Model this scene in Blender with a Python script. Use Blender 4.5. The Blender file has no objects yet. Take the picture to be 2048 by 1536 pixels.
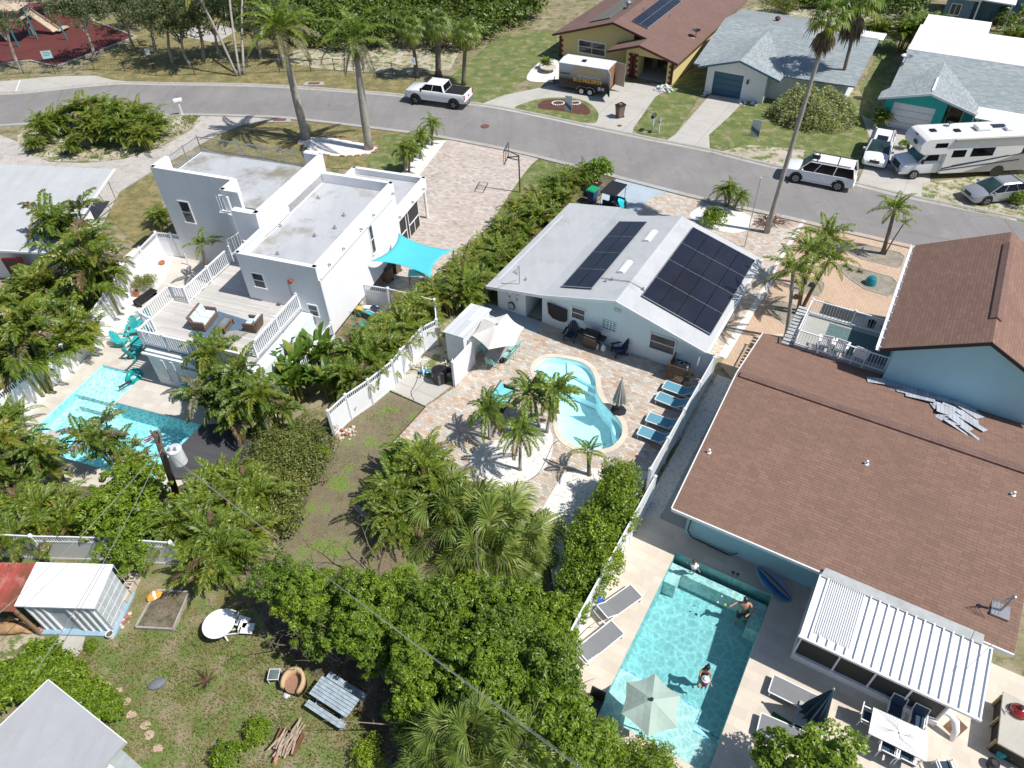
import bpy,math,random
from math import sin,cos,pi,radians as R,sqrt,atan2
from mathutils import Vector,Matrix,Euler
random.seed(7)
SC=bpy.context.scene
# ---------------- camera, sky, sun, exposure ----------------
CH=27.3;FPX=1436.04;PIT=R(44.08);ROL=R(-1.989)
_cp,_sp=cos(PIT),sin(PIT)
_fw=Vector((0,_cp,-_sp));_r=Vector((1,0,0));_u=Vector((0,_sp,_cp))
_r2=cos(ROL)*_r+sin(ROL)*_u;_u2=-sin(ROL)*_r+cos(ROL)*_u
cam=bpy.data.cameras.new('camera');co=bpy.data.objects.new('camera',cam);SC.collection.objects.link(co)
cam.sensor_width=36;cam.lens=36*FPX/2048;cam.clip_end=2000;cam.clip_start=.1
co.matrix_world=Matrix(((_r2.x,_u2.x,-_fw.x,0),(_r2.y,_u2.y,-_fw.y,0),(_r2.z,_u2.z,-_fw.z,CH),(0,0,0,1)))
SC.camera=co
SUN_AZ=R(-21);SUN_EL=R(55)
w=bpy.data.worlds.new('World');SC.world=w;w.use_nodes=True
nt=w.node_tree;sky=nt.nodes.new('ShaderNodeTexSky');sky.sky_type='NISHITA';sky.sun_disc=False
sky.sun_elevation=SUN_EL;sky.sun_rotation=pi/2-SUN_AZ;sky.air_density=1.0;sky.dust_density=.6;sky.ozone_density=2.0
nt.links.new(sky.outputs[0],nt.nodes['Background'].inputs[0]);nt.nodes['Background'].inputs[1].default_value=.098
sl=bpy.data.lights.new('sun','SUN');sl.energy=5.0;sl.angle=R(.55);sl.color=(1,.955,.89)
so=bpy.data.objects.new('sun',sl);SC.collection.objects.link(so)
sd=Vector((cos(SUN_EL)*cos(SUN_AZ),cos(SUN_EL)*sin(SUN_AZ),sin(SUN_EL)))
so.rotation_euler=sd.to_track_quat('Z','Y').to_euler();so.location=sd*60
SC.view_settings.view_transform='Standard';SC.view_settings.look='None';SC.view_settings.exposure=0.12;SC.view_settings.gamma=1
SC.cycles.max_bounces=6;SC.cycles.transparent_max_bounces=12;SC.cycles.diffuse_bounces=3

# ---------------- geometry of the place ----------------
def G(x,y,z=0.0):
 """point of the place seen at photo pixel (x, y) at height z"""
 d=(x-1024)/FPX*_r2-(y-768)/FPX*_u2+_fw
 t=(z-CH)/d.z
 return Vector((d.x*t,d.y*t,z))
def height(base,top):
 g=G(*base);best=(1e9,0)
 for i in range(10,240):
  z=i*.1;q=G(top[0],top[1],z);e=(q.x-g.x)**2+(q.y-g.y)**2
  if e<best[0]:best=(e,z)
 return best[1]
YAW={'C':R(58.12),'L':R(69.87),'W':R(90)}
def fr(F,b,a,z=0.0):
 y=YAW[F];return Vector((a*cos(y)+b*sin(y),a*sin(y)-b*cos(y),z))
def loc(F,x,y,z=0.0):
 p=G(x,y,z);w=YAW[F];return(p.x*sin(w)-p.y*cos(w),p.x*cos(w)+p.y*sin(w))

# ---------------- mesh helpers ----------------
class MB:
 def __init__(s):s.v=[];s.f=[];s.m=[];s.c=0
 def add(s,vs,fs):
  n=len(s.v);s.v+=[tuple(v)for v in vs];s.f+=[tuple(i+n for i in f)for f in fs];s.m+=[s.c]*len(fs);return s
 def box(s,x0,x1,y0,y1,z0,z1):
  return s.add([(x0,y0,z0),(x1,y0,z0),(x1,y1,z0),(x0,y1,z0),(x0,y0,z1),(x1,y0,z1),(x1,y1,z1),(x0,y1,z1)],
     [(0,3,2,1),(4,5,6,7),(0,1,5,4),(1,2,6,5),(2,3,7,6),(3,0,4,7)])
 def cbox(s,cx,cy,cz,sx,sy,sz,rz=0,rx=0,ry=0):
  m=Matrix.Translation((cx,cy,cz))@Euler((rx,ry,rz)).to_matrix().to_4x4()
  k=MB().box(-sx/2,sx/2,-sy/2,sy/2,-sz/2,sz/2)
  return s.add([m@Vector(v)for v in k.v],k.f)
 def prism(s,poly,z0,z1,top=None):
  n=len(poly);a=sum(poly[i][0]*poly[(i+1)%n][1]-poly[(i+1)%n][0]*poly[i][1]for i in range(n))
  if a<0:poly=poly[::-1]
  vs=[(p[0],p[1],z0)for p in poly]+[(p[0],p[1],z1)for p in poly]
  return s.add(vs,[tuple(range(n-1,-1,-1)),tuple(range(n,2*n))]+[(i,(i+1)%n,n+(i+1)%n,n+i)for i in range(n)])
 def sheet(s,poly,z):
  n=len(poly);a=sum(poly[i][0]*poly[(i+1)%n][1]-poly[(i+1)%n][0]*poly[i][1]for i in range(n))
  if a<0:poly=poly[::-1]
  return s.add([(p[0],p[1],z)for p in poly],[tuple(range(n))])
 def bar(s,p,q,wd,h=None,up=(0,0,1)):
  p=Vector(p);q=Vector(q);h=h or wd;d=q-p
  if d.length<1e-6:return s
  d.normalize();u=Vector(up)
  if abs(d.dot(u))>.99:u=Vector((1,0,0))
  x=d.cross(u).normalized();y=x.cross(d).normalized();x*=wd/2;y*=h/2
  return s.add([p-x-y,p+x-y,p+x+y,p-x+y,q-x-y,q+x-y,q+x+y,q-x+y],[(0,1,2,3),(7,6,5,4),(0,4,5,1),(1,5,6,2),(2,6,7,3),(3,7,4,0)])
 def tube(s,pts,r,n=6,cap=True):
  pts=[Vector(p)for p in pts];k=len(pts);rs=r if isinstance(r,(list,tuple))else[r]*k
  base=len(s.v);ref=Vector((.3,.2,1)).normalized()
  for i,p in enumerate(pts):
   d=(pts[min(i+1,k-1)]-pts[max(i-1,0)]);d=d.normalized()if d.length>1e-9 else Vector((0,0,1))
   x=d.cross(ref)
   if x.length<.05:x=d.cross(Vector((1,0,0)))
   x.normalize();y=d.cross(x)
   for j in range(n):
    t=2*pi*j/n;s.v.append(tuple(p+(x*cos(t)+y*sin(t))*rs[i]))
  fs=[(base+i*n+j,base+i*n+(j+1)%n,base+(i+1)*n+(j+1)%n,base+(i+1)*n+j)for i in range(k-1)for j in range(n)]
  if cap:fs+=[tuple(base+j for j in range(n-1,-1,-1)),tuple(base+(k-1)*n+j for j in range(n))]
  s.f+=fs;s.m+=[s.c]*len(fs);return s
 def cyl(s,x,y,z0,z1,r,r2=None,n=16):
  return s.lathe([(r,z0),(r if r2 is None else r2,z1)],n,x,y,0,True)
 def lathe(s,prof,n=16,cx=0,cy=0,cz=0,cap=True,sy=1.0):
  base=len(s.v);k=len(prof)
  for r,z in prof:
   for j in range(n):
    t=2*pi*j/n;s.v.append((cx+r*cos(t),cy+r*sin(t)*sy,cz+z))
  fs=[(base+i*n+j,base+i*n+(j+1)%n,base+(i+1)*n+(j+1)%n,base+(i+1)*n+j)for i in range(k-1)for j in range(n)]
  if cap:fs+=[tuple(base+j for j in range(n-1,-1,-1)),tuple(base+(k-1)*n+j for j in range(n))]
  s.f+=fs;s.m+=[s.c]*len(fs);return s
 def ell(s,cx,cy,cz,rx,ry,rz,n=12,k=7):
  b=MB()
  b.lathe([(sin(pi*max(.02,min(.98,i/k))),-cos(pi*i/k))for i in range(k+1)],n)
  return s.add([(cx+v[0]*rx,cy+v[1]*ry,cz+v[2]*rz)for v in b.v],b.f)
 def ycyl(s,x,y0,y1,z,r,n=18):
  b=MB().lathe([(r,y0),(r,y1)],n);return s.add([(x+v[0],v[2],z+v[1])for v in b.v],[f[::-1]for f in b.f])
 def tf(s,m):
  s.v=[tuple(m@Vector(v))for v in s.v];return s
 def build(s,name,mat,parent=None,smooth=False,bevel=0,off=None,at=None,rz=0,sub=0):
  me=bpy.data.meshes.new(name)
  vs=s.v if off is None else[(v[0]-off[0],v[1]-off[1],v[2]-(off[2]if len(off)>2 else 0))for v in s.v]
  me.from_pydata(vs,[],s.f)
  for m in(mat if isinstance(mat,(list,tuple))else[mat]):me.materials.append(m)
  me.polygons.foreach_set('material_index',s.m)
  if smooth:me.polygons.foreach_set('use_smooth',[True]*len(s.f))
  me.update()
  o=bpy.data.objects.new(name,me);SC.collection.objects.link(o)
  if parent is not None:o.parent=parent
  if at is not None:o.location=at
  if rz:o.rotation_euler.z=rz
  if bevel:
   b=o.modifiers.new('bevel','BEVEL');b.width=bevel;b.segments=2;b.limit_method='ANGLE';b.angle_limit=R(40)
  if sub:
   b=o.modifiers.new('sub','SUBSURF');b.levels=sub;b.render_levels=sub
  return o
def tag(o,label=None,cat=None,group=None,kind=None):
 if label:o['label']=label
 if cat:o['category']=cat
 if group:o['group']=group
 if kind:o['kind']=kind
 return o
def thing(name,label,cat,at=(0,0,0),rz=0,group=None,s=1):
 o=bpy.data.objects.new(name,None);SC.collection.objects.link(o);o.empty_display_size=.3
 o.location=at;o.rotation_euler.z=rz
 if s!=1:o.scale=(s,s,s)if not isinstance(s,tuple)else s
 return tag(o,label,cat,group)
class House:
 """a thing in one of the street-aligned frames; part coordinates are (b, a, z) of that frame"""
 def __init__(s,name,label,cat,F,b,a,z=0,group=None):
  s.o=thing(name,label,cat,fr(F,b,a,z),YAW[F]-pi/2,group);s.off=(b,a,z);s.F=F
 def p(s,name,mb,mat,parent=None,**k):
  return mb.build(name,mat,parent or s.o,off=s.off,**k)
def kids(o):return list(o.children)
def copy_tree(o,parent=None):
 c=o.copy();SC.collection.objects.link(c)
 if parent is not None:c.parent=parent
 for ch in kids(o):copy_tree(ch,c)
 return c
def place(proto,at,rz=0,label=None,group=None,s=None,first=[]):
 """the first use takes the prototype itself, later uses copy it with its parts"""
 if proto.get('_used'):o=copy_tree(proto)
 else:o=proto;proto['_used']=1
 o.location=at;o.rotation_euler.z=rz
 if s is not None:o.scale=(s,s,s)
 if label:o['label']=label
 if group:o['group']=group
 return o
def struct(name,mb,mat,**k):
 o=mb.build(name,mat,**k);o['kind']='structure';return o

# ---------------- materials ----------------
class N:
 def __init__(s,name):
  s.m=bpy.data.materials.new(name);s.m.use_nodes=True;s.t=s.m.node_tree;s.b=s.t.nodes['Principled BSDF'];s.out=s.t.nodes['Material Output']
 def n(s,t,**k):
  x=s.t.nodes.new('ShaderNode'+t)
  for a,b in k.items():
   if a[0]=='_':x.inputs[int(a[1:])].default_value=b
   else:setattr(x,a,b)
  return x
 def l(s,a,b):s.t.links.new(a,b)
 def pos(s,rot=0,scale=(1,1,1),off=(0,0,0),obj=False):
  g=s.n('TexCoord').outputs['Object']if obj else s.n('NewGeometry').outputs['Position']
  mp=s.n('Mapping');mp.inputs['Rotation'].default_value=(0,0,rot);mp.inputs['Scale'].default_value=scale;mp.inputs['Location'].default_value=off
  s.l(g,mp.inputs[0]);return mp.outputs[0]
 def noise(s,vec,scale,detail=4,rough=.6,lo=.35,hi=.65):
  x=s.n('TexNoise');x.inputs['Scale'].default_value=scale;x.inputs['Detail'].default_value=detail;x.inputs['Roughness'].default_value=rough
  s.l(vec,x.inputs['Vector']);r=s.n('MapRange');r.inputs[1].default_value=lo;r.inputs[2].default_value=hi;s.l(x.outputs[0],r.inputs[0]);return r.outputs[0]
 def mix(s,fac,a,b,mode='MIX'):
  x=s.n('MixRGB',blend_type=mode)
  for i,v in enumerate((fac,a,b)):
   if isinstance(v,(int,float)):x.inputs[i].default_value=v
   elif isinstance(v,tuple):x.inputs[i].default_value=(*v,1)
   else:s.l(v,x.inputs[i])
  return x.outputs[0]
 def mul(s,a,k):
  x=s.n('Math',operation='MULTIPLY');s.l(a,x.inputs[0])
  if isinstance(k,(int,float)):x.inputs[1].default_value=k
  else:s.l(k,x.inputs[1])
  return x.outputs[0]
 def ramp(s,fac,stops,const=False):
  x=s.n('ValToRGB');e=x.color_ramp.elements
  if const:x.color_ramp.interpolation='CONSTANT'
  for i,(p,c)in enumerate(stops):
   q=e[i]if i<2 else e.new(p)
   q.position=p;q.color=(*c,1)
  s.l(fac,x.inputs[0]);return x.outputs[0]
 def bump(s,h,strength=.3,dist=.02):
  x=s.n('Bump');x.inputs['Strength'].default_value=strength;x.inputs['Distance'].default_value=dist
  s.l(h,x.inputs['Height']);s.l(x.outputs[0],s.b.inputs['Normal'])
 def fin(s,col=None,rough=.8,metal=0,spec=None):
  if col is not None:
   if isinstance(col,tuple):s.b.inputs['Base Color'].default_value=(*col,1)
   else:s.l(col,s.b.inputs['Base Color'])
  s.b.inputs['Roughness'].default_value=rough;s.b.inputs['Metallic'].default_value=metal
  if spec is not None:s.b.inputs['Specular IOR Level'].default_value=spec
  return s.m
def solid(name,col,rough=.6,metal=0,var=.12,scale=3,dirt=None,obj=False,bump=0,coat=0):
 """paint / plastic / metal with a little dirt and tone variation"""
 n=N(name);p=n.pos(obj=obj)
 a=n.noise(p,scale,5);c=n.mix(a,tuple(x*(1-var)for x in col),tuple(min(1,x*(1+var*.6))for x in col))
 if dirt:
  d=n.noise(p,scale*.35,6,.7,.5,.75);c=n.mix(n.mul(d,dirt[1]),c,dirt[0])
 if bump:n.bump(n.noise(p,scale*12,3,.5,0,1),bump,.01)
 if coat:n.b.inputs['Coat Weight'].default_value=coat
 return n.fin(c,rough,metal)
def paver(name,F,stops,bw,bh,mortar,ms=.012,alt=False,rough=.85,rot=0,big=(.5,.9)):
 n=N(name);p=n.pos(rot=-(YAW[F]-pi/2)+rot)
 b=n.n('TexBrick');b.offset=.5;b.inputs['Color1'].default_value=(0,0,0,1);b.inputs['Color2'].default_value=(1,1,1,1)
 b.inputs['Mortar'].default_value=(.5,.5,.5,1);b.inputs['Scale'].default_value=1;b.inputs['Mortar Size'].default_value=ms
 b.inputs['Brick Width'].default_value=bw;b.inputs['Row Height'].default_value=bh;b.inputs['Bias'].default_value=0;b.inputs['Mortar Smooth'].default_value=.2
 n.l(p,b.inputs['Vector']);c=n.ramp(b.outputs['Color'],stops)
 c=n.mix(b.outputs['Fac'],c,mortar)
 g=n.noise(p,9,4,.6,.3,.7);c=n.mix(n.mul(g,.35),c,tuple(x*.55 for x in stops[0][1]),'MIX')if False else n.mix(.25,c,n.mix(g,(.75,.74,.72),(1.2,1.2,1.2)),'MULTIPLY')
 d=n.noise(p,.45,5,.65,.4,.7);c=n.mix(n.mul(d,.5),c,n.mix(1,c,(.74,.73,.72),'MULTIPLY'))
 n.bump(n.mul(b.outputs['Fac'],-1),.4,.01)
 return n.fin(c,rough)
def two(name,c1,c2,s1,c3=None,s2=8,rough=.95,fine=40,lo=.42,hi=.6,lo2=.5,hi2=.65,bump=.5,obj=False):
 """ground-like: patches of c1 / c2, spots of c3, fine grain"""
 n=N(name);p=n.pos(obj=obj)
 c=n.mix(n.noise(p,s1,6,.65,lo,hi),c1,c2)
 if c3:c=n.mix(n.noise(p,s2,5,.7,lo2,hi2),c,c3)
 f=n.noise(p,fine,3,.7,.25,.75);c=n.mix(.75,c,n.mix(f,(.45,.45,.45),(1.5,1.5,1.5)),'MULTIPLY')
 n.bump(f,bump,.03);return n.fin(c,rough)
def leafmat(name,cols,rough=.42,trans=.3,sp=.5):
 n=N(name);g=n.n('NewGeometry');c=n.ramp(g.outputs['Random Per Island'],[(i/(max(1,len(cols)-1)),k)for i,k in enumerate(cols)])
 oi=n.n('ObjectInfo');c=n.mix(.5,c,n.mix(oi.outputs['Random'],(.72,.8,.8),(1.25,1.12,.95)),'MULTIPLY')
 n.fin(c,rough,spec=sp)
 tr=n.n('BsdfTranslucent');n.l(n.mix(1,c,(1.3,1.5,.7),'MULTIPLY'),tr.inputs[0])
 mx=n.n('MixShader');mx.inputs[0].default_value=trans;n.l(n.b.outputs[0],mx.inputs[1]);n.l(tr.outputs[0],mx.inputs[2]);n.l(mx.outputs[0],n.out.inputs[0])
 return n.m
def glass(name,col,rough=.08):
 n=N(name);p=n.pos();c=n.mix(n.noise(p,.9,3,.5,.3,.7),tuple(x*.5 for x in col),tuple(x*1.3 for x in col));n.fin(c,rough);n.b.inputs['Specular IOR Level'].default_value=.5;return n.m
def water(name,tint,deep,scale=2.2,amp=.45,rip=.25):
 n=N(name);p=n.pos()
 ns=n.n('TexNoise');ns.inputs['Scale'].default_value=scale*.8;ns.inputs['Detail'].default_value=3;n.l(p,ns.inputs['Vector'])
 wv=n.mix(.32,p,ns.outputs['Color'],'ADD')
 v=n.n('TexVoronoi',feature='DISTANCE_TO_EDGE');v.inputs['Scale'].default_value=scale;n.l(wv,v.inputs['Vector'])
 r=n.ramp(v.outputs[0],[(0,(1+amp*1.5,)*3),(.05,(1+amp*.45,)*3),(.17,(1-amp*.25,)*3),(.5,(1-amp*.42,)*3)])  # net of caustic light painted into the water's transparent colour, in two layers
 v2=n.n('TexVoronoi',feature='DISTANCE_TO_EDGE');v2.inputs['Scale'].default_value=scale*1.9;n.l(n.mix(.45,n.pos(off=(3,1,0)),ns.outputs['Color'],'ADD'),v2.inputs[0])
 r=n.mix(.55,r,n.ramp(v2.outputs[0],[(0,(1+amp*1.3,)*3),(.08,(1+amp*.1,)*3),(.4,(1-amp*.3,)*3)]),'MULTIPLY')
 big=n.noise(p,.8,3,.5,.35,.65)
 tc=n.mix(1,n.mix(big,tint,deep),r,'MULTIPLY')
 t=n.n('BsdfTransparent');n.l(tc,t.inputs[0])
 gl=n.n('BsdfGlossy');gl.inputs['Roughness'].default_value=.04
 bp=n.n('Bump');bp.inputs['Strength'].default_value=rip;bp.inputs['Distance'].default_value=.08
 n2=n.n('TexNoise');n2.inputs['Scale'].default_value=2.5;n2.inputs['Detail'].default_value=4;n.l(p,n2.inputs['Vector']);n.l(n2.outputs[0],bp.inputs['Height']);n.l(bp.outputs[0],gl.inputs['Normal'])
 fz=n.n('Fresnel');fz.inputs[0].default_value=1.33;n.l(bp.outputs[0],fz.inputs['Normal'])
 mx=n.n('MixShader');n.l(fz.outputs[0],mx.inputs[0]);n.l(t.outputs[0],mx.inputs[1]);n.l(gl.outputs[0],mx.inputs[2]);n.l(mx.outputs[0],n.out.inputs[0])
 return n.m

def textm(s,size,mat,parent,at,rot,name='lettering',ext=.003,sx=1,align='CENTER',width=None):
 cu=bpy.data.curves.new(name,'FONT');cu.body=s;cu.size=size;cu.align_x=align;cu.extrude=ext
 cu.resolution_u=3;cu.offset=size*.035
 t=bpy.data.objects.new(name,cu);SC.collection.objects.link(t)
 dg=bpy.context.evaluated_depsgraph_get();me=bpy.data.meshes.new_from_object(t.evaluated_get(dg));bpy.data.objects.remove(t)
 me.materials.clear();me.materials.append(mat);o=bpy.data.objects.new(name,me);SC.collection.objects.link(o)
 o.parent=parent;o.location=at;o.rotation_euler=rot
 if width:xs=[v.co.x for v in me.vertices];sx=width/(max(xs)-min(xs))
 o.scale=(sx,1,1);return o

ORD='first second third fourth fifth sixth seventh eighth ninth tenth eleventh twelfth thirteenth fourteenth fifteenth sixteenth seventeenth eighteenth nineteenth twentieth twenty-first'.split()
WHITE=solid('white_paint',(.80,.81,.82),.5,var=.04,dirt=((.62,.6,.56),.25))
def stucco(name,col):
 n=N(name);p=n.pos(scale=(1,1,.12));c=n.mix(n.mul(n.noise(p,2.6,6,.75,.5,.85),.30),col,tuple(x*.62 for x in col));c=n.mix(n.mul(n.noise(n.pos(),.8,5,.6,.45,.8),.22),c,tuple(x*.8 for x in col));n.bump(n.noise(n.pos(),40,2,.5,0,1),.25,.01);return n.fin(c,.92)
STUCCO=stucco('white_stucco',(.82,.82,.83))
VINYL=solid('white_vinyl',(.80,.82,.85),.35,var=.03,dirt=((.6,.6,.55),.15))
BLACK=solid('black_plastic',(.018,.018,.02),.45)
DARK=solid('dark_void',(.01,.01,.011),.9)
GLASS=glass('window_glass',(.05,.06,.065))
STEEL=solid('grey_metal',(.42,.43,.44),.35,.6)
# ---------------- ground materials ----------------
from mathutils.geometry import tessellate_polygon
M_GROUND=two('dry_ground',(.22,.19,.10),(.33,.28,.19),.5,(.11,.135,.04),1.3,lo2=.5,hi2=.62)
M_DRY=two('dry_grass',(.175,.155,.06),(.29,.235,.11),.9,(.11,.135,.04),2.2,fine=22)
M_LAWN=two('patchy_lawn',(.175,.15,.09),(.22,.165,.12),.8,(.15,.225,.04),.8,lo2=.5,hi2=.62,fine=20)
M_GREEN=two('green_lawn',(.10,.145,.035),(.16,.19,.055),.7,(.27,.235,.13),1.1,lo2=.5,hi2=.62,fine=14)
M_BACK=two('weedy_yard',(.165,.15,.055),(.28,.23,.15),.7,(.13,.185,.045),1.1,lo2=.44,hi2=.6,fine=16)
M_SAND=two('sandy_weeds',(.50,.45,.37),(.34,.29,.19),.7,(.14,.18,.05),1.2,lo2=.5,hi2=.57,fine=14)
M_SOIL=two('soil',(.10,.08,.055),(.19,.155,.11),.9,(.07,.08,.03),2,fine=12)
M_BEDSOIL=two('bed_soil',(.33,.29,.24),(.25,.22,.17),1.2,(.18,.18,.09),2.5,lo2=.55,hi2=.68,fine=18)
M_MULCH=two('mulch',(.13,.05,.035),(.08,.035,.028),3,fine=10)
def shells(name,c1,c2,sc=9):
 n=N(name);p=n.pos();v=n.n('TexVoronoi');v.inputs['Scale'].default_value=sc;n.l(p,v.inputs[0])
 c=n.ramp(v.outputs['Color'],[(.0,c2),(.35,c1),(1,tuple(min(1,x*1.12)for x in c1))]);g=n.noise(p,.8,5,.7,.5,.72)
 c=n.mix(n.mul(g,.45),c,(.5,.45,.37));n.bump(n.mul(v.outputs['Distance'],-1),.5,.03);return n.fin(c,.9)
M_SHELL=shells('white_shell_gravel',(.70,.68,.65),(.50,.48,.45))
M_PEBB=shells('grey_pebbles',(.56,.55,.53),(.30,.29,.28),12)
M_GRAV=two('pale_gravel',(.44,.42,.40),(.50,.47,.43),.5,(.36,.33,.28),1.4,fine=14)
def asphalt():
 n=N('asphalt');p=n.pos();c=n.mix(n.noise(p,.25,5,.6,.3,.7),(.205,.197,.193),(.26,.25,.243))
 c=n.mix(n.mul(n.noise(n.pos(rot=R(-60),scale=(1,.07,1)),1.6,5,.6,.45,.75),.35),c,(.155,.15,.148))
 v=n.n('TexVoronoi',feature='DISTANCE_TO_EDGE');v.inputs['Scale'].default_value=.16;n.l(n.mix(.35,p,n.n('TexNoise',_2=1.3).outputs[1],'ADD'),v.inputs[0])
 cr=n.ramp(v.outputs[0],[(0,(1,)*3),(.004,(.0,)*3)]);c=n.mix(n.mul(cr,.45),c,(.085,.083,.08));c=n.mix(n.mul(n.noise(n.pos(off=(9,2,0)),.55,6,.8,.56,.66),.4),c,(.33,.31,.28));c=n.mix(n.mul(n.noise(n.pos(off=(3,8,0)),1.1,4,.7,.62,.7),.5),c,(.12,.118,.115))
 f=n.noise(p,60,2,.8,.2,.8);c=n.mix(.6,c,n.mix(f,(.6,)*3,(1.4,)*3),'MULTIPLY');n.bump(f,.3,.01);return n.fin(c,.9)
M_ASPH=asphalt()
def concrete(name,col,stain=.3,slab=None,F='C',rough=.85):
 n=N(name);p=n.pos();c=n.mix(n.noise(p,.5,6,.65,.3,.7),col,tuple(x*.84 for x in col))
 c=n.mix(n.mul(n.noise(p,2.2,6,.7,.5,.8),stain),c,tuple(x*.6 for x in col))
 if slab:
  b=n.n('TexBrick');b.offset=0;b.inputs['Scale'].default_value=1;b.inputs['Brick Width'].default_value=slab[0];b.inputs['Row Height'].default_value=slab[1];b.inputs['Mortar Size'].default_value=.02
  n.l(n.pos(rot=-(YAW[F]-pi/2)),b.inputs[0]);c=n.mix(n.mul(b.outputs['Fac'],.6),c,tuple(x*.4 for x in col))
 f=n.noise(p,30,3,.7,.25,.75);c=n.mix(.3,c,n.mix(f,(.6,)*3,(1.3,)*3),'MULTIPLY');n.bump(f,.15,.01);return n.fin(c,rough)
M_CONC=concrete('concrete',(.50,.48,.44),slab=(3.2,3.0));M_KERB=concrete('kerb_concrete',(.43,.41,.375),.8,slab=(2.4,50))
M_BLUE=concrete('blue_grey_coated_concrete',(.42,.50,.56),.15,slab=(3,3));M_GREYC=concrete('grey_path_concrete',(.36,.37,.34),.4,slab=(1.6,2.4))
M_PAVL=paver('tumbled_pavers','L',[(0,(.56,.50,.44)),(.4,(.47,.385,.34)),(.7,(.62,.57,.52)),(1,(.38,.31,.28))],.30,.17,(.36,.32,.28),.012)
M_PAVC=paver('patio_pavers','C',[(0,(.47,.30,.20)),(.3,(.57,.50,.41)),(.55,(.42,.40,.37)),(.8,(.63,.60,.54)),(1,(.53,.37,.27))],.27,.16,(.33,.29,.25),.01)
M_HERR=paver('herringbone_pavers','C',[(0,(.56,.40,.285)),(1,(.64,.48,.355))],.22,.11,(.34,.23,.16),.013,rot=R(45))
def trav(name,F,base):
 n=N(name);p=n.pos(rot=-(YAW[F]-pi/2));b=n.n('TexBrick');b.inputs['Scale'].default_value=1;b.inputs['Brick Width'].default_value=.6;b.inputs['Row Height'].default_value=.4;b.inputs['Mortar Size'].default_value=.004
 b.inputs['Color1'].default_value=(0,0,0,1);b.inputs['Color2'].default_value=(1,1,1,1);n.l(p,b.inputs[0])
 c=n.ramp(b.outputs['Color'],[(0,tuple(x*.90 for x in base)),(1,tuple(min(1,x*1.06)for x in base))]);c=n.mix(n.mul(b.outputs['Fac'],.5),c,tuple(x*.6 for x in base))
 c=n.mix(n.mul(n.noise(p,1.1,5,.65,.45,.8),.45),c,(base[0]*.8,base[1]*.72,base[2]*.62));return n.fin(c,.75)
M_TRAV=trav('travertine','C',(.62,.55,.46));M_TRAVL=trav('pale_pool_pavers','L',(.60,.56,.50))
M_RUBBER=two('red_rubber',(.13,.028,.024),(.105,.024,.02),.5,fine=30)

def poly(F,pts):return[fr(F,b,a)for b,a in pts]
def px(pts,z=0):return[G(x,y,z)for x,y in pts]
def smooth(pts,k=4):
 n=len(pts);out=[]
 for i in range(n):
  p0,p1,p2,p3=(Vector(pts[(i+j-1)%n])for j in range(4))
  for s in range(k):
   t=s/k;out.append(tuple(.5*((2*p1)+(p2-p0)*t+(2*p0-5*p1+4*p2-p3)*t*t+(3*p1-p0-3*p2+p3)*t**3)))
 return out
def holed(name,outer,holes,z,mat,kind='structure'):
 loops=[[Vector((p[0],p[1],0))for p in l]for l in[outer]+holes];flat=[v for l in loops for v in l]
 tr=tessellate_polygon(loops);mb=MB();fs=[]
 for t in tr:
  a,b,c=(flat[i]for i in t);fs.append(t if(b-a).cross(c-a).z>0 else t[::-1])
 mb.add([(v.x,v.y,z)for v in flat],fs);o=mb.build(name,mat);o['kind']=kind;return o
PK=[0]
def patch(name,pts,layer,mat,holes=[],sm=0):
 if sm:pts=smooth(pts,sm)
 PK[0]+=1
 return holed(name,[G(*p)for p in pts],holes,layer*.005+(PK[0]%10)*.0005,mat)

# ---------------- pools (outlines first: the ground is cut out for them) ----------------
KID=smooth([(1071,734),(1086,719),(1106,715),(1131,718),(1161,725),(1179,737),(1190,757),(1192.5,778),(1199,797),(1214,816),(1231,832.5),(1241.6,847),(1244.5,862),(1240,876.5),(1228,890),(1214,897),(1190,900),(1168,898),(1146,890),(1129,879),(1119,863),(1117,843),(1119,820),(1117,800),(1104,783),(1084,766),(1073,750)],3)
KID=[G(*p)for p in KID]
pa=loc('C',1351.5,1104);pb=loc('C',1544,1192);pc=loc('C',1196,1426)
RP=dict(b0=(pa[0]+pc[0])/2,b1=pb[0],a0=pc[1],a1=(pa[1]+pb[1])/2)
RPOOL=poly('C',[(RP['b0'],RP['a0']),(RP['b1'],RP['a0']),(RP['b1'],RP['a1']),(RP['b0'],RP['a1'])])
LP=dict(b0=-32.65,b1=-24.25,a0=loc('L',30,887)[1],am=18.72,a1=20.97,bm=-29.8)
LPOOL=poly('L',[(LP['b0'],LP['a0']),(LP['b1'],LP['a0']),(LP['b1'],LP['am']),(LP['bm'],LP['am']),(LP['bm'],LP['a1']),(LP['b0'],LP['a1'])])
def grow(pts,d):
 n=len(pts);a=sum(pts[i][0]*pts[(i+1)%n][1]-pts[(i+1)%n][0]*pts[i][1]for i in range(n));s=1 if a>0 else-1;out=[]
 for i in range(n):
  p=Vector(pts[i][:2]);u=(p-Vector(pts[i-1][:2])).normalized();v=(Vector(pts[(i+1)%n][:2])-p).normalized()
  m=Vector((u.y+v.y,-u.x-v.x));m=m.normalized()*s;k=max(.5,m.dot(Vector((u.y,-u.x))*s));out.append((p.x+m.x*d/k,p.y+m.y*d/k))
 return out
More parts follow.
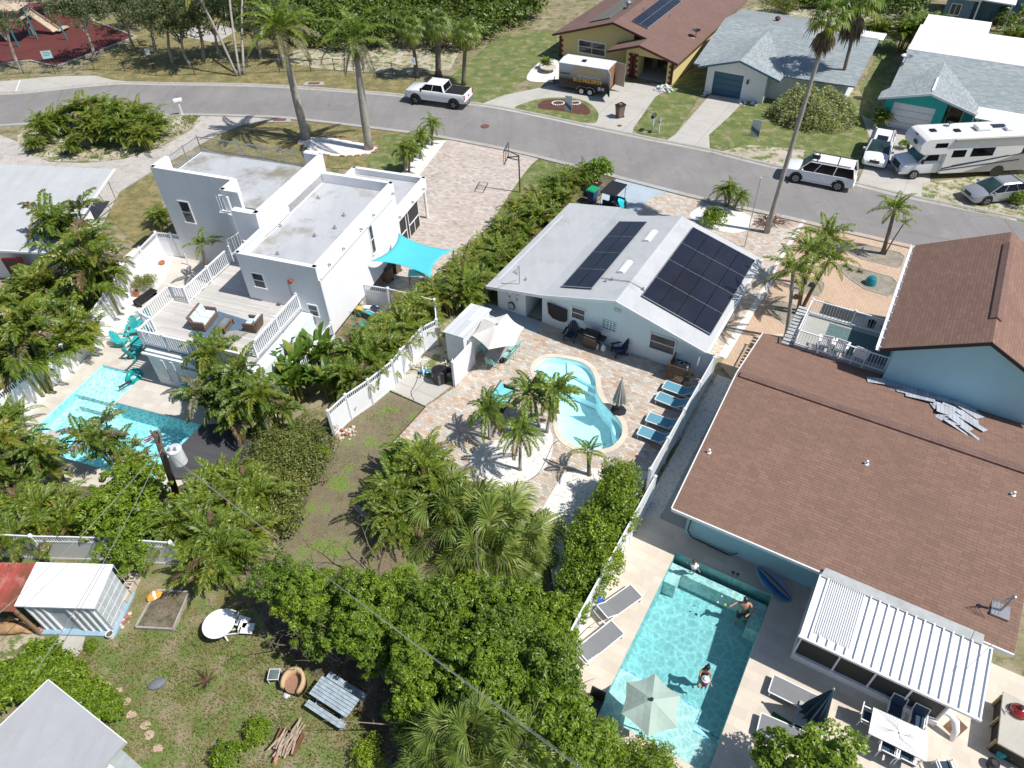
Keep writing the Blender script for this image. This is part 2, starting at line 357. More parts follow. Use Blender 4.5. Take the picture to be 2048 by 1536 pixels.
def ring(name,inner,outer,z0,z1,mat,parent=None,struct_=True):
 mb=MB();n=len(inner)
 vs=[(p[0],p[1],z1)for p in inner]+[(p[0],p[1],z1)for p in outer]+[(p[0],p[1],z0)for p in inner]+[(p[0],p[1],z0)for p in outer]
 fs=[]
 for i in range(n):
  j=(i+1)%n;fs+=[(i,n+i,n+j,j),(2*n+i,i,j,2*n+j),(n+i,3*n+i,3*n+j,n+j)]
 mb.add(vs,fs);o=mb.build(name,mat,parent)
 if struct_:o['kind']='structure'
 return o
holed('ground',[(-400,-60),(400,-60),(400,500),(-400,500)],[KID,RPOOL,LPOOL],-.012,M_GROUND)

# ---------------- road, kerbs ----------------
UP=[(-200,196),(0,190),(55,187),(225,170),(320,171),(512,174),(700,186),(816,196),(950,212),(1024,224),(1174,256),(1324,287),(1420,306),(1536,335),(1640,356),(1716,374),(1811,397),(1930,421),(2048,447),(2300,505)]
DN=[(-200,262),(0,249),(325,228),(512,230),(612,237),(812,261),(882,271),(1024,298),(1139,326),(1236,351),(1369,385),(1449,404),(1536,423),(1606,439),(1828,491),(2048,545),(2300,610)]
def chain(pts,k=3):
 out=[]
 for i in range(len(pts)-1):
  p0=Vector(pts[max(0,i-1)]);p1=Vector(pts[i]);p2=Vector(pts[i+1]);p3=Vector(pts[min(len(pts)-1,i+2)])
  for s in range(k):t=s/k;out.append(.5*((2*p1)+(p2-p0)*t+(2*p0-5*p1+4*p2-p3)*t*t+(3*p1-p0-3*p2+p3)*t**3))
 return out+[Vector(pts[-1])]
U=[G(*p)for p in chain(UP)];D=[G(*p)for p in chain(DN)]
mb=MB();mb.sheet([(p.x,p.y)for p in U]+[(p.x,p.y)for p in reversed(D)],.004);struct('road',mb,M_ASPH)
def kerb(name,line,side,w=.42):
 mb=MB();prof=[(0,.012),(w*.8,.02),(w*.95,.10),(w+.16,.105),(w+.18,-.01)];n=len(line);vs=[]
 for i,p in enumerate(line):
  d=(line[min(i+1,n-1)]-line[max(i-1,0)]).normalized();nn=Vector((-d.y,d.x,0))*side
  for o,z in prof:q=p+nn*o;vs.append((q.x,q.y,z))
 k=len(prof);mb.add(vs,[(i*k+j,(i+1)*k+j,(i+1)*k+j+1,i*k+j+1)[::int(-side)]for i in range(n-1)for j in range(k-1)]);struct(name,mb,M_KERB)
kerb('kerb',U,1);kerb('kerb',D,-1)

# ---------------- park side of the road ----------------
patch('park_ground',[(-300,150),(0,152),(300,150),(670,142),(830,160),(950,205),(700,180),(500,168),(320,165),(225,160),(117,152),(-300,170)],1,M_DRY)
patch('park_ground',[(180,40),(420,30),(720,90),(740,140),(500,150),(250,150),(160,140),(275,75)],1,M_DRY)
patch('sandy_strip',[(610,95),(760,100),(920,100),(900,140),(780,150),(620,135),(540,120)],2,M_SAND)
patch('playground_surface',[(-200,128),(0,128),(60,121),(98,130),(115,132),(175,110),(272,73),(185,41),(90,5),(-60,10),(-300,60)],3,M_RUBBER)
mb=MB()
for a,b in zip([(0,128),(60,121),(98,130),(115,132),(175,110),(272,73)],[(60,121),(98,130),(115,132),(175,110),(272,73),(185,41)]):mb.bar(G(*a,.05),G(*b,.05),.22,.12)
struct('playground_kerb',mb,M_KERB)
patch('parking_area',[(-200,166),(0,163),(117,152.5),(190,151.5),(225,160),(300,167),(318,170),(225,169),(55,186),(0,189),(-200,195)],3,M_CONC)
for x in(25,):mb=MB();mb.bar(G(40,160.5,.018),G(31,184,.018),.12,.004);struct('parking_line',mb,WHITE)
patch('exercise_pad',[(345,69),(405,46),(480,58),(432,86)],3,M_CONC)
patch('park_lawn',[(900,210),(840,175),(905,150),(1000,70),(1110,60),(1125,130),(1080,140),(1035,170),(1025,190),(975,205)],2,M_GREEN)
# ---------------- north side plots ----------------
patch('lawn_strip',[(1302,280),(1265,258),(1310,190),(1345,165),(1420,120),(1425,150),(1395,200),(1352,268),(1326,281)],3,M_GREEN)
patch('side_lawn',[(1420,306),(1420,270),(1470,215),(1550,200),(1700,180),(1760,260),(1740,320),(1640,352),(1536,330)],2,M_GREEN)
patch('bare_sand',[(1430,306),(1500,290),(1610,300),(1600,340),(1536,332)],3,M_SAND)
patch('backyard_ground',[(1480,20),(1560,0),(1800,20),(1790,60),(1750,60),(1600,40),(1500,30)],3,M_SAND)
patch('side_lawn',[(1720,180),(1745,130),(1760,80),(1790,60),(1800,70),(1770,170),(1740,220)],3,M_GREEN)
patch('yellow_house_driveway',[(955,211),(1010,190),(1060,180),(1130,165),(1235,165),(1345,170),(1310,195),(1268,255),(1262,272),(1170,254),(1050,229)],4,M_CONC)
patch('blue_house_driveway',[(1325,286),(1350,270),(1420,190),(1490,200),(1460,232),(1418,270),(1420,303)],4,M_CONC)
patch('driveway_island',[(1029,220),(1060,203),(1100,196),(1150,197),(1180,208),(1196,225),(1195,240),(1182,247),(1110,237)],5,M_GREEN,sm=3)
patch('mulch_bed',[(1075,212),(1090,201),(1130,199),(1165,208),(1180,220),(1176,230),(1150,228),(1120,222),(1085,219)],6,M_MULCH,sm=3)
patch('round_gravel_bed',[(1054,160),(1062,140),(1085,122),(1110,118),(1120,135),(1118,160),(1085,165)],5,M_SHELL,sm=3)
patch('teal_house_driveway',[(1712,372),(1730,330),(1745,290),(1722,230),(1760,250),(1830,262),(1860,290),(1860,380),(1845,400)],4,M_CONC)
patch('parking_dirt',[(1842,398),(1845,366),(1900,360),(2048,340),(2300,350),(2300,500),(2048,446)],4,M_SAND)
# ---------------- south side plots ----------------
patch('gravel_drive',[(512,235),(400,232),(385,258),(330,290),(250,318),(170,326),(100,324),(55,308),(38,285),(0,270),(-120,275),(-160,420),(0,520),(180,500),(215,430),(240,384),(300,345),(400,290),(440,268),(490,248),(545,240)],2,M_GRAV)
patch('palm_island_bed',[(300,231),(400,231),(383,256),(330,288),(250,316),(170,324),(100,322),(55,306),(36,285),(40,262),(90,245)],3,M_SAND,sm=2)
patch('front_lawn',[(400,291),(440,269),(490,249),(545,243),(700,252),(850,272),(890,279),(860,295),(800,345),(640,335),(420,300)],4,M_DRY)
patch('green_lawn',[(770,270),(850,273),(885,279),(850,300),(800,345),(735,335),(745,300)],5,M_GREEN,sm=2)
patch('side_yard_lawn',[(215,430),(240,386),(300,350),(330,420),(360,480),(300,500),(260,480)],4,M_DRY)
BEDP=smooth([(594,281),(602,277),(660,276),(730,288),(748,291),(756,300),(740,308),(700,313),(655,311),(628,304),(605,292)],3)
patch('royal_palm_bed',BEDP,6,M_SHELL)
patch('driveway_pavers',[(893,280),(1082,314),(1062,330),(1045,352),(1030,373),(1015,395),(980,450),(930,500),(900,560),(860,600),(800,640),(700,600),(720,500),(770,420),(838,352)],4,M_PAVL)
patch('gravel_strip',[(862,281),(893,281),(840,350),(826,372),(800,350),(835,310)],5,M_SHELL)
patch('hoop_lawn',[(1082,316),(1139,329),(1155,335),(1080,400),(1020,440),(995,425),(1018,392),(1030,373),(1045,352),(1062,330)],5,M_GREEN)
patch('hedge_bed',[(1150,336),(1236,354),(1210,385),(1135,415),(975,600),(890,640),(860,620),(905,540),(1000,430),(1090,390)],6,M_SOIL)
patch('front_pavers',[(1240,430),(1290,405),(1330,379),(1606,440),(1536,574),(1440,715),(1400,735),(1380,700)],3,M_PAVC)
patch('coated_driveway',[(1236,355),(1345,381),(1318,389),(1290,405),(1268,435),(1190,430),(1205,385)],5,M_BLUE)
patch('white_stone_edging',[(1603,441),(1612,442),(1556,532),(1541,574),(1452,718),(1436,712),(1530,570),(1549,530)],5,M_SHELL)
patch('corner_gravel_bed',[(1378,432),(1400,415),(1440,413),(1500,432),(1505,450),(1480,466),(1440,463),(1400,445)],6,M_SHELL,sm=3)
patch('herringbone_driveway',[(1612,442),(1840,494),(1830,620),(1790,700),(1600,720),(1480,780),(1440,728),(1541,574),(1556,532)],4,M_HERR)
for k,pts in enumerate([[(1690,486),(1700,484),(1798,506),(1808,514),(1801,534),(1794,535),(1726,519),(1697,505)],[(1672,531),(1690,528),(1720,538),(1783,556),(1793,566),(1785,590),(1775,592),(1730,578),(1700,558)],
 [(1585,562),(1618,556),(1636,559),(1648,569),(1645,583),(1637,592),(1581,580)],[(1546,606),(1562,603),(1606,617),(1600,650),(1570,648),(1548,630)]]):
 patch('palm_bed',pts,6,M_BEDSOIL)
 q=[G(*p)for p in pts];ring('bed_edging',q,grow(q,.07),0,.06,M_KERB)
for c in((1735,652,42,20),(1560,682,30,14)):patch('round_slab',[(c[0]+c[2]*cos(i*pi/10),c[1]+c[3]*sin(i*pi/10))for i in range(20)],7,M_TRAV)
patch('patio_pavers',[(960,600),(1340,735),(1445,775),(1305,945),(1290,960),(1185,945),(1130,985),(1072,1031),(1024,1009),(937,963),(862,928),(834,920),(800,907),(783,897),(782,889),(852,813),(915,772),(935,720)],4,M_PAVC,[KID])
patch('coated_patio_strip',[(940,600),(997,612),(1088,647),(1072,668),(1035,655),(975,640)],6,M_BLUE)
patch('equipment_pad',[(767,776),(850,814),(925,755),(950,700),(900,640),(850,650),(780,740)],3,M_SAND)
patch('equipment_slab',[(772,776),(850,812),(900,775),(830,748),(800,752)],6,M_CONC)
patch('palm_gravel_bed',[(1002,880),(962,888),(940,922),(953,953),(1024,977),(1074,950),(1099,923),(1106,890),(1104,868),(1090,850),(1060,842),(1030,862)],6,M_SHELL,sm=2)
patch('side_gravel_strip',[(1128,946),(1186,937),(1300,944),(1240,1060),(1170,1235),(1116,1230),(1096,1110),(1076,1032),(1111,973)],6,M_SHELL)
patch('back_lawn',[(700,840),(765,778),(851,815),(784,888),(799,909),(862,931),(937,966),(1024,1012),(1071,1034),(1092,1110),(1112,1230),(1060,1280),(520,1240),(560,1080),(620,1000)],3,M_LAWN)
mb=MB();e=[(768,777),(851,814),(782,889),(784,898),(799,908),(862,930),(937,965),(1024,1011),(1072,1033),(1094,1110),(1114,1230)]
for a,b in zip(e,e[1:]):mb.bar(G(*a,.02),G(*b,.02),.035,.07)
struct('lawn_edging',mb,BLACK)
hw=[]
def cpoly(*pts):return[fr('C',b,a)for b,a in pts]
holed('pool_deck',cpoly((-5.4,3),(14,3),(14,19.6),(-5.4,19.6)),[RPOOL],.0362,M_TRAV)
holed('side_path',cpoly((-4.55,19.6),(-3,19.6),(-3,30),(-4.55,30)),[],.0363,M_GREYC)
holed('pebble_strip',cpoly((-5.4,19.6),(-4.55,19.6),(-4.55,30),(-5.4,30)),[],.0364,M_PEBB)
holed('pool_terrace',[G(x,y)for x,y in[(290,590),(262,640),(215,690),(130,760),(0,893),(-120,1000),(-60,1040),(300,1010),(440,960),(540,900),(560,860),(520,700),(400,600)]],[LPOOL],.0111,M_TRAVL)
patch('white_gravel_yard',[(240,520),(325,450),(470,500),(430,600),(330,590),(262,640),(215,690),(130,760),(0,893),(-90,950),(-90,880),(60,760),(190,640)],1,M_SHELL)
patch('stone_path',[(345,520),(420,500),(450,540),(350,575),(290,640),(262,640),(330,560)],3,M_TRAVL)
patch('back_bed',[(-90,1000),(0,960),(330,985),(470,920),(560,900),(680,860),(640,980),(560,1080),(420,1110),(-90,1110)],3,M_SOIL)
patch('weedy_yard',[(-200,1110),(420,1110),(560,1100),(620,1200),(760,1420),(830,1600),(-200,1700)],2,M_BACK)
patch('tree_bed',[(480,1090),(700,1180),(1110,1180),(1180,1240),(1200,1600),(800,1600),(740,1440),(560,1300),(500,1200)],4,M_SOIL)
patch('sand_patch',[(-100,1240),(0,1235),(70,1262),(110,1300),(60,1330),(-100,1310)],3,M_SAND,sm=2)
patch('shed_path',[(105,1308),(122,1265),(172,1268),(165,1300),(150,1320)],4,M_CONC)
patch('backyard_right',[(1115,1235),(1180,1235),(1240,1060),(1300,950)],5,M_SHELL)
# ---------------- foliage library ----------------
def frond(mb,base,az,el0,L,droop,leaf=.5,n=20,wd=.045,fold=.25,ldroop=.25,rr=random,rach=.022,start=.12,ltaper=.35,back=0.6):
 """one feather leaf: arching rachis with two rows of drooping leaflets (each its own small face)"""
 n=int(n*1.3);wd*=2.0;d=Vector((cos(az),sin(az),0));s=Vector((-sin(az),cos(az),0));p=Vector(base);pts=[];el=el0;N_=10
 for i in range(N_+1):
  t=i/N_;e=el0-droop*t**1.3;pts.append(p.copy());p=p+(d*cos(e)+Vector((0,0,1))*sin(e))*(L/N_)
 c0=mb.c;mb.c=1;mb.tube(pts[::2],[rach,rach*.9,rach*.7,rach*.5,rach*.35,rach*.15],3,False);mb.c=c0
 for i in range(n):
  t=start+(1-start)*(i+.5)/n;k=min(N_-1,int(t*N_));f=t*N_-k;q=pts[k].lerp(pts[k+1],f);tg=(pts[k+1]-pts[k]).normalized();up=s.cross(tg)*-1
  if up.z<0 and abs(up.z)>.3:up=-up
  ll=leaf*(sin(pi*min(1,.18+t*.82))**.6)*(1-ltaper*t)*rr.uniform(.85,1.1)
  for sg in(-1,1):
   dr=(s*sg*(1-.35*t)+tg*(.45+back*t)+up*fold*rr.uniform(.4,1.6)).normalized();m_=q+dr*ll*.5;tp=q+dr*ll-Vector((0,0,1))*ldroop*ll*rr.uniform(.6,1.4)
   w=tg*(wd*rr.uniform(.8,1.2));mb.add([q,m_-w*.5-Vector((0,0,ldroop*ll*.15)),tp,m_+w*.5-Vector((0,0,ldroop*ll*.15))],[(0,1,2,3)])
def fan(mb,base,az,el,pet,R0,n=18,spread=R(250),droop=.35,rr=random,wd=.05):
 """one fan leaf: petiole and radiating pleated segments"""
 d=(Vector((cos(az),sin(az),0))*cos(el)+Vector((0,0,sin(el))));p=Vector(base);q=p+d*pet-Vector((0,0,pet*.12))
 c0=mb.c;mb.c=1;mb.tube([p,p.lerp(q,.5)+Vector((0,0,pet*.05)),q],[.02,.016,.012],3,False);mb.c=c0
 s=Vector((-sin(az),cos(az),0));dd=(d-Vector((0,0,.35))).normalized();up=s.cross(dd)
 for i in range(n):
  a=(i/(n-1)-.5)*spread;r=R0*(1-.28*abs(i/(n-1)-.5)*2)*rr.uniform(.88,1.08);v=(dd*cos(a)+s*sin(a)+up*rr.uniform(-.06,.16)).normalized()
  w=(dd*-sin(a)+s*cos(a))*(wd*R0);m1=q+v*r*.6;tp=q+v*r-Vector((0,0,droop*r*rr.uniform(.5,1.4)));
  mb.add([q,m1-w-Vector((0,0,.02)),tp,m1+w],[(0,1,2,3)])
def broad(mb,p,dr,L,W,rr=random,bend=.5,tears=0):
 """banana / bird-of-paradise blade"""
 az=atan2(dr.y,dr.x);d=Vector(dr).normalized();s=Vector((-sin(az),cos(az),0));pts=[];q=Vector(p)
 for i in range(7):pts.append(q.copy());q=q+d*(L/6);d=(d-Vector((0,0,bend/6))).normalized()
 ws=[.3,.8,1,.98,.85,.6,.05]
 for sg in(-1,1):
  for i in range(6):
   up=Vector((0,0,.22));a=pts[i];b=pts[i+1]
   mb.add([a,b,b+s*sg*W*ws[i+1]*.5+up*W*ws[i+1],a+s*sg*W*ws[i]*.5+up*W*ws[i]],[(0,1,2,3)if sg<0 else(3,2,1,0)])
def leafball(mb,c,r,n,size,rr,flat=.8,upb=.5,asp=.5):
 for i in range(n):
  u=rr.uniform(-1,1);t=rr.uniform(0,2*pi);k=sqrt(1-u*u);rad=r*rr.uniform(.55,1.05)
  v=Vector((k*cos(t),k*sin(t),u));p=Vector(c)+Vector((v.x*rad,v.y*rad,v.z*rad*flat))
  nn=(v+Vector((rr.uniform(-.7,.7),rr.uniform(-.7,.7),upb+rr.uniform(-.3,.6)))).normalized();a=nn.orthogonal().normalized();a.rotate(Matrix.Rotation(rr.uniform(0,2*pi),3,nn));b=nn.cross(a)
  s=size*rr.uniform(.7,1.3);mb.add([p-a*s*.6,p+b*s*asp*.5,p+a*s*.6-nn*s*.15,p-b*s*asp*.5],[(0,1,2,3)])
def crown(seed,rx,ry,rz_,clumps,per,cr,size,asp=.55,low=-.35,flat=.75,upb=.5,inner=.25,peaks=None):
 """tree crown: leaf clumps on and inside an uneven shell around (0,0,0)"""
 rr=random.Random(seed);mb=MB();subs=peaks or[(rr.uniform(-.5,.5),rr.uniform(-.5,.5),rr.uniform(-.1,.35),rr.uniform(.55,.8))for _ in range(6)]
 for i in range(clumps):
  sx,sy,sz,sr=subs[rr.randrange(len(subs))];u=rr.uniform(low,1);t=rr.uniform(0,2*pi);k=sqrt(max(0,1-u*u));q=sr*rr.uniform(.72,1.05)if rr.random()>inner else sr*rr.uniform(.2,.7)
  c=((sx+k*cos(t)*q)*rx,(sy+k*sin(t)*q)*ry,(sz+u*q)*rz_);leafball(mb,c,cr*rr.uniform(.7,1.3),int(per*rr.uniform(.7,1.3)),size,rr,flat,upb,asp)
 return mb
def branches(mb,seed,h,r,spread,n=6,base=(0,0,0),top=.55):
 rr=random.Random(seed);b=Vector(base);t0=b+Vector((rr.uniform(-.1,.1)*h,rr.uniform(-.1,.1)*h,h*top));mb.tube([b,b.lerp(t0,.5)+Vector((rr.uniform(-.05,.05)*h,0,0)),t0],[r,r*.8,r*.65],8)
 for i in range(n):
  a=2*pi*i/n+rr.uniform(-.4,.4);e=t0+Vector((cos(a)*spread*rr.uniform(.5,.9),sin(a)*spread*rr.uniform(.5,.9),h*rr.uniform(.25,.5)));m_=t0.lerp(e,.5)+Vector((rr.uniform(-.15,.15),rr.uniform(-.15,.15),rr.uniform(0,.2)));mb.tube([t0,m_,e],[r*.5,r*.33,r*.12],5)
  for j in range(2):f=m_+Vector((rr.uniform(-.6,.6)*spread*.6,rr.uniform(-.6,.6)*spread*.6,rr.uniform(.1,.5)*h*.4));mb.tube([m_,m_.lerp(f,.5)+Vector((0,0,.05)),f],[r*.25,r*.16,r*.06],4)
L_PALM=leafmat('palm_leaf',[(.065,.125,.012),(.11,.18,.016),(.165,.24,.022),(.27,.32,.04)])
L_PALMD=leafmat('dark_palm_leaf',[(.045,.09,.012),(.085,.145,.015),(.135,.205,.02),(.22,.28,.035)])
L_YEL=leafmat('yellowing_palm_leaf',[(.15,.19,.02),(.24,.26,.03),(.10,.16,.02),(.34,.31,.05)])
L_OLD=leafmat('greyish_old_frond',[(.17,.15,.10),(.22,.20,.15),(.10,.12,.04),(.26,.23,.17)])
L_FAN=leafmat('fan_palm_leaf',[(.09,.145,.03),(.15,.22,.045),(.22,.29,.065),(.33,.36,.10)],.4)
L_DEAD=leafmat('dead_frond',[(.14,.09,.045),(.21,.15,.08),(.09,.055,.03),(.28,.21,.13)])
L_TREE=leafmat('bright_green_leaf',[(.075,.145,.008),(.13,.215,.012),(.185,.28,.016),(.29,.38,.03)])
L_OLIV=leafmat('olive_leaf',[(.09,.12,.028),(.14,.17,.035),(.20,.225,.05),(.28,.28,.09)])
L_BANA=leafmat('banana_leaf',[(.06,.13,.015),(.09,.17,.02),(.13,.21,.03)],.35)
L_LIME=leafmat('lime_leaf',[(.16,.26,.012),(.24,.34,.02),(.30,.38,.03)])
L_TWIG=leafmat('bare_twig',[(.20,.17,.13),(.28,.25,.2),(.13,.10,.08)])
L_MANG=leafmat('mangrove_leaf',[(.045,.085,.010),(.075,.13,.014),(.12,.18,.02),(.19,.235,.035)])
M_RACH=solid('palm_rachis',(.22,.24,.06),.6,var=.2);M_RACHO=solid('old_rachis',(.25,.20,.12),.7)
def trunkmat(name,c1,c2,ring=10):
 n=N(name);p=n.pos(obj=True);w=n.n('TexWave',bands_direction='Z');w.inputs['Scale'].default_value=ring*.5;w.inputs['Distortion'].default_value=1.5;n.l(p,w.inputs[0]);c=n.mix(n.mul(w.outputs['Fac'],.5),c1,c2)
 c=n.mix(n.mul(n.noise(p,3,5,.7,.4,.7),.6),c,tuple(x*.6 for x in c2));n.bump(w.outputs['Fac'],.4,.02);return n.fin(c,.85)
M_TRG=trunkmat('grey_palm_trunk',(.40,.37,.33),(.30,.28,.25));M_TRB=trunkmat('brown_palm_trunk',(.17,.13,.10),(.25,.21,.17));M_BARK=solid('bark',(.22,.18,.15),.9,var=.3,scale=5);M_SHAFT=solid('green_crownshaft',(.16,.22,.07),.4)
PK_={}
def palm_crown(key):
 """crown meshes, origin at the top of the trunk; built once each and shared"""
 if key in PK_:return PK_[key]
 kind,v=key.split(':');rr=random.Random(hash_(key));mb=MB();mats=[L_PALM,M_RACH,L_YEL,L_OLD,L_DEAD]
 if kind=='royal':
  for i in range(19):
   az=i*2.4+rr.uniform(-.2,.2);e=R(82)-R(95)*(i/18);mb.c=0 if i<13 else 3;frond(mb,(0,0,.1),az,e,rr.uniform(2.5,3.0),R(75)+e*.35,.55,30,.045,.35,.35,rr,.03)
  mb.c=4
  for i in range(4):frond(mb,(0,0,-.3),i*1.7,R(-55),1.2,R(40),.3,12,.03,.1,.3,rr)
  mats[3]=L_OLD
 elif kind=='small':
  for i in range(18):az=i*2.4+rr.uniform(-.5,.5);e=R(75)-R(85)*(i/17)+rr.uniform(-.18,.18);mb.c=0 if i<14 or v=='1' else(2 if i<17 else 4);frond(mb,(0,0,0),az,e,rr.uniform(1.15,1.55),R(rr.uniform(80,125)),.36,22,.036,.45,.45,rr,.018)
 elif kind=='queen':
  for i in range(15):az=i*2.4+rr.uniform(-.3,.3);e=R(75)-R(70)*(i/14);mb.c=0 if i<10 else 2;frond(mb,(0,0,0),az,e,rr.uniform(1.7,2.3),R(85),.5,28,.04,.4,.5,rr,.02)
 elif kind=='sparse':
  for i in range(7):az=i*2.4+rr.uniform(-.3,.3);e=R(70)-R(60)*(i/6);mb.c=0 if i<4 else 2;frond(mb,(0,0,0),az,e,rr.uniform(1.3,1.7),R(75),.42,24,.035,.3,.3,rr,.02)
 elif kind=='areca':
  for st in range(13):
   a0=rr.uniform(0,2*pi);rd=rr.uniform(0,.45);b=Vector((rd*cos(a0),rd*sin(a0),0));hh=rr.uniform(.5,1.25);tp=b*1.7+Vector((0,0,hh));mb.c=1;mb.tube([b,b.lerp(tp,.5)+Vector((0,0,.05)),tp],[.03,.028,.022],5,False)
   for i in range(5):az=a0+i*2.4+rr.uniform(-.5,.5);mb.c=2 if rr.random()<(.4 if v in '13' else .15)else(4 if rr.random()<.07 else 0);frond(mb,tp,az,R(rr.uniform(25,80)),rr.uniform(.95,1.6),R(rr.uniform(60,120)),.34,19,.034,.4,.3,rr,.014)
 elif kind=='fish':
  for st in range(9):
   a0=rr.uniform(0,2*pi);rd=rr.uniform(0,.4);b=Vector((rd*cos(a0),rd*sin(a0),0));hh=rr.uniform(1.2,3.4);tp=b*2.6+Vector((0,0,hh));mb.c=1;mb.tube([b,b.lerp(tp,.5)+Vector((0,0,.1)),tp],[.06,.055,.045],6,False)
   for i in range(6):az=a0+i*2.4+rr.uniform(-.5,.5);mb.c=2 if rr.random()<.22 else(rr.choice((3,4))if rr.random()<.2 else 0);frond(mb,tp,az,R(rr.uniform(0,78)),rr.uniform(1.1,1.9),R(rr.uniform(60,110)),.5,20,.06,.6,.5,rr,.018)
  mats[0]=L_PALMD
 elif kind=='sabal':
  for i in range(30):az=i*2.4;e=R(85)-R(125)*(i/29);mb.c=0 if i<23 else(2 if i<27 else 4);fan(mb,(0,0,0),az,e,rr.uniform(.6,.9),rr.uniform(.75,.95),24,R(230),.45,rr,.04)
  mats[0]=L_FAN
 elif kind=='wash':
  for i in range(22):az=i*2.4;e=R(80)-R(100)*(i/21);mb.c=0 if i<16 else 2;fan(mb,(0,0,0),az,e,rr.uniform(.7,.95),rr.uniform(.7,.9),15,R(220),.5,rr,.07)
  for i in range(26):az=i*2.4;mb.c=4;fan(mb,(0,0,-.2-rr.uniform(0,.4)),az,R(rr.uniform(-75,-45)),rr.uniform(.3,.6),rr.uniform(.7,1.1),12,R(80),.5,rr,.08)
 elif kind=='palmetto':
  for i in range(34):
   az=i*2.4;e=R(80)-R(85)*(i/33);mb.c=0 if i<29 else 2;b=(.25*cos(az*1.3),.25*sin(az*1.3),0);fan(mb,b,az,e,rr.uniform(.9,1.5),rr.uniform(.8,1.1),34,R(215),.4,rr,.024)
  mats[0]=L_FAN
 elif kind=='banana':
  for st in range(6):
   a0=rr.uniform(0,2*pi);b=Vector((.5*cos(a0)*rr.random(),.5*sin(a0)*rr.random(),0));hh=rr.uniform(.6,1.3);mb.c=1;mb.tube([b,b+Vector((0,0,hh))],[.07,.05],6)
   for i in range(5):
    az=a0+i*2.4;mb.c=0;p=b+Vector((0,0,hh));d=Vector((cos(az)*.5,sin(az)*.5,rr.uniform(.6,1.3))).normalized();mb.c=1;mb.tube([p,p+d*.5],.018,4);mb.c=0 if rr.random()<.8 else 2;broad(mb,p+d*.5,d,rr.uniform(1.0,1.5),.42,rr,rr.uniform(.5,1.1))
  mats[0]=L_BANA
 me=mb_mesh(mb,kind+'_crown',mats);PK_[key]=me;return me
def hash_(s):return sum((i+1)*ord(c)for i,c in enumerate(s))
def mb_mesh(mb,name,mats):
 me=bpy.data.meshes.new(name);me.from_pydata(mb.v,[],mb.f)
 for m in mats:me.materials.append(m)
 me.polygons.foreach_set('material_index',mb.m);me.update();return me
def leafobj(name,me,parent,at,rz=0,s=1,tilt=(0,0)):
 o=bpy.data.objects.new(name,me);SC.collection.objects.link(o);o.parent=parent;o.location=at;o.rotation_euler=(tilt[0],tilt[1],rz);o.scale=(s,s,s)if not isinstance(s,tuple)else s;return o
PR=random.Random(5)
def palm(key,base,top,label,r=.12,r2=None,tm=None,s=1,h=None,group=None,cat='palm tree',name='palm_tree',bulge=0,shaft=0,trunk=True,tilt=(0,0),rz=None):
 """palm whose foot is at photo pixel base and whose crown centre is at photo pixel top"""
 h=h or height(base,top);g=G(*base);t=G(top[0],top[1],h);d=t-g;d=Vector((d.x,d.y,h));th=thing(name,label,cat,g,0,group)
 if trunk:
  m=MB();pts=[];rs=[];r2=r2 or r*.75
  for i in range(9):
   f=i/8;cv=d*f;lean=sin(pi*f)*.04*h;pts.append(Vector((cv.x-lean*d.x/h*2,cv.y-lean*d.y/h*2,cv.z)));rs.append((r+(r2-r)*f)*(1+bulge*sin(pi*min(1,f*1.3)))*(1.35 if i==0 else 1))
  if shaft:
   pts2=pts[:-1]+[pts[-1].lerp(pts[-2],.2)];m.tube(pts2,rs,10);m.build('trunk',tm or M_TRG,th,smooth=True)
   q=MB().tube([pts[-1]-d.normalized()*shaft,pts[-1]-d.normalized()*shaft*.5,pts[-1]],[r2*1.25,r2*1.3,r2*.6],8);q.build('crownshaft',M_SHAFT,th,smooth=True)
  else:m.tube(pts,rs,8);m.build('trunk',tm or M_TRB,th,smooth=True)
 me=palm_crown(key);leafobj('crown',me,th,d,PR.uniform(0,6.28)if rz is None else rz,s,tilt);return th
def clump(key,at,label,s=1,z=0,group=None,cat='palm',name='areca_palm',rz=None,stick=False):
 th=thing(name,label,cat,at,0,group);leafobj('fronds',palm_crown(key),th,(0,0,z),PR.uniform(0,6.28)if rz is None else rz,s);return th
TC={}
def tree_crown(key,**k):
 if key not in TC:mat=k.pop('mat');TC[key]=mb_mesh(crown(hash_(key),**k),'crown',[mat])
 return TC[key]
def tree(key,cpx,zc,label,s=1,group=None,cat='tree',name='broadleaf_tree',h=None,tr=.12,rz=None,bark=None,at=None,trunk=True,**k):
 """tree whose crown centre is seen at photo pixel cpx at height zc"""
 me=tree_crown(key,**k);c=at or G(cpx[0],cpx[1],zc);th=thing(name,label,cat,(c.x,c.y,0),0,group);sz=s if not isinstance(s,tuple)else s[0]
 if trunk:m=MB();branches(m,hash_(label),zc*1.1,tr,sz*1.3,6);m.build('trunk',bark or M_BARK,th)
 leafobj('crown',me,th,(0,0,zc),PR.uniform(0,6.28)if rz is None else rz,s);return th

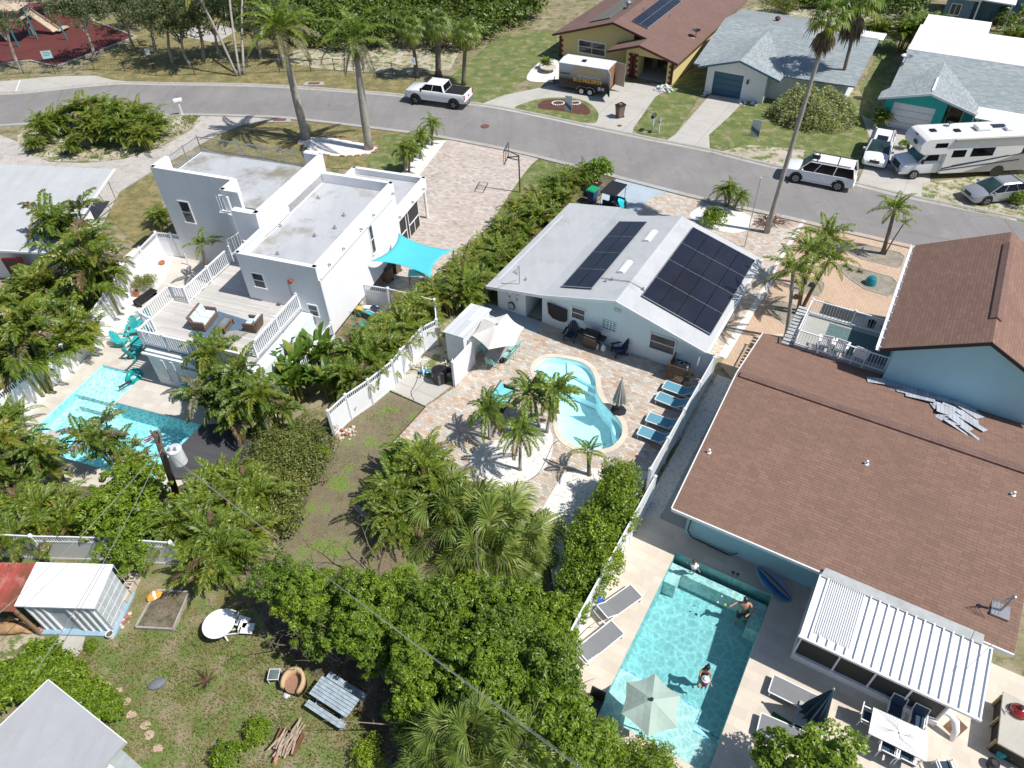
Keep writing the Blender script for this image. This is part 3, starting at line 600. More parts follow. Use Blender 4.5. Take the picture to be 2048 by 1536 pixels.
def weeds(name,label,area,n,seed,hts,mat,wd=.014,flat=.5):
 """short blades and weeds over a patch of ground: one uncountable mass"""
 rr=random.Random(seed);P_=[G(*p)for p in area];xs=[p.x for p in P_];ys=[p.y for p in P_];mb=MB();cnt=0;cl=[(rr.uniform(min(xs),max(xs)),rr.uniform(min(ys),max(ys)),rr.uniform(.3,1.1))for _ in range(int(n/60))]
 while cnt<n:
  if rr.random()<.7:c=cl[rr.randrange(len(cl))];x=rr.gauss(c[0],c[2]*.5);y=rr.gauss(c[1],c[2]*.5)
  else:x=rr.uniform(min(xs),max(xs));y=rr.uniform(min(ys),max(ys))
  ins=False;j=len(P_)-1
  for i in range(len(P_)):
   if(P_[i].y>y)!=(P_[j].y>y)and x<(P_[j].x-P_[i].x)*(y-P_[i].y)/(P_[j].y-P_[i].y)+P_[i].x:ins=not ins
   j=i
  cnt+=1
  if not ins:continue
  a=rr.uniform(0,2*pi);h=rr.uniform(*hts);d=Vector((cos(a)*h*flat,sin(a)*h*flat,h));w_=Vector((-sin(a),cos(a),0))*wd*rr.uniform(.6,1.5);p=Vector((x,y,.03));mb.add([p-w_,p+w_,p+d*.6+w_*.9,p+d,p+d*.6-w_*.9],[(0,1,2,3,4)])
 return tag(mb.build(name,mat),label,'grass',kind='stuff')
# ---------------- building helpers ----------------
YAW['S']=R(86)
def hit(F,axis,val,x,y):
 """where the sight line of photo pixel (x, y) meets the plane a=val or b=val of a frame"""
 d=(x-1024)/FPX*_r2-(y-768)/FPX*_u2+_fw;w=YAW[F]
 db=d.x*sin(w)-d.y*cos(w);da=d.x*cos(w)+d.y*sin(w);t=val/(da if axis=='a' else db)
 return(db*t,da*t,CH+d.z*t)
def onroof(F,zf,x,y):
 z=3.
 for i in range(12):b,a=loc(F,x,y,z);z=zf(b,a)
 return(b,a,z)
def shingle(name,F,along,c1,c2,c3,w=.33,h=.16,gap=(.03,.02,.018)):
 n=N(name);p=n.pos(rot=-(YAW[F]-pi/2)+(R(90)if along=='a' else 0));b=n.n('TexBrick');b.offset=.37;b.offset_frequency=3
 for k,v in(('Scale',1),('Brick Width',w*1.25),('Row Height',h*.85),('Mortar Size',.009),('Mortar Smooth',.6)):b.inputs[k].default_value=v
 b.inputs['Color1'].default_value=(0,0,0,1);b.inputs['Color2'].default_value=(1,1,1,1);b.inputs['Mortar'].default_value=(.5,.5,.5,1);n.l(p,b.inputs[0])
 c=n.ramp(b.outputs['Color'],[(0,c1),(.5,c2),(1,c3)]);c=n.mix(n.mul(b.outputs['Fac'],.62),c,gap)
 c=n.mix(n.mul(n.noise(p,.35,5,.6,.4,.7),.35),c,tuple(x*.72 for x in c2));g=n.noise(p,45,2,.7,.25,.75);c=n.mix(.5,c,n.mix(g,(.65,)*3,(1.35,)*3),'MULTIPLY')
 st=n.pos(rot=-(YAW[F]-pi/2)+(R(90)if along=='a' else 0),scale=(1.6,.16,1));c=n.mix(n.mul(n.noise(st,1.5,6,.75,.45,.8),.4),c,tuple(x*.66 for x in c2));c=n.mix(n.mul(n.noise(p,2.6,4,.8,.55,.8),.35),c,(c2[0]*.75,c2[1]*.85,c2[2]*.95))
 c=n.mix(n.mul(n.noise(n.pos(off=(7,3,1)),.5,5,.7,.5,.8),.3),c,tuple(min(1,x*1.35)for x in c2))
 n.bump(n.mul(b.outputs['Fac'],-1),.5,.01);return n.fin(c,.9)
BR=((.205,.120,.088),(.230,.136,.100),(.258,.152,.113))
M_BRB=shingle('brown_shingles','C','b',*BR);M_BRA=shingle('brown_shingles_tower','C','a',*BR)
M_BRY=shingle('dark_brown_shingles','C','b',(.17,.10,.082),(.19,.112,.092),(.215,.128,.103))
M_GRB=shingle('grey_shingles','C','b',(.22,.26,.28),(.28,.32,.335),(.36,.40,.41),gap=(.1,.11,.12));M_GRA=shingle('grey_shingles_gable','C','a',(.24,.28,.29),(.30,.34,.35),(.38,.42,.43),gap=(.12,.13,.14))
def membrane(name,col,F,along='a',seam=1.0,stain=(.30,.28,.22),amt=.5,sc=.28,lo=.52):
 n=N(name);p=n.pos(rot=-(YAW[F]-pi/2));c=n.mix(n.noise(p,.7,6,.7,.3,.75),col,tuple(x*.88 for x in col))
 s=n.pos(rot=-(YAW[F]-pi/2),scale=(1,.1,1)if along=='a' else(.1,1,1));c=n.mix(n.mul(n.noise(s,1.4,5,.7,.45,.8),.5),c,tuple(x*.72 for x in col))
 c=n.mix(n.mul(n.noise(p,sc,6,.7,lo,lo+.16),amt),c,stain)
 w=n.n('TexWave',wave_profile='SAW');w.bands_direction='X' if along=='a' else 'Y';w.inputs['Scale'].default_value=.314/seam;n.l(p,w.inputs[0])
 c=n.mix(n.mul(n.ramp(w.outputs['Fac'],[(0,(1,)*3),(.03,(0,)*3)]),.3),c,tuple(x*.5 for x in col));return n.fin(c,.8)
M_CROOF=membrane('pale_grey_roof',(.50,.515,.53),'C',stain=(.25,.25,.25),amt=.35,sc=.5,lo=.55)
M_LROOF=membrane('grey_roof_membrane',(.46,.475,.50),'L',stain=(.20,.18,.12),amt=.85,lo=.5,sc=.33)
M_LOWROOF=membrane('pale_metal_roof',(.50,.52,.53),'W',seam=.6,amt=.2)
M_TROOF=membrane('white_coated_roof',(.82,.82,.81),'C',amt=.7,stain=(.42,.40,.36),sc=.22,lo=.56)
M_DECKW=None
def planks(name,col,F,along,wd=.14,rough=.8):
 n=N(name);p=n.pos(rot=-(YAW[F]-pi/2)+(R(90)if along=='a' else 0));b=n.n('TexBrick');b.offset=.41
 for k,v in(('Scale',1),('Brick Width',3.4),('Row Height',wd),('Mortar Size',.006)):b.inputs[k].default_value=v
 b.inputs['Color1'].default_value=(0,0,0,1);b.inputs['Color2'].default_value=(1,1,1,1);n.l(p,b.inputs[0])
 c=n.ramp(b.outputs['Color'],[(0,tuple(x*.85 for x in col)),(1,tuple(min(1,x*1.1)for x in col))]);c=n.mix(b.outputs['Fac'],c,tuple(x*.35 for x in col))
 q=n.pos(rot=-(YAW[F]-pi/2)+(R(90)if along=='a' else 0),scale=(.2,1,1));c=n.mix(n.mul(n.noise(q,6,5,.7,.4,.75),.5),c,tuple(x*.72 for x in col));return n.fin(c,rough)
M_DECKW=planks('weathered_deck_boards',(.56,.54,.51),'L','b');M_DARKDECK=planks('dark_deck_boards',(.075,.075,.085),'L','b',.15)
M_LBLUE=stucco('light_blue_stucco',(.38,.63,.70));M_CWALL=stucco('pale_aqua_stucco',(.72,.80,.82))
M_YEL=solid('yellow_stucco',(.68,.56,.25),.9,var=.03);M_QUO=solid('dark_red_quoins',(.12,.025,.02),.8);M_TEAL=solid('teal_stucco',(.04,.45,.42),.9,var=.04)
M_BTRIM=solid('blue_trim',(.06,.16,.26),.6);M_GARB=solid('blue_garage_door',(.035,.12,.18),.5,var=.06);M_FLASH=solid('grey_flashing',(.40,.42,.42),.6,dirt=((.25,.25,.22),.5))
M_SOFF=solid('brown_trim',(.10,.035,.03),.7);M_SOLAR=None
def solar():
 n=N('solar_cells');c=n.mix(n.noise(n.pos(),.6,3,.5,.35,.65),(.012,.014,.026),(.02,.02,.03));n.fin(c,.22);n.b.inputs['Coat Weight'].default_value=.3;return n.m
M_SOLAR=solar();M_SFR=solid('panel_frame',(.33,.35,.37),.5)
M_SCREEN=solid('dark_insect_screen',(.03,.03,.03),.6)

def pt(side,pl,u,out,z):
 return{'f':(u,pl-out,z),'k':(u,pl+out,z),'r':(pl+out,u,z),'l':(pl-out,u,z)}[side]
def wbox(mb,side,pl,u0,u1,z0,z1,o0,o1):
 a=pt(side,pl,u0,o0,z0);b=pt(side,pl,u1,o1,z1)
 mb.box(min(a[0],b[0]),max(a[0],b[0]),min(a[1],b[1]),max(a[1],b[1]),z0,z1)
def window(h,side,pl,u0,u1,z0,z1,fm=None,gm=None,bars=1,vbars=0,name='window',fw=.07,sill=True,label=None):
 fm=fm or WHITE;gm=gm or GLASS
 if u0>u1:u0,u1=u1,u0
 m=MB()
 wbox(m,side,pl,u0-fw,u1+fw,z1,z1+fw,-.02,.05);wbox(m,side,pl,u0-fw,u1+fw,z0-fw,z0,-.02,.09 if sill else .05)
 wbox(m,side,pl,u0-fw,u0,z0,z1,-.02,.048);wbox(m,side,pl,u1,u1+fw,z0,z1,-.02,.048)
 for i in range(bars):z=z0+(z1-z0)*(i+1)/(bars+1);wbox(m,side,pl,u0,u1,z-.025,z+.025,0,.035)
 for i in range(vbars):u=u0+(u1-u0)*(i+1)/(vbars+1);wbox(m,side,pl,u-.025,u+.025,z0,z1,0,.032)
 f=h.p(name,m,fm)
 m=MB();wbox(m,side,pl,u0,u1,z0,z1,-.02,.012);h.p('pane',m,gm,parent=f)
 f.location=(0,0,0)
 if label:f['label']=label
 return f
def winpx(h,side,pl,x0,y0,x1,y1,**k):
 ax='a' if side in 'fk' else 'b';p=hit(h.F,ax,pl,x0,y0);q=hit(h.F,ax,pl,x1,y1);i=0 if ax=='a' else 1
 return window(h,side,pl,p[i],q[i],min(p[2],q[2]),max(p[2],q[2]),**k)
def slab(mb,pts,t=.12):
 n=len(pts);vs=list(pts)+[(p[0],p[1],p[2]-t)for p in pts]
 a=sum(pts[i][0]*pts[(i+1)%n][1]-pts[(i+1)%n][0]*pts[i][1]for i in range(n));top=tuple(range(n));bot=tuple(range(2*n-1,n-1,-1))
 fs=[top,bot]+[(i,n+i,n+(i+1)%n,(i+1)%n)for i in range(n)]
 if a<0:fs=[f[::-1]for f in fs]
 return mb.add(vs,fs)
def walls(mb,b0,b1,a0,a1,z0,z1,t=.2):
 mb.box(b0,b1,a0,a0+t,z0,z1);mb.box(b0,b1,a1-t,a1,z0,z1);mb.box(b0,b0+t,a0+t,a1-t,z0,z1);mb.box(b1-t,b1,a0+t,a1-t,z0,z1)
def gablewall(mb,prof,a,t=.2):
 """vertical wall in plane a with outline [(b, z)...]"""
 n=len(prof);vs=[(b,a,z)for b,z in prof]+[(b,a+t,z)for b,z in prof]
 mb.add(vs,[tuple(range(n)),tuple(range(2*n-1,n-1,-1))]+[(i,n+i,n+(i+1)%n,(i+1)%n)[::-1]for i in range(n)])
def vent(F,zf,x,y,h,r=.05,name='vent_pipe',m=None,hh=.25):
 b,a,z=onroof(F,zf,x,y);mb=MB().cyl(b,a,z-.05,z+hh,r,n=8);mb.cyl(b,a,z-.02,z+.02,r*2,n=8);return h.p(name,mb,m or STEEL)
def railing(h,pts,z,ht=1.0,gap=.13,m=None,post=.1,balr=.035,name='railing',topw=.11,posts=2.0,mesh=None):
 """one run of railing as a part: top rail, bottom rail, balusters; its posts are sub-parts"""
 m=m or VINYL;mb=MB();pb=[]
 for(b0,a0),(b1,a1)in zip(pts,pts[1:]):
  mb.bar((b0,a0,z+ht),(b1,a1,z+ht),topw,.05);mb.bar((b0,a0,z+.1),(b1,a1,z+.1),.05,.06)
  L=sqrt((b1-b0)**2+(a1-a0)**2);k=max(1,int(L/gap))
  for i in range(1,k):t=i/k;x=b0+(b1-b0)*t;y=a0+(a1-a0)*t;mb.box(x-balr/2,x+balr/2,y-balr/2,y+balr/2,z+.1,z+ht)
  q=max(1,round(L/posts))
  for i in range(q+1):pb.append((b0+(b1-b0)*i/q,a0+(a1-a0)*i/q))
 o=h.p(name,mb,m);seen=[]
 for x,y in pb:
  if any(abs(x-u)+abs(y-v)<.1 for u,v in seen):continue
  seen.append((x,y));q=MB().box(x-post/2,x+post/2,y-post/2,y+post/2,z,z+ht+.07);q.box(x-post*.65,x+post*.65,y-post*.65,y+post*.65,z+ht+.07,z+ht+.1);h.p('post',q,m,parent=o)
 return o

# ---------------- house with solar panels (centre) ----------------
CR=[(-19.47,1.87),(-15.68,2.56),(-11.22,3.79),(-6.0,2.36)]
def crz(b,a=0):
 for(b0,z0),(b1,z1)in zip(CR,CR[1:]):
  if b<=b1 or b1==-6.0:return z0+(z1-z0)*(b-b0)/(b1-b0)
h=House('bungalow','low white bungalow with pale grey roof and two black solar arrays, behind the kidney pool','house','C',-12.5,33.5)
m=MB();a0,a1=28.77,38.45
for k,((b0,z0),(b1,z1))in enumerate(zip(CR,CR[1:])):
 af=39.6 if k==0 else a1
 if k==0:slab(m,[(b0,a0,z0),(-15.68,a0,z1),(-15.68,af,z1),(b0,af,z0)],.14)
 elif k==1:slab(m,[(b0,a0,z0),(b1,a0,z1),(b1,a1,z1),(-14.0,a1,crz(-14.0)),(-14.75,39.3,crz(-14.75)),(b0,39.5,z0)],.14)
 else:slab(m,[(b0,a0,z0),(b1,a0,z1),(b1,a1,z1),(b0,a1,z0)],.14)
roof=h.p('roof',m,M_CROOF)
m=MB()
for(b0,z0),(b1,z1)in zip(CR,CR[1:]):m.bar((b0,a0-.02,z0-.09),(b1,a0-.02,z1-.09),.04,.2)
h.p('fascia',m,WHITE)
m=MB()
def cw(b0,b1,lo=0,a=29.37,t=.2):
 bs=[b0]+[b for b,_ in CR if b0<b<b1]+[b1];gablewall(m,[(b0,lo),(b1,lo)]+[(b,crz(b)-.13)for b in reversed(bs)],a,t)
cw(-19.07,-17.12);cw(-17.12,-16.0,2.05);cw(-16.0,-6.45);cw(-19.07,-6.45,0,37.8)
m.box(-19.07,-18.87,29.57,37.8,0,1.95);m.box(-6.65,-6.45,29.57,37.8,0,2.45);m.box(-17.3,-17.12,29.57,34,0,2.2);m.box(-16.0,-15.85,29.57,34,0,2.3)
h.p('wall',m,M_CWALL)
m=MB().box(-17.1,-16.02,29.6,34,.012,.03);h.p('passage_floor',m,M_GREYC);m=MB().box(-17.1,-16.02,33.5,33.6,.03,2.05);h.p('back_door',m,BLACK)
winpx(h,'f',29.37,1145,613,1169,641);winpx(h,'f',29.37,1303,666,1346.5,709)
gb=glass('glass_block',(.12,.28,.26),.25);winpx(h,'f',29.37,1206,638,1231,663,bars=3,vbars=3,gm=gb,fw=.04,label='glass block window')
def array(b0,a0,nb,na,pw,pl):
 fr_=MB();pn=[]
 for i in range(nb):
  for j in range(na):
   x0=b0+i*pw;y0=a0+j*pl;za=crz(x0)+.13;zb=crz(x0+pw)+.13
   p=[(x0+.012,y0+.012,za),(x0+pw-.012,y0+.012,zb),(x0+pw-.012,y0+pl-.012,zb),(x0+.012,y0+pl-.012,za)];pn.append(p)
   fr_.bar((x0,y0,za-.015),(x0+pw,y0,zb-.015),.03,.04);fr_.bar((x0,y0+pl,za-.015),(x0+pw,y0+pl,zb-.015),.03,.04)
   fr_.bar((x0,y0,za-.015),(x0,y0+pl,za-.015),.03,.04);fr_.bar((x0+pw,y0,zb-.015),(x0+pw,y0+pl,zb-.015),.03,.04)
 o=h.p('solar_array',fr_,M_SFR,parent=None)
 for p in pn:q=MB();slab(q,p,.03);h.p('solar_panel',q,M_SOLAR,parent=o)
array(-10.25,30.05,4,4,1.005,1.94);array(-14.88,29.66,2,4,.93,1.94)
for x,y in((1299,473),(1248.5,535)):
 b,a,z=onroof('C',crz,x,y);q=MB();n_=10
 vs=[(b+.26*cos(pi*i/n_),a+s,z-.03+.17*sin(pi*i/n_)+(-.27*.26*cos(pi*i/n_)*-1))for s in(-.62,.62)for i in range(n_+1)]
 q.add(vs,[(i,i+1,n_+2+i,n_+1+i)[::-1]for i in range(n_)]+[tuple(range(n_+1)),tuple(range(2*n_+1,n_,-1))]);h.p('skylight',q,solid('skylight_white',(.85,.86,.86),.4)if x==1299 else bpy.data.materials['skylight_white'])
for x,y in((1212,563),(1224,560),(1052,560),(1286,580)):vent('C',crz,x,y,h,.045,hh=.18)
m=MB();P_=[onroof('C',crz,*q)for q in((1202,557),(1224,560),(1258,564),(1286,579))]
for p,q in zip(P_,P_[1:]):m.bar((p[0],p[1],p[2]+.05),(q[0],q[1],q[2]+.05),.03)
h.p('conduit',m,STEEL)
m=MB();gz=2.3;m.bar((-5.93,28.8,gz),(-5.93,38.4,gz),.13,.11);h.p('gutter',m,WHITE)
b,a,z=onroof('C',crz,1039,568);m=MB().tube([(b,a,z),(b,a,z+1.25)],.03);m.tube([(b,a,z+1.2),(b-.15,a,z+1.3),(b-.1,a,z+1.15)],.02)
for k in range(5):m.tube([(b,a,z+1.2-.1*k),(b-.25-.05*k,a-.1,z+.95-.05*k),(b-.1,a,z+.6)],.008,4)
h.p('service_mast',m,STEEL)
for k,(bb,zz,s)in enumerate([(-18.7,1.55,.14),(-18.35,1.5,.18),(-17.95,1.6,.16),(-17.65,1.55,.14),(-18.2,1.15,.09),(-17.7,1.1,.1)]):h.p('meter_box',MB().box(bb-s/2,bb+s/2,29.24,29.36,zz-s/2,zz+s/2),STEEL)
tv=[]
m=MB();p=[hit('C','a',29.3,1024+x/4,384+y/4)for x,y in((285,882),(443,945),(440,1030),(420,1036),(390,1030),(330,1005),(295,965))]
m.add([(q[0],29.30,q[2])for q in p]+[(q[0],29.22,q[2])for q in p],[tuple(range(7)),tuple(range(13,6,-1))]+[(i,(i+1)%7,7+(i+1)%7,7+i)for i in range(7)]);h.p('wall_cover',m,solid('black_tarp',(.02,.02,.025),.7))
m=MB();q=hit('C','a',29.37,1235,621)
for k in range(5):m.box(q[0]-.2,q[0]+.2,29.33,29.36,q[2]-.12+k*.055,q[2]-.09+k*.055)
h.p('gable_vent',m,WHITE)

# ---------------- long brown-roofed house (right) ----------------
def rz(b,a):return 2.6+(a-18.5)*(1.4/7.7)if a<26.2 else 4.0-(a-26.2)*(1.4/5.2)
h=House('long_house','light blue single storey house under a long brown shingle roof, beside the rectangular pool','house','C',2.5,25)
m=MB();slab(m,[(-3.85,18.5,2.6),(8.8,18.5,2.6),(8.8,26.2,4.0),(-3.85,26.2,4.0)],.1);slab(m,[(-3.85,26.2,4.0),(8.8,26.2,4.0),(8.8,31.4,2.6),(-3.85,31.4,2.6)],.1);roof=h.p('roof',m,M_BRB)
m=MB();m.add([(-3.7,26.0,4.05),(8.7,26.0,4.05),(8.7,26.2,4.10),(-3.7,26.2,4.10),(-3.7,26.4,4.05),(8.7,26.4,4.05),(-3.7,26.0,3.95),(8.7,26.0,3.95),(-3.7,26.4,3.9),(8.7,26.4,3.9)],[(0,1,2,3),(3,2,5,4),(6,7,1,0),(4,5,9,8),(6,0,3,4,8),(1,7,9,5,2)]);h.p('ridge_vent',m,M_BRY)
m=MB();m.box(-3.86,8.8,18.44,18.5,2.44,2.6);m.bar((-3.88,18.5,2.53),(-3.88,26.2,3.93),.05,.16);m.bar((-3.88,26.2,3.93),(-3.88,31.4,2.53),.05,.16);h.p('fascia',m,WHITE)
m=MB();gablewall(m,[(19.4,0),(30.8,0),(30.8,2.6),(26.2,3.85),(19.4,2.6)],0,.2)
m.v=[(-3.3+v[1],v[0],v[2])for v in m.v];m.f=[f[::-1]for f in m.f];m.box(-3.1,8.5,19.4,19.6,0,2.62);m.box(8.3,8.5,19.6,30.8,0,2.6);m.box(-3.1,8.3,30.6,30.8,0,2.6);h.p('wall',m,M_LBLUE)
window(h,'f',19.4,hit('C','a',19.4,1491,1083)[0],hit('C','a',19.4,1610,1140)[0],1.35,2.1,vbars=2,bars=0)
m=MB();q=hit('C','a',19.3,1440,1092);m.tube([(-3.1,19.3,2.2),(-3.15,19.28,.5),(-2.9,19.28,.15),(-1.2,19.25,.08),(-.9,19.28,.4)],.03,6);h.p('wall_pipe',m,BLACK)
for x,y in((1418,905),(1733,928),(2026,990)):vent('C',rz,x,y,h,.05,m=WHITE,hh=.2)
b,a,z=onroof('C',rz,2000,1222);m=MB().tube([(b,a,z),(b+.05,a,z+1.0)],.05,8);m.box(b-.3,b+.3,a-.3,a+.3,z-.03,z+.06);m.ell(b+.05,a,z+1.02,.09,.09,.09,8,5)
for k in range(4):m.tube([(b,a,z+.95),(b-.2-.12*k,a-.15-.05*k,z+.65),(b-.15-.1*k,a-.45,z+.3)],.012,4)
h.p('service_mast',m,STEEL)
# loose shingle bundles
shp=House('shingle_pile','pile of loose whitish shingle sheets on the brown roof below the blue gable wall','shingles','C',5.6,29)
M_SHG=planks('whitish_shingle',(.42,.45,.50),'C','a',.17)
rs=random.Random(8)
SP=[(1775,765,.3,1.0,.7),(1800,776,.2,.9,.7),(1822,782,.25,1.1,.9),(1838,792,.15,1.0,.9),(1855,788,.1,.6,.6),(1872,783,.15,.9,.5),(1885,776,.1,1.3,.5),(1900,781,.0,1.2,.5),(1882,797,.15,1.2,.8),(1908,796,-.1,1.2,.8),(1925,802,-.5,1.1,.6),(1895,812,.1,1.1,.8),(1918,815,-.1,1.1,.8),(1935,822,-.45,1.0,.6),(1898,828,.1,.9,.7),(1918,832,-.2,1.0,.6),(1940,838,-.4,.9,.5),(1902,842,.4,.5,.6),(1920,848,-.3,.9,.4),(1945,850,-.45,.9,.35),(1915,858,-.35,1.0,.18),(1940,868,-.45,.8,.16),(1885,835,.9,.5,.4),(1876,815,.5,.5,.5),(1750,764,.3,.6,.4)]
for k,(x,y,r,w_,l_)in enumerate(SP):
 b,a,z=onroof('C',rz,x,y);m=MB().cbox(b,a,z+.03+.016*(k%5)+.02*rs.random(),w_*1.25,l_*1.2,.012,rz=r-.1+rs.uniform(-.12,.12),rx=R(-15)+rs.uniform(-.09,.09),ry=rs.uniform(-.06,.06));shp.p('shingle_sheet',m,M_SHG)
# screened porch with pan roof
h=House('screen_porch','porch with white ribbed metal roof and dark screens on the brown-roofed house','porch','C',5.1,17)
m=MB();B0,B1=2.2,8.08;slab(m,[(B0,15.62,2.38),(B1,15.62,2.38),(B1,18.3,2.68),(B0,18.3,2.68)],.05)
n_=19
for i in range(n_+1):
 x=B0+(B1-B0)*i/n_
 if i in(2,3,4,5):continue
 m.bar((x,15.63,2.42),(x,18.25,2.71),.045,.09)
for i in range(18):x=B0+.35+i*.075;m.bar((x,15.95,2.46),(x,18.25,2.72),.03,.04)
for i in range(6):x=B0+(B1-B0)*i/n_;m.bar((x,15.63,2.42),(x,15.95,2.46),.045,.09)
h.p('roof',m,solid('bright_white_metal',(.86,.87,.88),.4,var=.02))
m=MB();m.box(B0-.05,B1+.05,15.54,15.62,2.33,2.44);h.p('gutter',m,WHITE);m=MB();m.add([(B0,18.2,2.74),(B1-.3,18.2,2.74),(B1-.3,18.62,2.79),(B0+.1,18.62,2.79)],[(0,1,2,3)]);h.p('flashing',m,M_FLASH)
m=MB();wa=15.98;m.box(B0+.1,7.45,wa,wa+.12,0,.42);m.box(B0+.1,B0+.22,wa+.12,19.35,0,.75);m.box(7.33,7.45,wa+.12,19.35,0,2.3);m.box(B0+.1,7.45,wa-.03,wa+.15,.42,.46);h.p('knee_wall',m,WHITE)
for x in(B0+.14,3.75,5.0,6.2,7.38):h.p('screen_post',MB().box(x-.03,x+.03,wa+.02,wa+.08,.46,2.33),WHITE)
m=MB();m.box(B0+.15,7.33,wa+.09,wa+.1,.46,2.33);m.box(B0+.15,B0+.16,wa+.1,19.3,.75,2.4);h.p('screen',m,M_SCREEN)
# ---------------- two-storey brown-roofed house (upper right) ----------------
h=House('tall_house','light blue two-storey house with steep brown gable roof and white rain gutter','house','C',5.4,35)
m=MB();slab(m,[(1.55,30.2,4.75),(5.43,30.2,6.75),(5.43,40.0,6.75),(1.55,40.0,4.75)],.12);slab(m,[(5.43,30.2,6.75),(9.3,30.2,4.75),(9.3,40.0,4.75),(5.43,40.0,6.75)],.12);h.p('roof',m,M_BRA)
m=MB();m.add([(5.2,32,6.70),(5.2,38.8,6.70),(5.43,38.8,6.85),(5.43,32,6.85),(5.66,32,6.70),(5.66,38.8,6.70),(5.2,32,6.5),(5.2,38.8,6.5),(5.66,32,6.5),(5.66,38.8,6.5)],[(0,3,2,1),(3,4,5,2),(6,0,1,7),(4,8,9,5),(6,8,4,3,0),(1,2,5,9,7)]);h.p('ridge_vent',m,M_BRY)
m=MB();m.bar((1.55,30.17,4.66),(5.43,30.17,6.66),.05,.16);m.bar((5.43,30.17,6.66),(9.3,30.17,4.66),.05,.16);h.p('rake_board',m,BLACK)
m=MB();gablewall(m,[(2.16,0),(8.7,0),(8.7,4.95),(5.43,6.6),(2.16,4.95)],30.4);gablewall(m,[(2.16,0),(8.7,0),(8.7,4.95),(5.43,6.6),(2.16,4.95)],39.5);m.box(2.16,2.36,30.6,39.5,0,4.9);m.box(8.5,8.7,30.6,39.5,0,4.9)
m.bar((1.75,30.32,4.72),(5.43,30.32,6.6),.1,.1);m.bar((5.43,30.32,6.6),(9.1,30.32,4.72),.1,.1);h.p('wall',m,M_LBLUE)
m=MB();m.box(1.36,1.54,30.15,40.0,4.60,4.63);m.box(1.34,1.37,30.15,40.0,4.63,4.74);
for i in range(14):m.box(1.34,1.56,30.3+i*.73,30.34+i*.73,4.7,4.745)
h.p('gutter',m,WHITE)
# balcony
h=House('balcony','raised deck with white metal railing and three white rocking chairs','balcony','C',-.1,32.3)
NW=loc('C',1625,599,3.85);SW=loc('C',1597.5,660,3.85);SE=loc('C',1779,716,3.85);NE=loc('C',1779,642,3.85)
sw=(SW[0],SW[1]);nw=(sw[0],NW[1]);se=(2.1,SE[1]);ne=(2.1,NE[1]);dz=2.9
m=MB();m.box(nw[0]-.02,2.12,sw[1]-.05,nw[1]+.05,dz-.15,dz);h.p('floor',m,concrete('balcony_floor',(.42,.42,.39),.3))
m=MB();q=sw[0]
for i in range(14):y=sw[1]-.55+i*((nw[1]-sw[1]+1.1)/13);m.box(q-.62,q-.05,y,y+.2,dz-.25,dz-.19)
for i in range(24):x=q+i*.185;m.box(x,x+.15,nw[1]+.08,nw[1]+.6,dz-.25,dz-.19)
h.p('slatted_ledge',m,solid('pale_grey_slats',(.45,.48,.50),.7))
m=MB();m.box(q-.7,2.12,sw[1]-.62,sw[1]-.5,dz-.5,dz-.12);m.box(q-.7,2.12,sw[1]-.5,sw[1]-.05,dz-.32,dz-.3);h.p('edge_beam',m,solid('cream_beam',(.55,.53,.46),.8))
m=MB();m.box(q+.2,2.1,31.6,nw[1]-.3,0,dz-.2);h.p('wall',m,M_LBLUE)
m=MB();m.box(-1.0,2.1,sw[1]+.5,nw[1]-.25,dz,dz+.012);h.p('rug',m,solid('patterned_rug',(.10,.17,.17),.9,var=.3,scale=14))
railing(h,[ne,nw,sw,se],dz,.95,.14,WHITE,.07,.018,topw=.06,posts=1.9)

# ---------------- white modern house (left) ----------------
h=House('modern_house','white flat-roofed modern house with stepped parapets, roof terrace and big wooden deck','house','L',-26,30)
zt=6.7;zm=5.7;zf=5.65;p0=hit;T={}
bl=-34.75;af=31.5;am=26.15;ab=36.0;bw=-25.3;br=-20.36
m=MB();q1=loc('L',465,359,zt);q2=loc('L',440,380,zt);q3=loc('L',471,389,zt);J0=q1[0];JA=q2[1];J1=q3[0]
# terrace block
def para(pts,z0,z1,t=.22):
 for(x0,y0),(x1,y1)in zip(pts,pts[1:]):m.bar((x0,y0,(z0+z1)/2),(x1,y1,(z0+z1)/2),t,z1-z0)
JA=min(JA,af-.7);tl=af
m.box(bl,bw,af,ab,0,zf-.05)
m.box(J0,J1,JA,af,0,zf-.05)
m.box(bl,J0-.001,af,af+.22,zf-.05,zt);m.box(bl,bl+.22,af+.22,af+1.5,zf-.05,zt);m.box(J0,J0+.22,JA,af+.22,zf-.05,zt);m.box(J0+.22,J1,JA,JA+.22,zf-.05,zt)
m.box(bw-.22,bw,28.6,ab+.05,zm-.6,zt-.05);m.box(-26.9,bw-.22,28.6,28.8,zf-.9,zt-.05);m.box(-26.6,bw-.22,ab-.1,ab+.1,zf-.05,zt-.05)
m.box(J1,bw-.22,29.2,af,0,2.7)
# main block
m.box(bw,br,am,35.6,1.05,zm-.65);m.box(bw,-21.3,am,35.6,0,1.05)
m.box(bw,br,am,am+.16,zm-.65,zm);m.box(br-.2,br,am+.16,35.6,zm-.65,zm);m.box(bw+.01,br-.2,35.4,35.6,zm-.65,zm);m.box(bw,bw+.12,am+.16,28.6,zm-.65,zm)
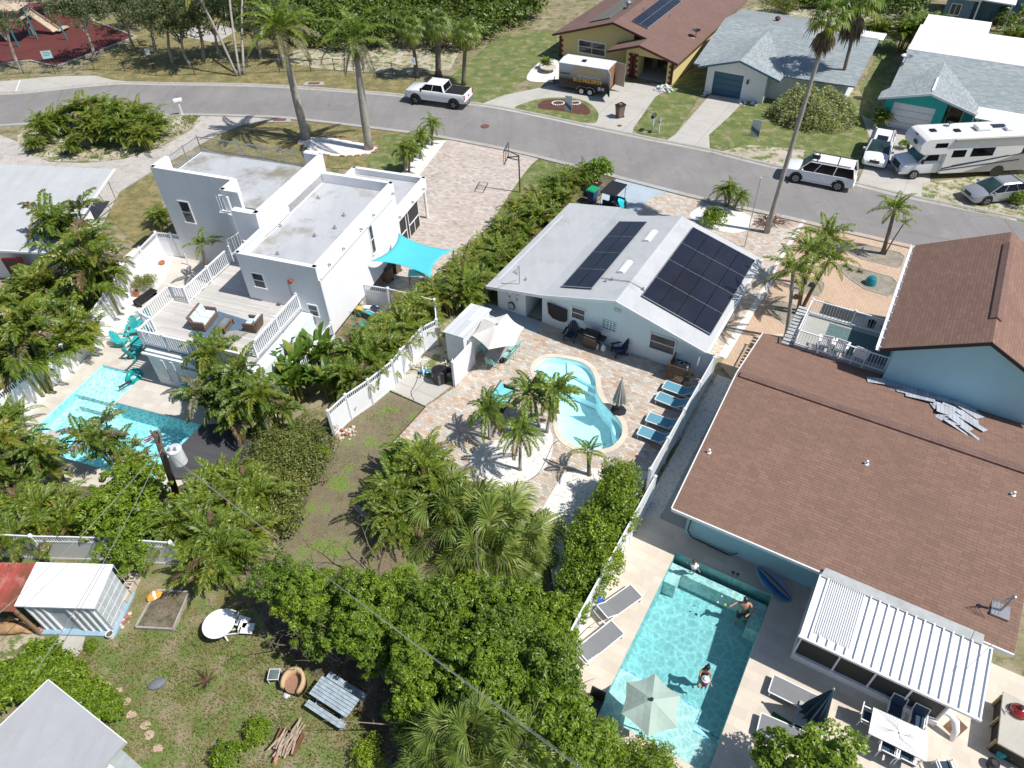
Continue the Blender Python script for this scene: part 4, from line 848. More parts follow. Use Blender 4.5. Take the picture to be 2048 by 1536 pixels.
# low front block
lb,lr,la,lz=-26.5,-20.9,41.1,3.15
m.box(lb,lr,35.6,la,lz-.75,lz-.45);m.box(lb,lr,la-.2,la,lz-.45,lz);m.box(lr-.2,lr,35.6,la-.2,lz-.45,lz);m.box(lb,lb+.2,35.6,la-.2,lz-.45,lz)
m.box(lb,-22.5,35.6,40,0,lz-.75)
m.box(-34.75,-26.5,ab,ab+.02,0,.1)
h.p('wall',m,STUCCO)
m=MB();m.box(bw+.12,br-.2,am+.16,35.4,zm-.649,zm-.6);m.box(lb+.2,lr-.2,35.6,la-.2,lz-.449,lz-.40);m.box(bl+.22,bw-.22,af+.22,ab,zf-.049,zf);m.box(J0+.22,bw-.22,JA+.22,af+.22,zf-.049,zf+.002);h.p('roof',m,M_LROOF)
m=MB();cp=[(bl,af,bl,af+1.5),(bl,af,J0,af),(J0,JA,J0,af+.1),(J0,JA,J1,JA),(bw-.11,28.6,bw-.11,ab+.05),(-26.9,28.7,bw,28.7),(-26.6,ab,bw,ab)]
for x0,y0,x1,y1 in cp:
 d=.11 if y0==y1 else 0;e=.11 if x0==x1 and x0!=bw-.11 else 0;zz=zt+.02 if x0 in(bl,J0)or x1 in(J0,J1)else zt-.03
 m.bar((x0+e,y0+d,zz),(x1+e,y1+d,zz),.28,.04)
for x0,y0,x1,y1,zz in[(bw,am+.08,br,am+.08,zm),(br-.1,am,br-.1,35.6,zm),(bw,35.5,br,35.5,zm),(bw+.06,am,bw+.06,28.6,zm),(lb,la-.1,lr,la-.1,lz),(lr-.1,35.6,lr-.1,la,lz),(lb+.1,35.6,lb+.1,la,lz)]:m.bar((x0,y0,zz+.02),(x1,y1,zz+.02),.26,.04)
h.p('coping',m,WHITE)
railing(h,[(bl+.12,af+1.5),(bl+.12,ab-.05),(-26.6,ab-.05)],zf,1.0,30,STEEL,.05,.02,name='terrace_railing',topw=.05,posts=1.7)
m=MB()
for k in range(7):z=zf+.12+k*.125;m.bar((bl+.12,af+1.5,z),(bl+.12,ab-.05,z),.015);m.bar((bl+.12,ab-.05,z),(-26.6,ab-.05,z),.015)
h.p('rail_wire',m,STEEL)
m=MB()
for x in(-21.0,):m.tube([(lr-.15,la-.15,0),(lr-.15,la-.15,lz-.7)],.1,10)
h.p('porch_column',m,WHITE)
m=MB();
for y0,y1 in((36.0,37.9),(38.2,39.9)):
 m.box(lr-.3,lr-.22,y0,y0+.07,0,lz-.7);m.box(lr-.3,lr-.22,y1-.07,y1,0,lz-.7);m.box(lr-.3,lr-.22,y0,y1,.9,.96);m.box(lr-.3,lr-.22,y0,y1,lz-.8,lz-.7)
 m.box(lr-.3,lr-.22,(y0+y1)/2-.03,(y0+y1)/2+.03,0,.9)
sc_=h.p('screen_frame',m,WHITE);m=MB();m.box(lr-.27,lr-.26,36.0,39.9,.05,lz-.75);h.p('screen',m,M_SCREEN,parent=sc_)
winpx(h,'f',af,357,402,391,446);winpx(h,'f',am,503,545,533,576);winpx(h,'f',am,617,609,638,632);winpx(h,'r',br,736,455,751,502)
window(h,'f',JA,J0+.35,J0+.9,2.9,4.0)
window(h,'r',-21.3,31.2,32.0,.35,.95);window(h,'r',-21.3,28.6,29.6,.35,.95)
m=MB();m.bar((br+.06,am+.1,zm-.75),(br+.06,35.2,zm-.75),.12,.1);m.tube([(br+.05,am+.05,zm-.8),(br+.05,am+.05,1.1)],.05,8);m.bar((lr+.05,35.7,lz-.7),(lr+.05,la-.3,lz-.7),.1,.1);h.p('gutter',m,WHITE)
for y in(27.3,28.9,31.0,32.6,35.2):h.p('scupper',MB().cbox(br+.1,y,zm-.52,.16,.1,.12),STEEL)
for y in(36.6,38.6,40.4):h.p('scupper',MB().cbox(lr+.1,y,lz-.5,.16,.1,.12),STEEL)
lrz=lambda b,a:zm-.6
for x,y in((637,397),(630,473),(670,457),(556,509),(561,453),(688,432)):vent('L',lrz,x,y,h,.06,hh=.2)
m=MB();q=hit('L','a',am,583,561);m.ell(q[0],am-.12,q[2],.13,.1,.13);m.tube([(q[0]-.25,am-.03,q[2]),(q[0]-.25,am-.03,q[2]-1.2)],.012,4);h.p('wall_light',m,solid('rust_red',(.35,.05,.03),.5))
# lower pool room under the deck
zd=2.65;da=20.72;dbl=-28.4
m=MB();m.box(dbl,-21.3,da+.02,am-.01,0,zd-.2);h.p('pool_room_wall',m,solid('pale_blue_white',(.72,.79,.80),.8))
winpx(h,'f',da+.02,324,722,342,760,bars=0,gm=glass('curtained_glass',(.42,.42,.30),.3),name='patio_door');winpx(h,'f',da+.02,342,726,360,762,bars=0,gm=bpy.data.materials['curtained_glass'],name='patio_door')
winpx(h,'f',da+.02,361,729,400,744,bars=0,vbars=1,gm=bpy.data.materials['curtained_glass']);winpx(h,'f',da+.02,408,740,446,753,bars=0,vbars=1,gm=bpy.data.materials['curtained_glass'])
rp={k:loc('L',x,y,zd+1)for k,(x,y)in dict(A=(274.6,660),C=(277.6,623.3),D=(339.8,572),E=(368.4,575.7),F=(442.4,506.9)).items()}
A=rp['A'];C=rp['C'];Dd=rp['D'];Ee=rp['E'];Ff=rp['F']
R0=loc('L',512,680,zd+1);R1=loc('L',585,594,zd+1);rb=(R0[0]+R1[0])/2
cA=(A[0],A[1]);nB=(A[0],(A[1]+C[1])/2)
inner=(A[0]+.55,A[1]+1.0)
pl=[(A[0],A[1]),(A[0],A[1]+1.0),(C[0],C[1]),(C[0],Dd[1]),(Ee[0],Dd[1]),(Ee[0],29.0),(bw,29.0),(bw,am),(rb,am),(rb,A[1])]
m=MB();m.prism(pl,zd-.16,zd);h.p('deck_floor',m,M_DECKW)
m=MB()
for(x0,y0),(x1,y1)in zip(pl,pl[1:]+pl[:1]):m.bar((x0,y0,zd-.2),(x1,y1,zd-.2),.08,.34)
h.p('deck_beam',m,solid('grey_beam',(.25,.27,.29),.7))
railing(h,[pl[5],pl[4],pl[3],pl[2],pl[1],pl[0],(rb,A[1])],zd,1.0,.15,VINYL,.1,.05,name='deck_railing',posts=1.8)
railing(h,[(rb,am-.05),(rb,A[1]+.9)],zd,1.0,.15,VINYL,.1,.05,name='deck_railing',posts=1.8)
m=MB();m.box(dbl-.15,-22,da-.16,da-.02,zd-.42,zd-.3);h.p('gutter',m,WHITE)
# landing and stairs right of the deck
m=MB();m.box(rb+.05,-20.2,22.6,am-.05,.95,1.1)
for k in range(5):m.box(rb+.05,rb+1.2,22.6-.28*(k+1),22.6-.28*k,.9-.2*k,.96-.2*k)
h.p('landing',m,WHITE)
railing(h,[(rb+.05,22.6),(-20.2,22.6),(-20.2,am-.1)],1.1,.95,.15,VINYL,.1,.05,name='stair_railing')
m=MB();m.box(rb-.02,rb+.02,am-3.6,am,.0,zd);h.p('side_panel',m,WHITE)
# spiral stair up to the terrace
sx,sy=-28.1,29.9
m=MB().tube([(sx,sy,2.6),(sx,sy,6.6)],.07,8)
for i in range(14):
 t=R(200+i*25);z=2.8+i*.21;u=R(24);pts=[(sx,sy),(sx+.85*cos(t),sy+.85*sin(t)),(sx+.85*cos(t+u),sy+.85*sin(t+u))];m.prism(pts,z-.04,z)
 m.bar((sx+.83*cos(t),sy+.83*sin(t),z),(sx+.83*cos(t),sy+.83*sin(t),z+.95),.025)
 m.bar((sx+.83*cos(t+u/2),sy+.83*sin(t+u/2),z),(sx+.83*cos(t+u/2),sy+.83*sin(t+u/2),z+1.0),.02)
m.tube([(sx+.83*cos(R(200+i*25)),sy+.83*sin(R(200+i*25)),3.75+i*.21)for i in range(14)],.03,6);h.p('spiral_stair',m,WHITE)

# ---------------- yellow house ----------------
def yz(b,a=0):return 4.3-(abs(b+29.2))*(2.0/6.5 if b<-29.2 else 2.0/7.5)
h=House('yellow_house','yellow house with dark red quoins, brown roof with solar strips and open garage','house','C',-28.8,74)
m=MB();slab(m,[(-35.7,67.4,2.3),(-29.2,67.4,4.3),(-29.2,86,4.3),(-35.7,86,2.3)],.15);slab(m,[(-29.2,67.4,4.3),(-25.6,67.4,yz(-25.6)),(-25.6,65.5,yz(-25.6)),(-21.7,65.5,2.3),(-21.7,86,2.3),(-29.2,86,4.3)],.15)
slab(m,[(-28.8,65.5,2.35),(-25.6,65.5,yz(-25.6)),(-25.6,67.9,yz(-25.6)),(-28.8,67.9,2.35)],.15);h.p('roof',m,M_BRY)
m=MB();
for p,q in[((-35.7,67.37,2.2),(-29.2,67.37,4.2)),((-29.2,67.37,4.2),(-25.8,67.37,yz(-25.8)-.1)),((-28.8,65.47,2.25),(-25.6,65.47,yz(-25.6)-.1)),((-25.6,65.47,yz(-25.6)-.1),(-21.7,65.47,2.2))]:m.bar(p,q,.06,.2)
h.p('fascia',m,M_SOFF)
m=MB();gablewall(m,[(-35.2,0),(-27.2,0),(-27.2,yz(-27.2)-.16),(-29.2,4.12),(-35.2,2.3)],68.0);gablewall(m,[(-25.95,2.15),(-22.9,2.15),(-22.9,2.4),(-25.6,3.1),(-25.95,3.0)],66.2)
gablewall(m,[(-27.1,0),(-26.6,0),(-26.6,2.7),(-27.1,2.6)],66.2);gablewall(m,[(-26.6,2.05),(-25.95,2.05),(-25.95,3.0),(-26.6,2.8)],66.2)
gablewall(m,[(-22.9,0),(-22.3,0),(-22.3,2.3),(-22.9,2.45)],66.2);m.box(-26.3,-25.95,66.2,66.4,0,2.15);m.box(-22.5,-22.3,66.4,85,0,2.3);m.box(-26.15,-25.95,66.4,68.0,0,2.6);m.box(-35.2,-35.0,68.2,85,0,2.2);m.box(-27.2,-27.0,66.4,68,0,2.5);m.box(-27.2,-22.5,71.5,71.7,0,2.6)
h.p('wall',m,M_YEL)
for x,y,n0 in((-35.2,67.97,8),(-22.62,66.17,9),(-26.3,66.17,9),(-26.75,66.17,9)):
 m=MB()
 for k in range(n0):wd=.42 if k%2==0 else .26;s=1 if x in(-35.2,-26.3)else-1;x0=x if s>0 else x+.35-wd;m.box(x0,x0+wd,y-.04,y+.02,.02+k*.25,.25+k*.25)
 h.p('quoin',m,M_QUO)
m=MB();m.box(-27.0,-22.5,66.4,71.5,.01,.03);h.p('garage_floor',m,M_CONC)
m=MB();m.box(-25.7,-25.1,69.5,70.2,.03,1.5);m.box(-24.6,-23.6,70.5,71.2,.03,1.1);m.box(-24.3,-23.9,69.2,69.6,.03,.6);h.p('stored_boxes',m,solid('cardboard',(.28,.20,.12),.9))
winpx(h,'f',68.0,1159,80,1209,112,vbars=1,fw=.12)
m=MB();q0=hit('C','a',68.0,1157,112);q1=hit('C','a',68.0,1209,115);m.box(q0[0]-.1,q1[0]+.2,67.85,68.0,q0[2]-.25,q0[2]-.12);h.p('window_ledge',m,M_QUO)
for cs in(((1190,44),(1222,37),(1284,-8),(1250,-8)),((1266,44),(1296,60),(1368,0),(1336,-12))):
 P_=[onroof('C',yz,*c)for c in cs];b0=(P_[0][0]+P_[3][0])/2;b1=(P_[1][0]+P_[2][0])/2;A0=(P_[0][1]+P_[1][1])/2;A1=A0+9
 fr_=MB();slab(fr_,[(b0,A0,yz(b0)+.12),(b1,A0,yz(b1)+.12),(b1,A1,yz(b1)+.12),(b0,A1,yz(b0)+.12)],.05);o=h.p('solar_array',fr_,M_SFR);k=0;y=A0
 while y<A1-.5:
  for i in range(2):
   x0=b0+(b1-b0)*i/2;x1=b0+(b1-b0)*(i+1)/2;q=MB();slab(q,[(x0+.02,y+.02,yz(x0)+.14),(x1-.02,y+.02,yz(x1)+.14),(x1-.02,y+1.1,yz(x1)+.14),(x0+.02,y+1.1,yz(x0)+.14)],.018);h.p('solar_panel',q,M_SOLAR,parent=o)
  y+=1.12
b,a,z=onroof('C',yz,1256,16);m=MB().cyl(b,a,z-.1,z+.4,.16,n=12);m.ell(b,a,z+.5,.28,.28,.22);h.p('turbine_vent',m,STEEL)
b,a,z=onroof('C',yz,1391,75);m=MB().tube([(b,a,z),(b,a,z+.5)],.03,6);m.lathe([(.02,-.05),(.25,0),(.42,.1)],14,b,a,z+.6,False);o=h.p('satellite_dish',m,BLACK)
for x,y in((1287,20),(1341,33)):vent('C',yz,x,y,h,.07)
# ---------------- blue-grey roofed house ----------------
def bz(b,a):return 2.5+(a-66.8)*(1.2/8.2)
h=House('grey_roof_house','white house with grey shingle roof, small front gable and dark blue garage door','house','C',-13,72)
m=MB();slab(m,[(-20.4,66.0,2.4),(-6.5,66.8,2.5),(-6.5,75,3.7),(-20.7,75,3.7)],.12);h.p('roof',m,M_GRB)
m=MB();slab(m,[(-20.7,75.02,3.66),(-6.7,75.02,3.66),(-6.7,76.2,3.5),(-13,76.2,3.5),(-13,80.6,3.0),(-20.6,80.6,3.0)],.12);h.p('back_roof',m,membrane('grey_flat_roof',(.27,.30,.31),'C',stain=(.15,.16,.16)))
m=MB();gr=3.55;slab(m,[(-19.75,65.3,2.45),(-16.1,65.3,gr),(-16.1,73.9,gr),(-19.75,66.6,2.46)],.12);slab(m,[(-16.1,65.3,gr),(-12.4,65.3,2.45),(-12.4,66.6,2.46),(-16.1,73.9,gr)],.12);h.p('gable_roof',m,M_GRA)
m=MB();m.bar((-19.75,65.27,2.38),(-16.1,65.27,gr-.07),.05,.16);m.bar((-16.1,65.27,gr-.07),(-12.4,65.27,2.38),.05,.16);h.p('blue_trim',m,M_BTRIM)
m=MB();gablewall(m,[(-19.0,0),(-18.35,0),(-18.35,2.1),(-15.65,2.1),(-15.65,0),(-13.6,0),(-13.6,2.65),(-16.1,3.4),(-19.0,2.5)],65.9);m.box(-19.0,-18.8,66.1,80,0,2.4);m.box(-13.8,-13.6,66.1,67.5,0,2.5);m.box(-13.6,-7.2,67.4,67.6,0,2.5);m.box(-7.4,-7.2,67.6,75,0,2.6);m.box(-18.8,-7.4,79,79.2,0,2.6);h.p('wall',m,STUCCO)
m=MB()
for k in range(4):m.box(-18.35,-15.65,65.98,66.03,.02+k*.52,.51+k*.52)
h.p('garage_door',m,M_GARB)
m=MB().box(-15.3,-15.15,65.78,65.9,1.5,1.85);h.p('wall_lamp',m,BLACK)
m=MB();q=[G(x,y,3.6)for x,y in((1560,52),)];b,a=loc('C',1554,45,3.2);m.cyl(b,a,3.0,3.5,.14,n=10);m.ell(b,a,3.6,.28,.28,.2);h.p('chimney',m,solid('rusty_cap',(.12,.05,.04),.7))
m=MB();m.box(-9.2,-6.3,76.3,78.2,3.3,3.36)
for i in range(15):m.box(-9.2+i*.2,-9.14+i*.2,76.3,78.2,3.36,3.40)
h.p('metal_awning',m,bpy.data.materials['bright_white_metal'])
# ---------------- teal house ----------------
def tz(b,a):return 2.5+(a-67.2)*(1.15/7.0)
h=House('teal_house','teal house with grey shingle gable over a white garage door and white flat rear roof','house','C',1.5,72)
m=MB();slab(m,[(-3.9,66.6,2.4),(12,66.6,2.4),(12,74.2,3.65),(-3.9,74.2,3.65)],.12);h.p('roof',m,M_GRB)
m=MB();gr=3.45;slab(m,[(-4.4,65.5,2.45),(-.72,65.5,gr),(-.72,73.0,gr),(-4.4,66.8,2.46)],.12);slab(m,[(-.72,65.5,gr),(2.95,65.5,2.45),(2.95,67.0,2.5),(-.72,73.0,gr)],.12);h.p('gable_roof',m,M_GRA)
m=MB();m.bar((-4.4,65.47,2.37),(-.72,65.47,gr-.08),.05,.17);m.bar((-.72,65.47,gr-.08),(2.95,65.47,2.37),.05,.17);m.bar((-.72,66,gr+.04),(-.72,69,gr+.04),.16,.05);h.p('fascia',m,WHITE)
m=MB();gablewall(m,[(-3.8,0),(-3.15,0),(-3.15,2.1),(0,2.1),(0,0),(.7,0),(.7,3.0),(-.72,3.35),(-3.8,2.5)],66.1);m.box(-3.8,-3.6,66.3,80,0,2.6);m.box(.5,.7,66.3,68,0,2.6);m.box(.7,12,67.8,68,0,2.55);h.p('wall',m,M_TEAL)
m=MB()
for k in range(4):m.box(-3.15,0,66.16,66.2,.02+k*.52,.51+k*.52)
h.p('garage_door',m,WHITE)
window(h,'f',67.8,1.0,2.0,.1,2.0,bars=0,name='front_door');window(h,'f',67.8,4.2,5.6,.9,1.9,vbars=2)
for x,y in((2.8,65.7),(3.1,65.2),(6.0,65.2)):h.p('porch_post',MB().box(x-.05,x+.05,y-.05,y+.05,0,2.4),WHITE)
m=MB();slab(m,[(2.85,65.1,2.35),(6.1,65.1,2.35),(6.1,66.8,2.6),(2.85,66.8,2.6)],.1);h.p('awning',m,bpy.data.materials['bright_white_metal'])
m=MB();m.box(-3.95,12,74.2,82,3.2,3.45);m.box(-3.75,1.8,82,85.4,3.2,3.45);h.p('flat_roof',m,M_TROOF);m=MB();m.box(-3.7,12,74.4,81.8,0,3.2);m.box(-3.5,1.6,81.8,85.2,0,3.2);h.p('rear_wall',m,solid('tan_stucco',(.35,.30,.24),.9))
b,a=loc('C',1811,122,3.5);m=MB().tube([(b-.1,a-.4,tz(b,a)),(b,a,tz(b,a)+.5)],.03,6);m.lathe([(.03,-.06),(.3,0),(.48,.12)],16,b,a,tz(b,a)+.6,False);h.p('satellite_dish',m,STEEL)
m=MB()
for i in range(9):x=2.2+i*.42;m.box(x,x+.1,82.2,84,2.6,2.72)
m.box(2.1,6,82.2,82.3,2.5,2.6);m.box(2.1,6,83.9,84,2.5,2.6);h.p('pergola',m,WHITE)
# ---------------- distant blue cottage, top right ----------------
h=House('blue_cottage','small blue house with white porch roof at the far right corner','house','C',-1,97)
e=loc('C',1925,52,0);x0=e[0]-2.3;y0=e[1]
m=MB();m.box(x0,x0+2.6,y0,y0+7,0,2.7);m.box(x0+2.6,x0+7,y0+2.2,y0+7,0,2.7);h.p('wall',m,solid('slate_blue_siding',(.14,.24,.33),.8))
m=MB();slab(m,[(x0-.3,y0-.4,2.7),(x0+3.2,y0-.4,2.7),(x0+3.2,y0+7,2.9),(x0-.3,y0+7,2.9)],.12);slab(m,[(x0+1.5,y0-.6,2.95),(x0+6.3,y0-.6,2.75),(x0+6.3,y0+2.5,2.95),(x0+3.2,y0+7,3.4),(x0+1.5,y0+7,3.4)],.12);h.p('roof',m,bpy.data.materials['bright_white_metal'])
h.p('porch_post',MB().box(x0+3.0,x0+3.15,y0-.3,y0-.15,0,2.8),WHITE);h.p('porch_post',MB().box(x0+6.0,x0+6.15,y0-.3,y0-.15,0,2.7),WHITE);window(h,'f',y0,x0+.6,x0+1.5,1.0,2.0,bars=0,vbars=1)
# ---------------- flat-roofed neighbour, far left ----------------
h=House('flat_roof_house','white house with wide pale metal roof, far left behind the feathery palms','house','W',-25,38)
zz=2.6;c=[loc('W',-260,488,zz),loc('W',111,506,zz),loc('W',228,338,zz+.35),loc('W',-260,318,zz+.35)]
m=MB();slab(m,[(c[0][0],c[0][1],zz),(c[1][0],c[1][1],zz),(c[2][0],c[2][1],zz+.35),(c[3][0],c[3][1],zz+.35)],.1);h.p('roof',m,M_LOWROOF)
def lerp(p,q,t):return(p[0]+(q[0]-p[0])*t,p[1]+(q[1]-p[1])*t)
m=MB();m.bar((c[1][0]+.04,c[1][1],zz-.02),(c[2][0]+.04,c[2][1],zz+.33),.1,.12);m.bar((c[0][0],c[0][1]-.03,zz-.04),(c[1][0],c[1][1]-.03,zz-.04),.08,.14);h.p('gutter',m,WHITE)
w0=(c[0][0],c[0][1]+.7);w1=(c[1][0]-.3,c[1][1]+.65);e2=(lerp(c[1],c[2],.55)[0]-.3,lerp(c[1],c[2],.55)[1])
m=MB();m.bar((w0[0],w0[1],1.25),(w1[0],w1[1],1.25),.2,2.5);m.bar((w1[0],w1[1],1.25),(e2[0],e2[1],1.25),.2,2.5);h.p('wall',m,STUCCO)
q=hit('W','a',w1[1]-.12,33,525);m=MB().box(q[0]-.65,q[0]+.55,w1[1]-.02-.35,w1[1]-.2,0,2.1);h.p('back_door',m,solid('dark_red_frame',(.10,.01,.015),.5));m=MB().box(q[0]-.48,q[0]+.4,w1[1]-.4,w1[1]-.35,.2,1.95);h.p('door_screen',m,M_SCREEN)
m=MB()
for x,y in((232,400),(222,418)):g=G(x,y,0);e3=loc('W',216,362,zz)if x==232 else loc('W',196,388,zz);m.bar((g.x,g.y,0),(e3[0],e3[1],zz-.05),.06)
h.p('carport_post',m,WHITE)
b,a=loc('W',76,493,zz);m=MB().tube([(b,a,zz),(b-.1,a,zz+1.4)],.04,6);m.tube([(b-.1,a,zz+1.35),(b+.3,a-.1,zz+1.15),(b+.25,a,zz+.9)],.015,4);m.tube([(b-.1,a,zz+1.35),(b-.4,a-.1,zz+1.1),(b-.3,a,zz+.7)],.015,4);h.p('service_mast',m,solid('rusty_pipe',(.12,.08,.07),.7))
# ---------------- bottom left flat roof ----------------
h=House('grey_roof_cottage','cottage with flat grey roof cut off by the bottom left corner','house','C',-20,3)
zz=2.7;c0=loc('C',96,1360,zz);c1=loc('C',261,1472,zz);c2=loc('C',0,1447,zz)
m=MB();slab(m,[(c0[0],c0[1],zz),(c1[0]+.0,c0[1],zz),(c1[0],c0[1]-6,zz),(c0[0]-.0,c0[1]-6,zz)],.16);h.p('roof',m,membrane('grey_sheet_roof',(.40,.41,.43),'C',seam=1.2,amt=.25))
m=MB();m.box(c0[0]+.2,c1[0]-.25,c0[1]-5.8,c0[1]-.2,0,zz-.16);h.p('wall',m,solid('grey_blue_wall',(.45,.50,.54),.8))
m=MB();m.box(c0[0]-.02,c0[0],c0[1]-6,c0[1],zz-.14,zz+.02);m.box(c0[0],c1[0],c0[1],c0[1]+.03,zz-.14,zz+.02);h.p('fascia',m,WHITE)
d0=(c1[0]-.6,c0[1]-1.8);m=MB();slab(m,[(c1[0]-.1,c0[1]-.7,2.3),(c1[0]+1.1,c0[1]-.7,2.15),(c1[0]+1.1,c0[1]-4,2.15),(c1[0]-.1,c0[1]-4,2.3)],.05)
for i in range(12):m.bar((c1[0]-.1,c0[1]-.75-i*.27,2.33),(c1[0]+1.1,c0[1]-.75-i*.27,2.18),.03,.03)
h.p('awning',m,bpy.data.materials['bright_white_metal'])
# ---------------- garden shed with ribbed walls, red lean-to ----------------
zz=2.15;s0=loc('S',28,1212,zz);s1=loc('S',188,1216,zz);s2=loc('S',228,1128,zz+.2)
h=House('garden_shed','white metal roofed shed with ribbed pale walls by the weedy yard','shed','S',(s0[0]+s1[0])/2,s0[1]+.9)
b0,b1,y0,y1=s0[0],s1[0],s0[1],s2[1]
m=MB();slab(m,[(b0,y0,zz),(b1,y0,zz),(b1,y1,zz+.18),(b0,y1,zz+.18)],.07);h.p('roof',m,bpy.data.materials['bright_white_metal'])
m=MB();m.box(b0+.12,b1-.12,y0+.14,y1-.1,.12,zz-.07);h.p('wall',m,solid('pale_grey_panel',(.48,.53,.56),.7))
m=MB()
for i in(0,1,2,5,6,7,8):x=b0+.3+i*(b1-b0-.6)/8;m.box(x-.03,x+.03,y0+.05,y0+.14,.12,zz-.1)
for i in range(4):m.box(b1-.12,b1-.11,y0+.14,y1-.1,.45+i*.4,.47+i*.4);m.box(b1-.12,b1-.11,y0+.4+i*.5,y0+.42+i*.5,.12,zz-.1)
h.p('wall_rib',m,WHITE)
m=MB();m.box(b0-.1,b1+.02,y0-.12,y1,0,.12);h.p('base',m,solid('blue_slab',(.28,.42,.52),.8))
h=House('red_lean_to','lean-to with rusty red metal roof beside the white shed, far left','lean-to','S',b0-1.2,y0+.9)
m=MB();slab(m,[(b0-3.4,y0-.15,1.95),(b0-.03,y0-.15,2.0),(b0-.03,y1,2.25),(b0-3.4,y1,2.2)],.04)
for i in range(14):x=b0-.15-i*.25;m.bar((x,y0-.15,2.02),(x,y1,2.26),.03,.04)
def rusty():
 n=N('rusty_red_metal');p=n.pos(rot=-(R(86)-pi/2),scale=(1,.3,1));c=n.mix(n.noise(p,1.2,5,.7,.42,.6),(.38,.08,.065),(.20,.07,.04));c=n.mix(n.noise(n.pos(),1.1,5,.7,.52,.6),c,(.42,.16,.13));return n.fin(c,.6)
h.p('roof',m,rusty())
TT=solid('tan_timber',(.25,.16,.09),.8)
for p,q in(((b0-.1,y0-.05,1.95),(b0+.1,y0-.1,.02)),((b0-3.2,y0+.1,0),(b0-3.2,y0+.1,1.95)),((b0-1.6,y0+.1,0),(b0-1.6,y0+.1,1.95))):h.p('post',MB().bar(p,q,.12),TT)
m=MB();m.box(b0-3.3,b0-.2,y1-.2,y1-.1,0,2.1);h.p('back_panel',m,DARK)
# ---------------- pool equipment shed and screen wall ----------------
def px_b(F,x,y,z):return loc(F,x,y,z)
z_=2.25;e0=loc('C',983,618,z_);e1=loc('C',926,676,z_);e2=loc('C',893,654,z_);e3=loc('C',940,600,z_)
h=House('tool_shed','small white shed with plank-look metal roof next to the cream parasol','shed','C',(e0[0]+e2[0])/2,(e0[1]+e1[1])/2)
b0,b1,y0,y1=e2[0]-.05,e0[0],e1[1],e0[1]
m=MB();slab(m,[(b0,y0,z_-.1),(b1,y0,z_),(b1,y1,z_),(b0,y1,z_-.1)],.06);h.p('roof',m,planks('pale_roof_boards',(.62,.64,.66),'C','a',.33))
m=MB();m.box(b0+.1,b1-.1,y0+.1,y1-.1,0,z_-.15);h.p('wall',m,WHITE)
g0=loc('C',950,682,1.75);g1=loc('C',904,720,1.75)
h=House('screen_wall','plain white L-shaped screen wall hiding the pool pump by the paver patio','wall','C',g0[0],g0[1]-.8)
g2=loc('C',898,655,1.75);x1=(g0[0]+g1[0])/2
m=MB();m.box(x1-.05,x1+.05,g1[1]-.1,g0[1],0,1.75);m.box(g2[0],x1-.05,g0[1]-.1,g0[1],0,1.75);h.p('panel',m,VINYL);m=MB().box(x1-.07,x1+.07,g1[1]-.2,g1[1]-.1,0,1.8);m.box(x1-.07,x1+.07,g0[1]-.12,g0[1]+.02,1.75,1.8);h.p('post',m,VINYL)
SHEDX=(x1,g1[1],g0[1])

# ---------------- fences ----------------
def fence(name,label,pts,ht=1.83,style='solid',step=2.35,cat='fence',m=None,group=None):
 """pts are world points; panels one part, each post a part"""
 m=m or VINYL;t=thing(name,label,cat,(pts[0][0],pts[0][1],0),0,group);o=Vector((pts[0][0],pts[0][1],0));mb=MB();posts=[]
 for p,q in zip(pts,pts[1:]):
  p=Vector((p[0],p[1],0))-o;q=Vector((q[0],q[1],0))-o;L=(q-p).length;k=max(1,round(L/step));d=(q-p)/L;up=Vector((0,0,1))
  for i in range(k+1):
   c=p+(q-p)*i/k
   if all((c-s).length>.2 for s in posts):posts.append(c)
  ps=ht if style=='solid' else ht-.38
  mb.bar(p+up*(ps/2+.04),q+up*(ps/2+.04),.03,ps-.1);mb.bar(p+up*.1,q+up*.1,.05,.14);mb.bar(p+up*(ps-.03),q+up*(ps-.03),.05,.12)
  if style!='solid':
   mb.bar(p+up*(ht-.03),q+up*(ht-.03),.05,.08);n_=int(L/.12)
   for i in range(n_):c=p+d*(i+.5)*L/n_;mb.box(c.x-.019,c.x+.019,c.y-.019,c.y+.019,ps,ht-.06)
 mb.build('panel',m,t)
 for c in posts:q=MB().box(c.x-.065,c.x+.065,c.y-.065,c.y+.065,0,ht+.04);q.lathe([(.11,0),(.11,.03),(.02,.09)],4,c.x,c.y,ht+.04);q.build('post',m,t)
 return t
fb=-5.62
fence('vinyl_fence','long plain white fence between the kidney pool patio and the brown-roofed house',[fr('C',fb,29.2),fr('C',fb,20.6)])
fence('vinyl_fence','plain white fence running beside the clipped hedge down to the rectangular pool',[fr('C',fb+.35,20.3),fr('C',fb+.4,12.6),fr('C',fb+.6,5.5)])
fence('vinyl_gate','white gate panel joining the solar bungalow to the long white fence',[fr('C',-6.4,29.3),fr('C',fb,29.4)],cat='gate')
LF=[(G(x,y,1.83).x,G(x,y,1.83).y)for x,y in((655,822),(690,790),(735,760),(783,722),(800,700),(842,655),(872,640),(870,610))]
fence('lattice_top_fence','white fence with open picket top, partly behind palms, left of the patchy lawn',LF,style='p')
fence('picket_gate','short white fence with picket top closing the side yard under the turquoise sail',[(G(x,y,1.83).x,G(x,y,1.83).y)for x,y in((722,568),(775,577),(822,588),(868,600))],style='p')
LF2=[(G(x,y,1.83).x,G(x,y,1.83).y)for x,y in((361,470),(340,467),(310,465),(278,497),(240,540),(170,640),(120,690),(30,760),(-60,830))]
fence('side_yard_fence','white fence with picket top wrapping the white gravel yard left of the wooden deck',LF2,style='p')
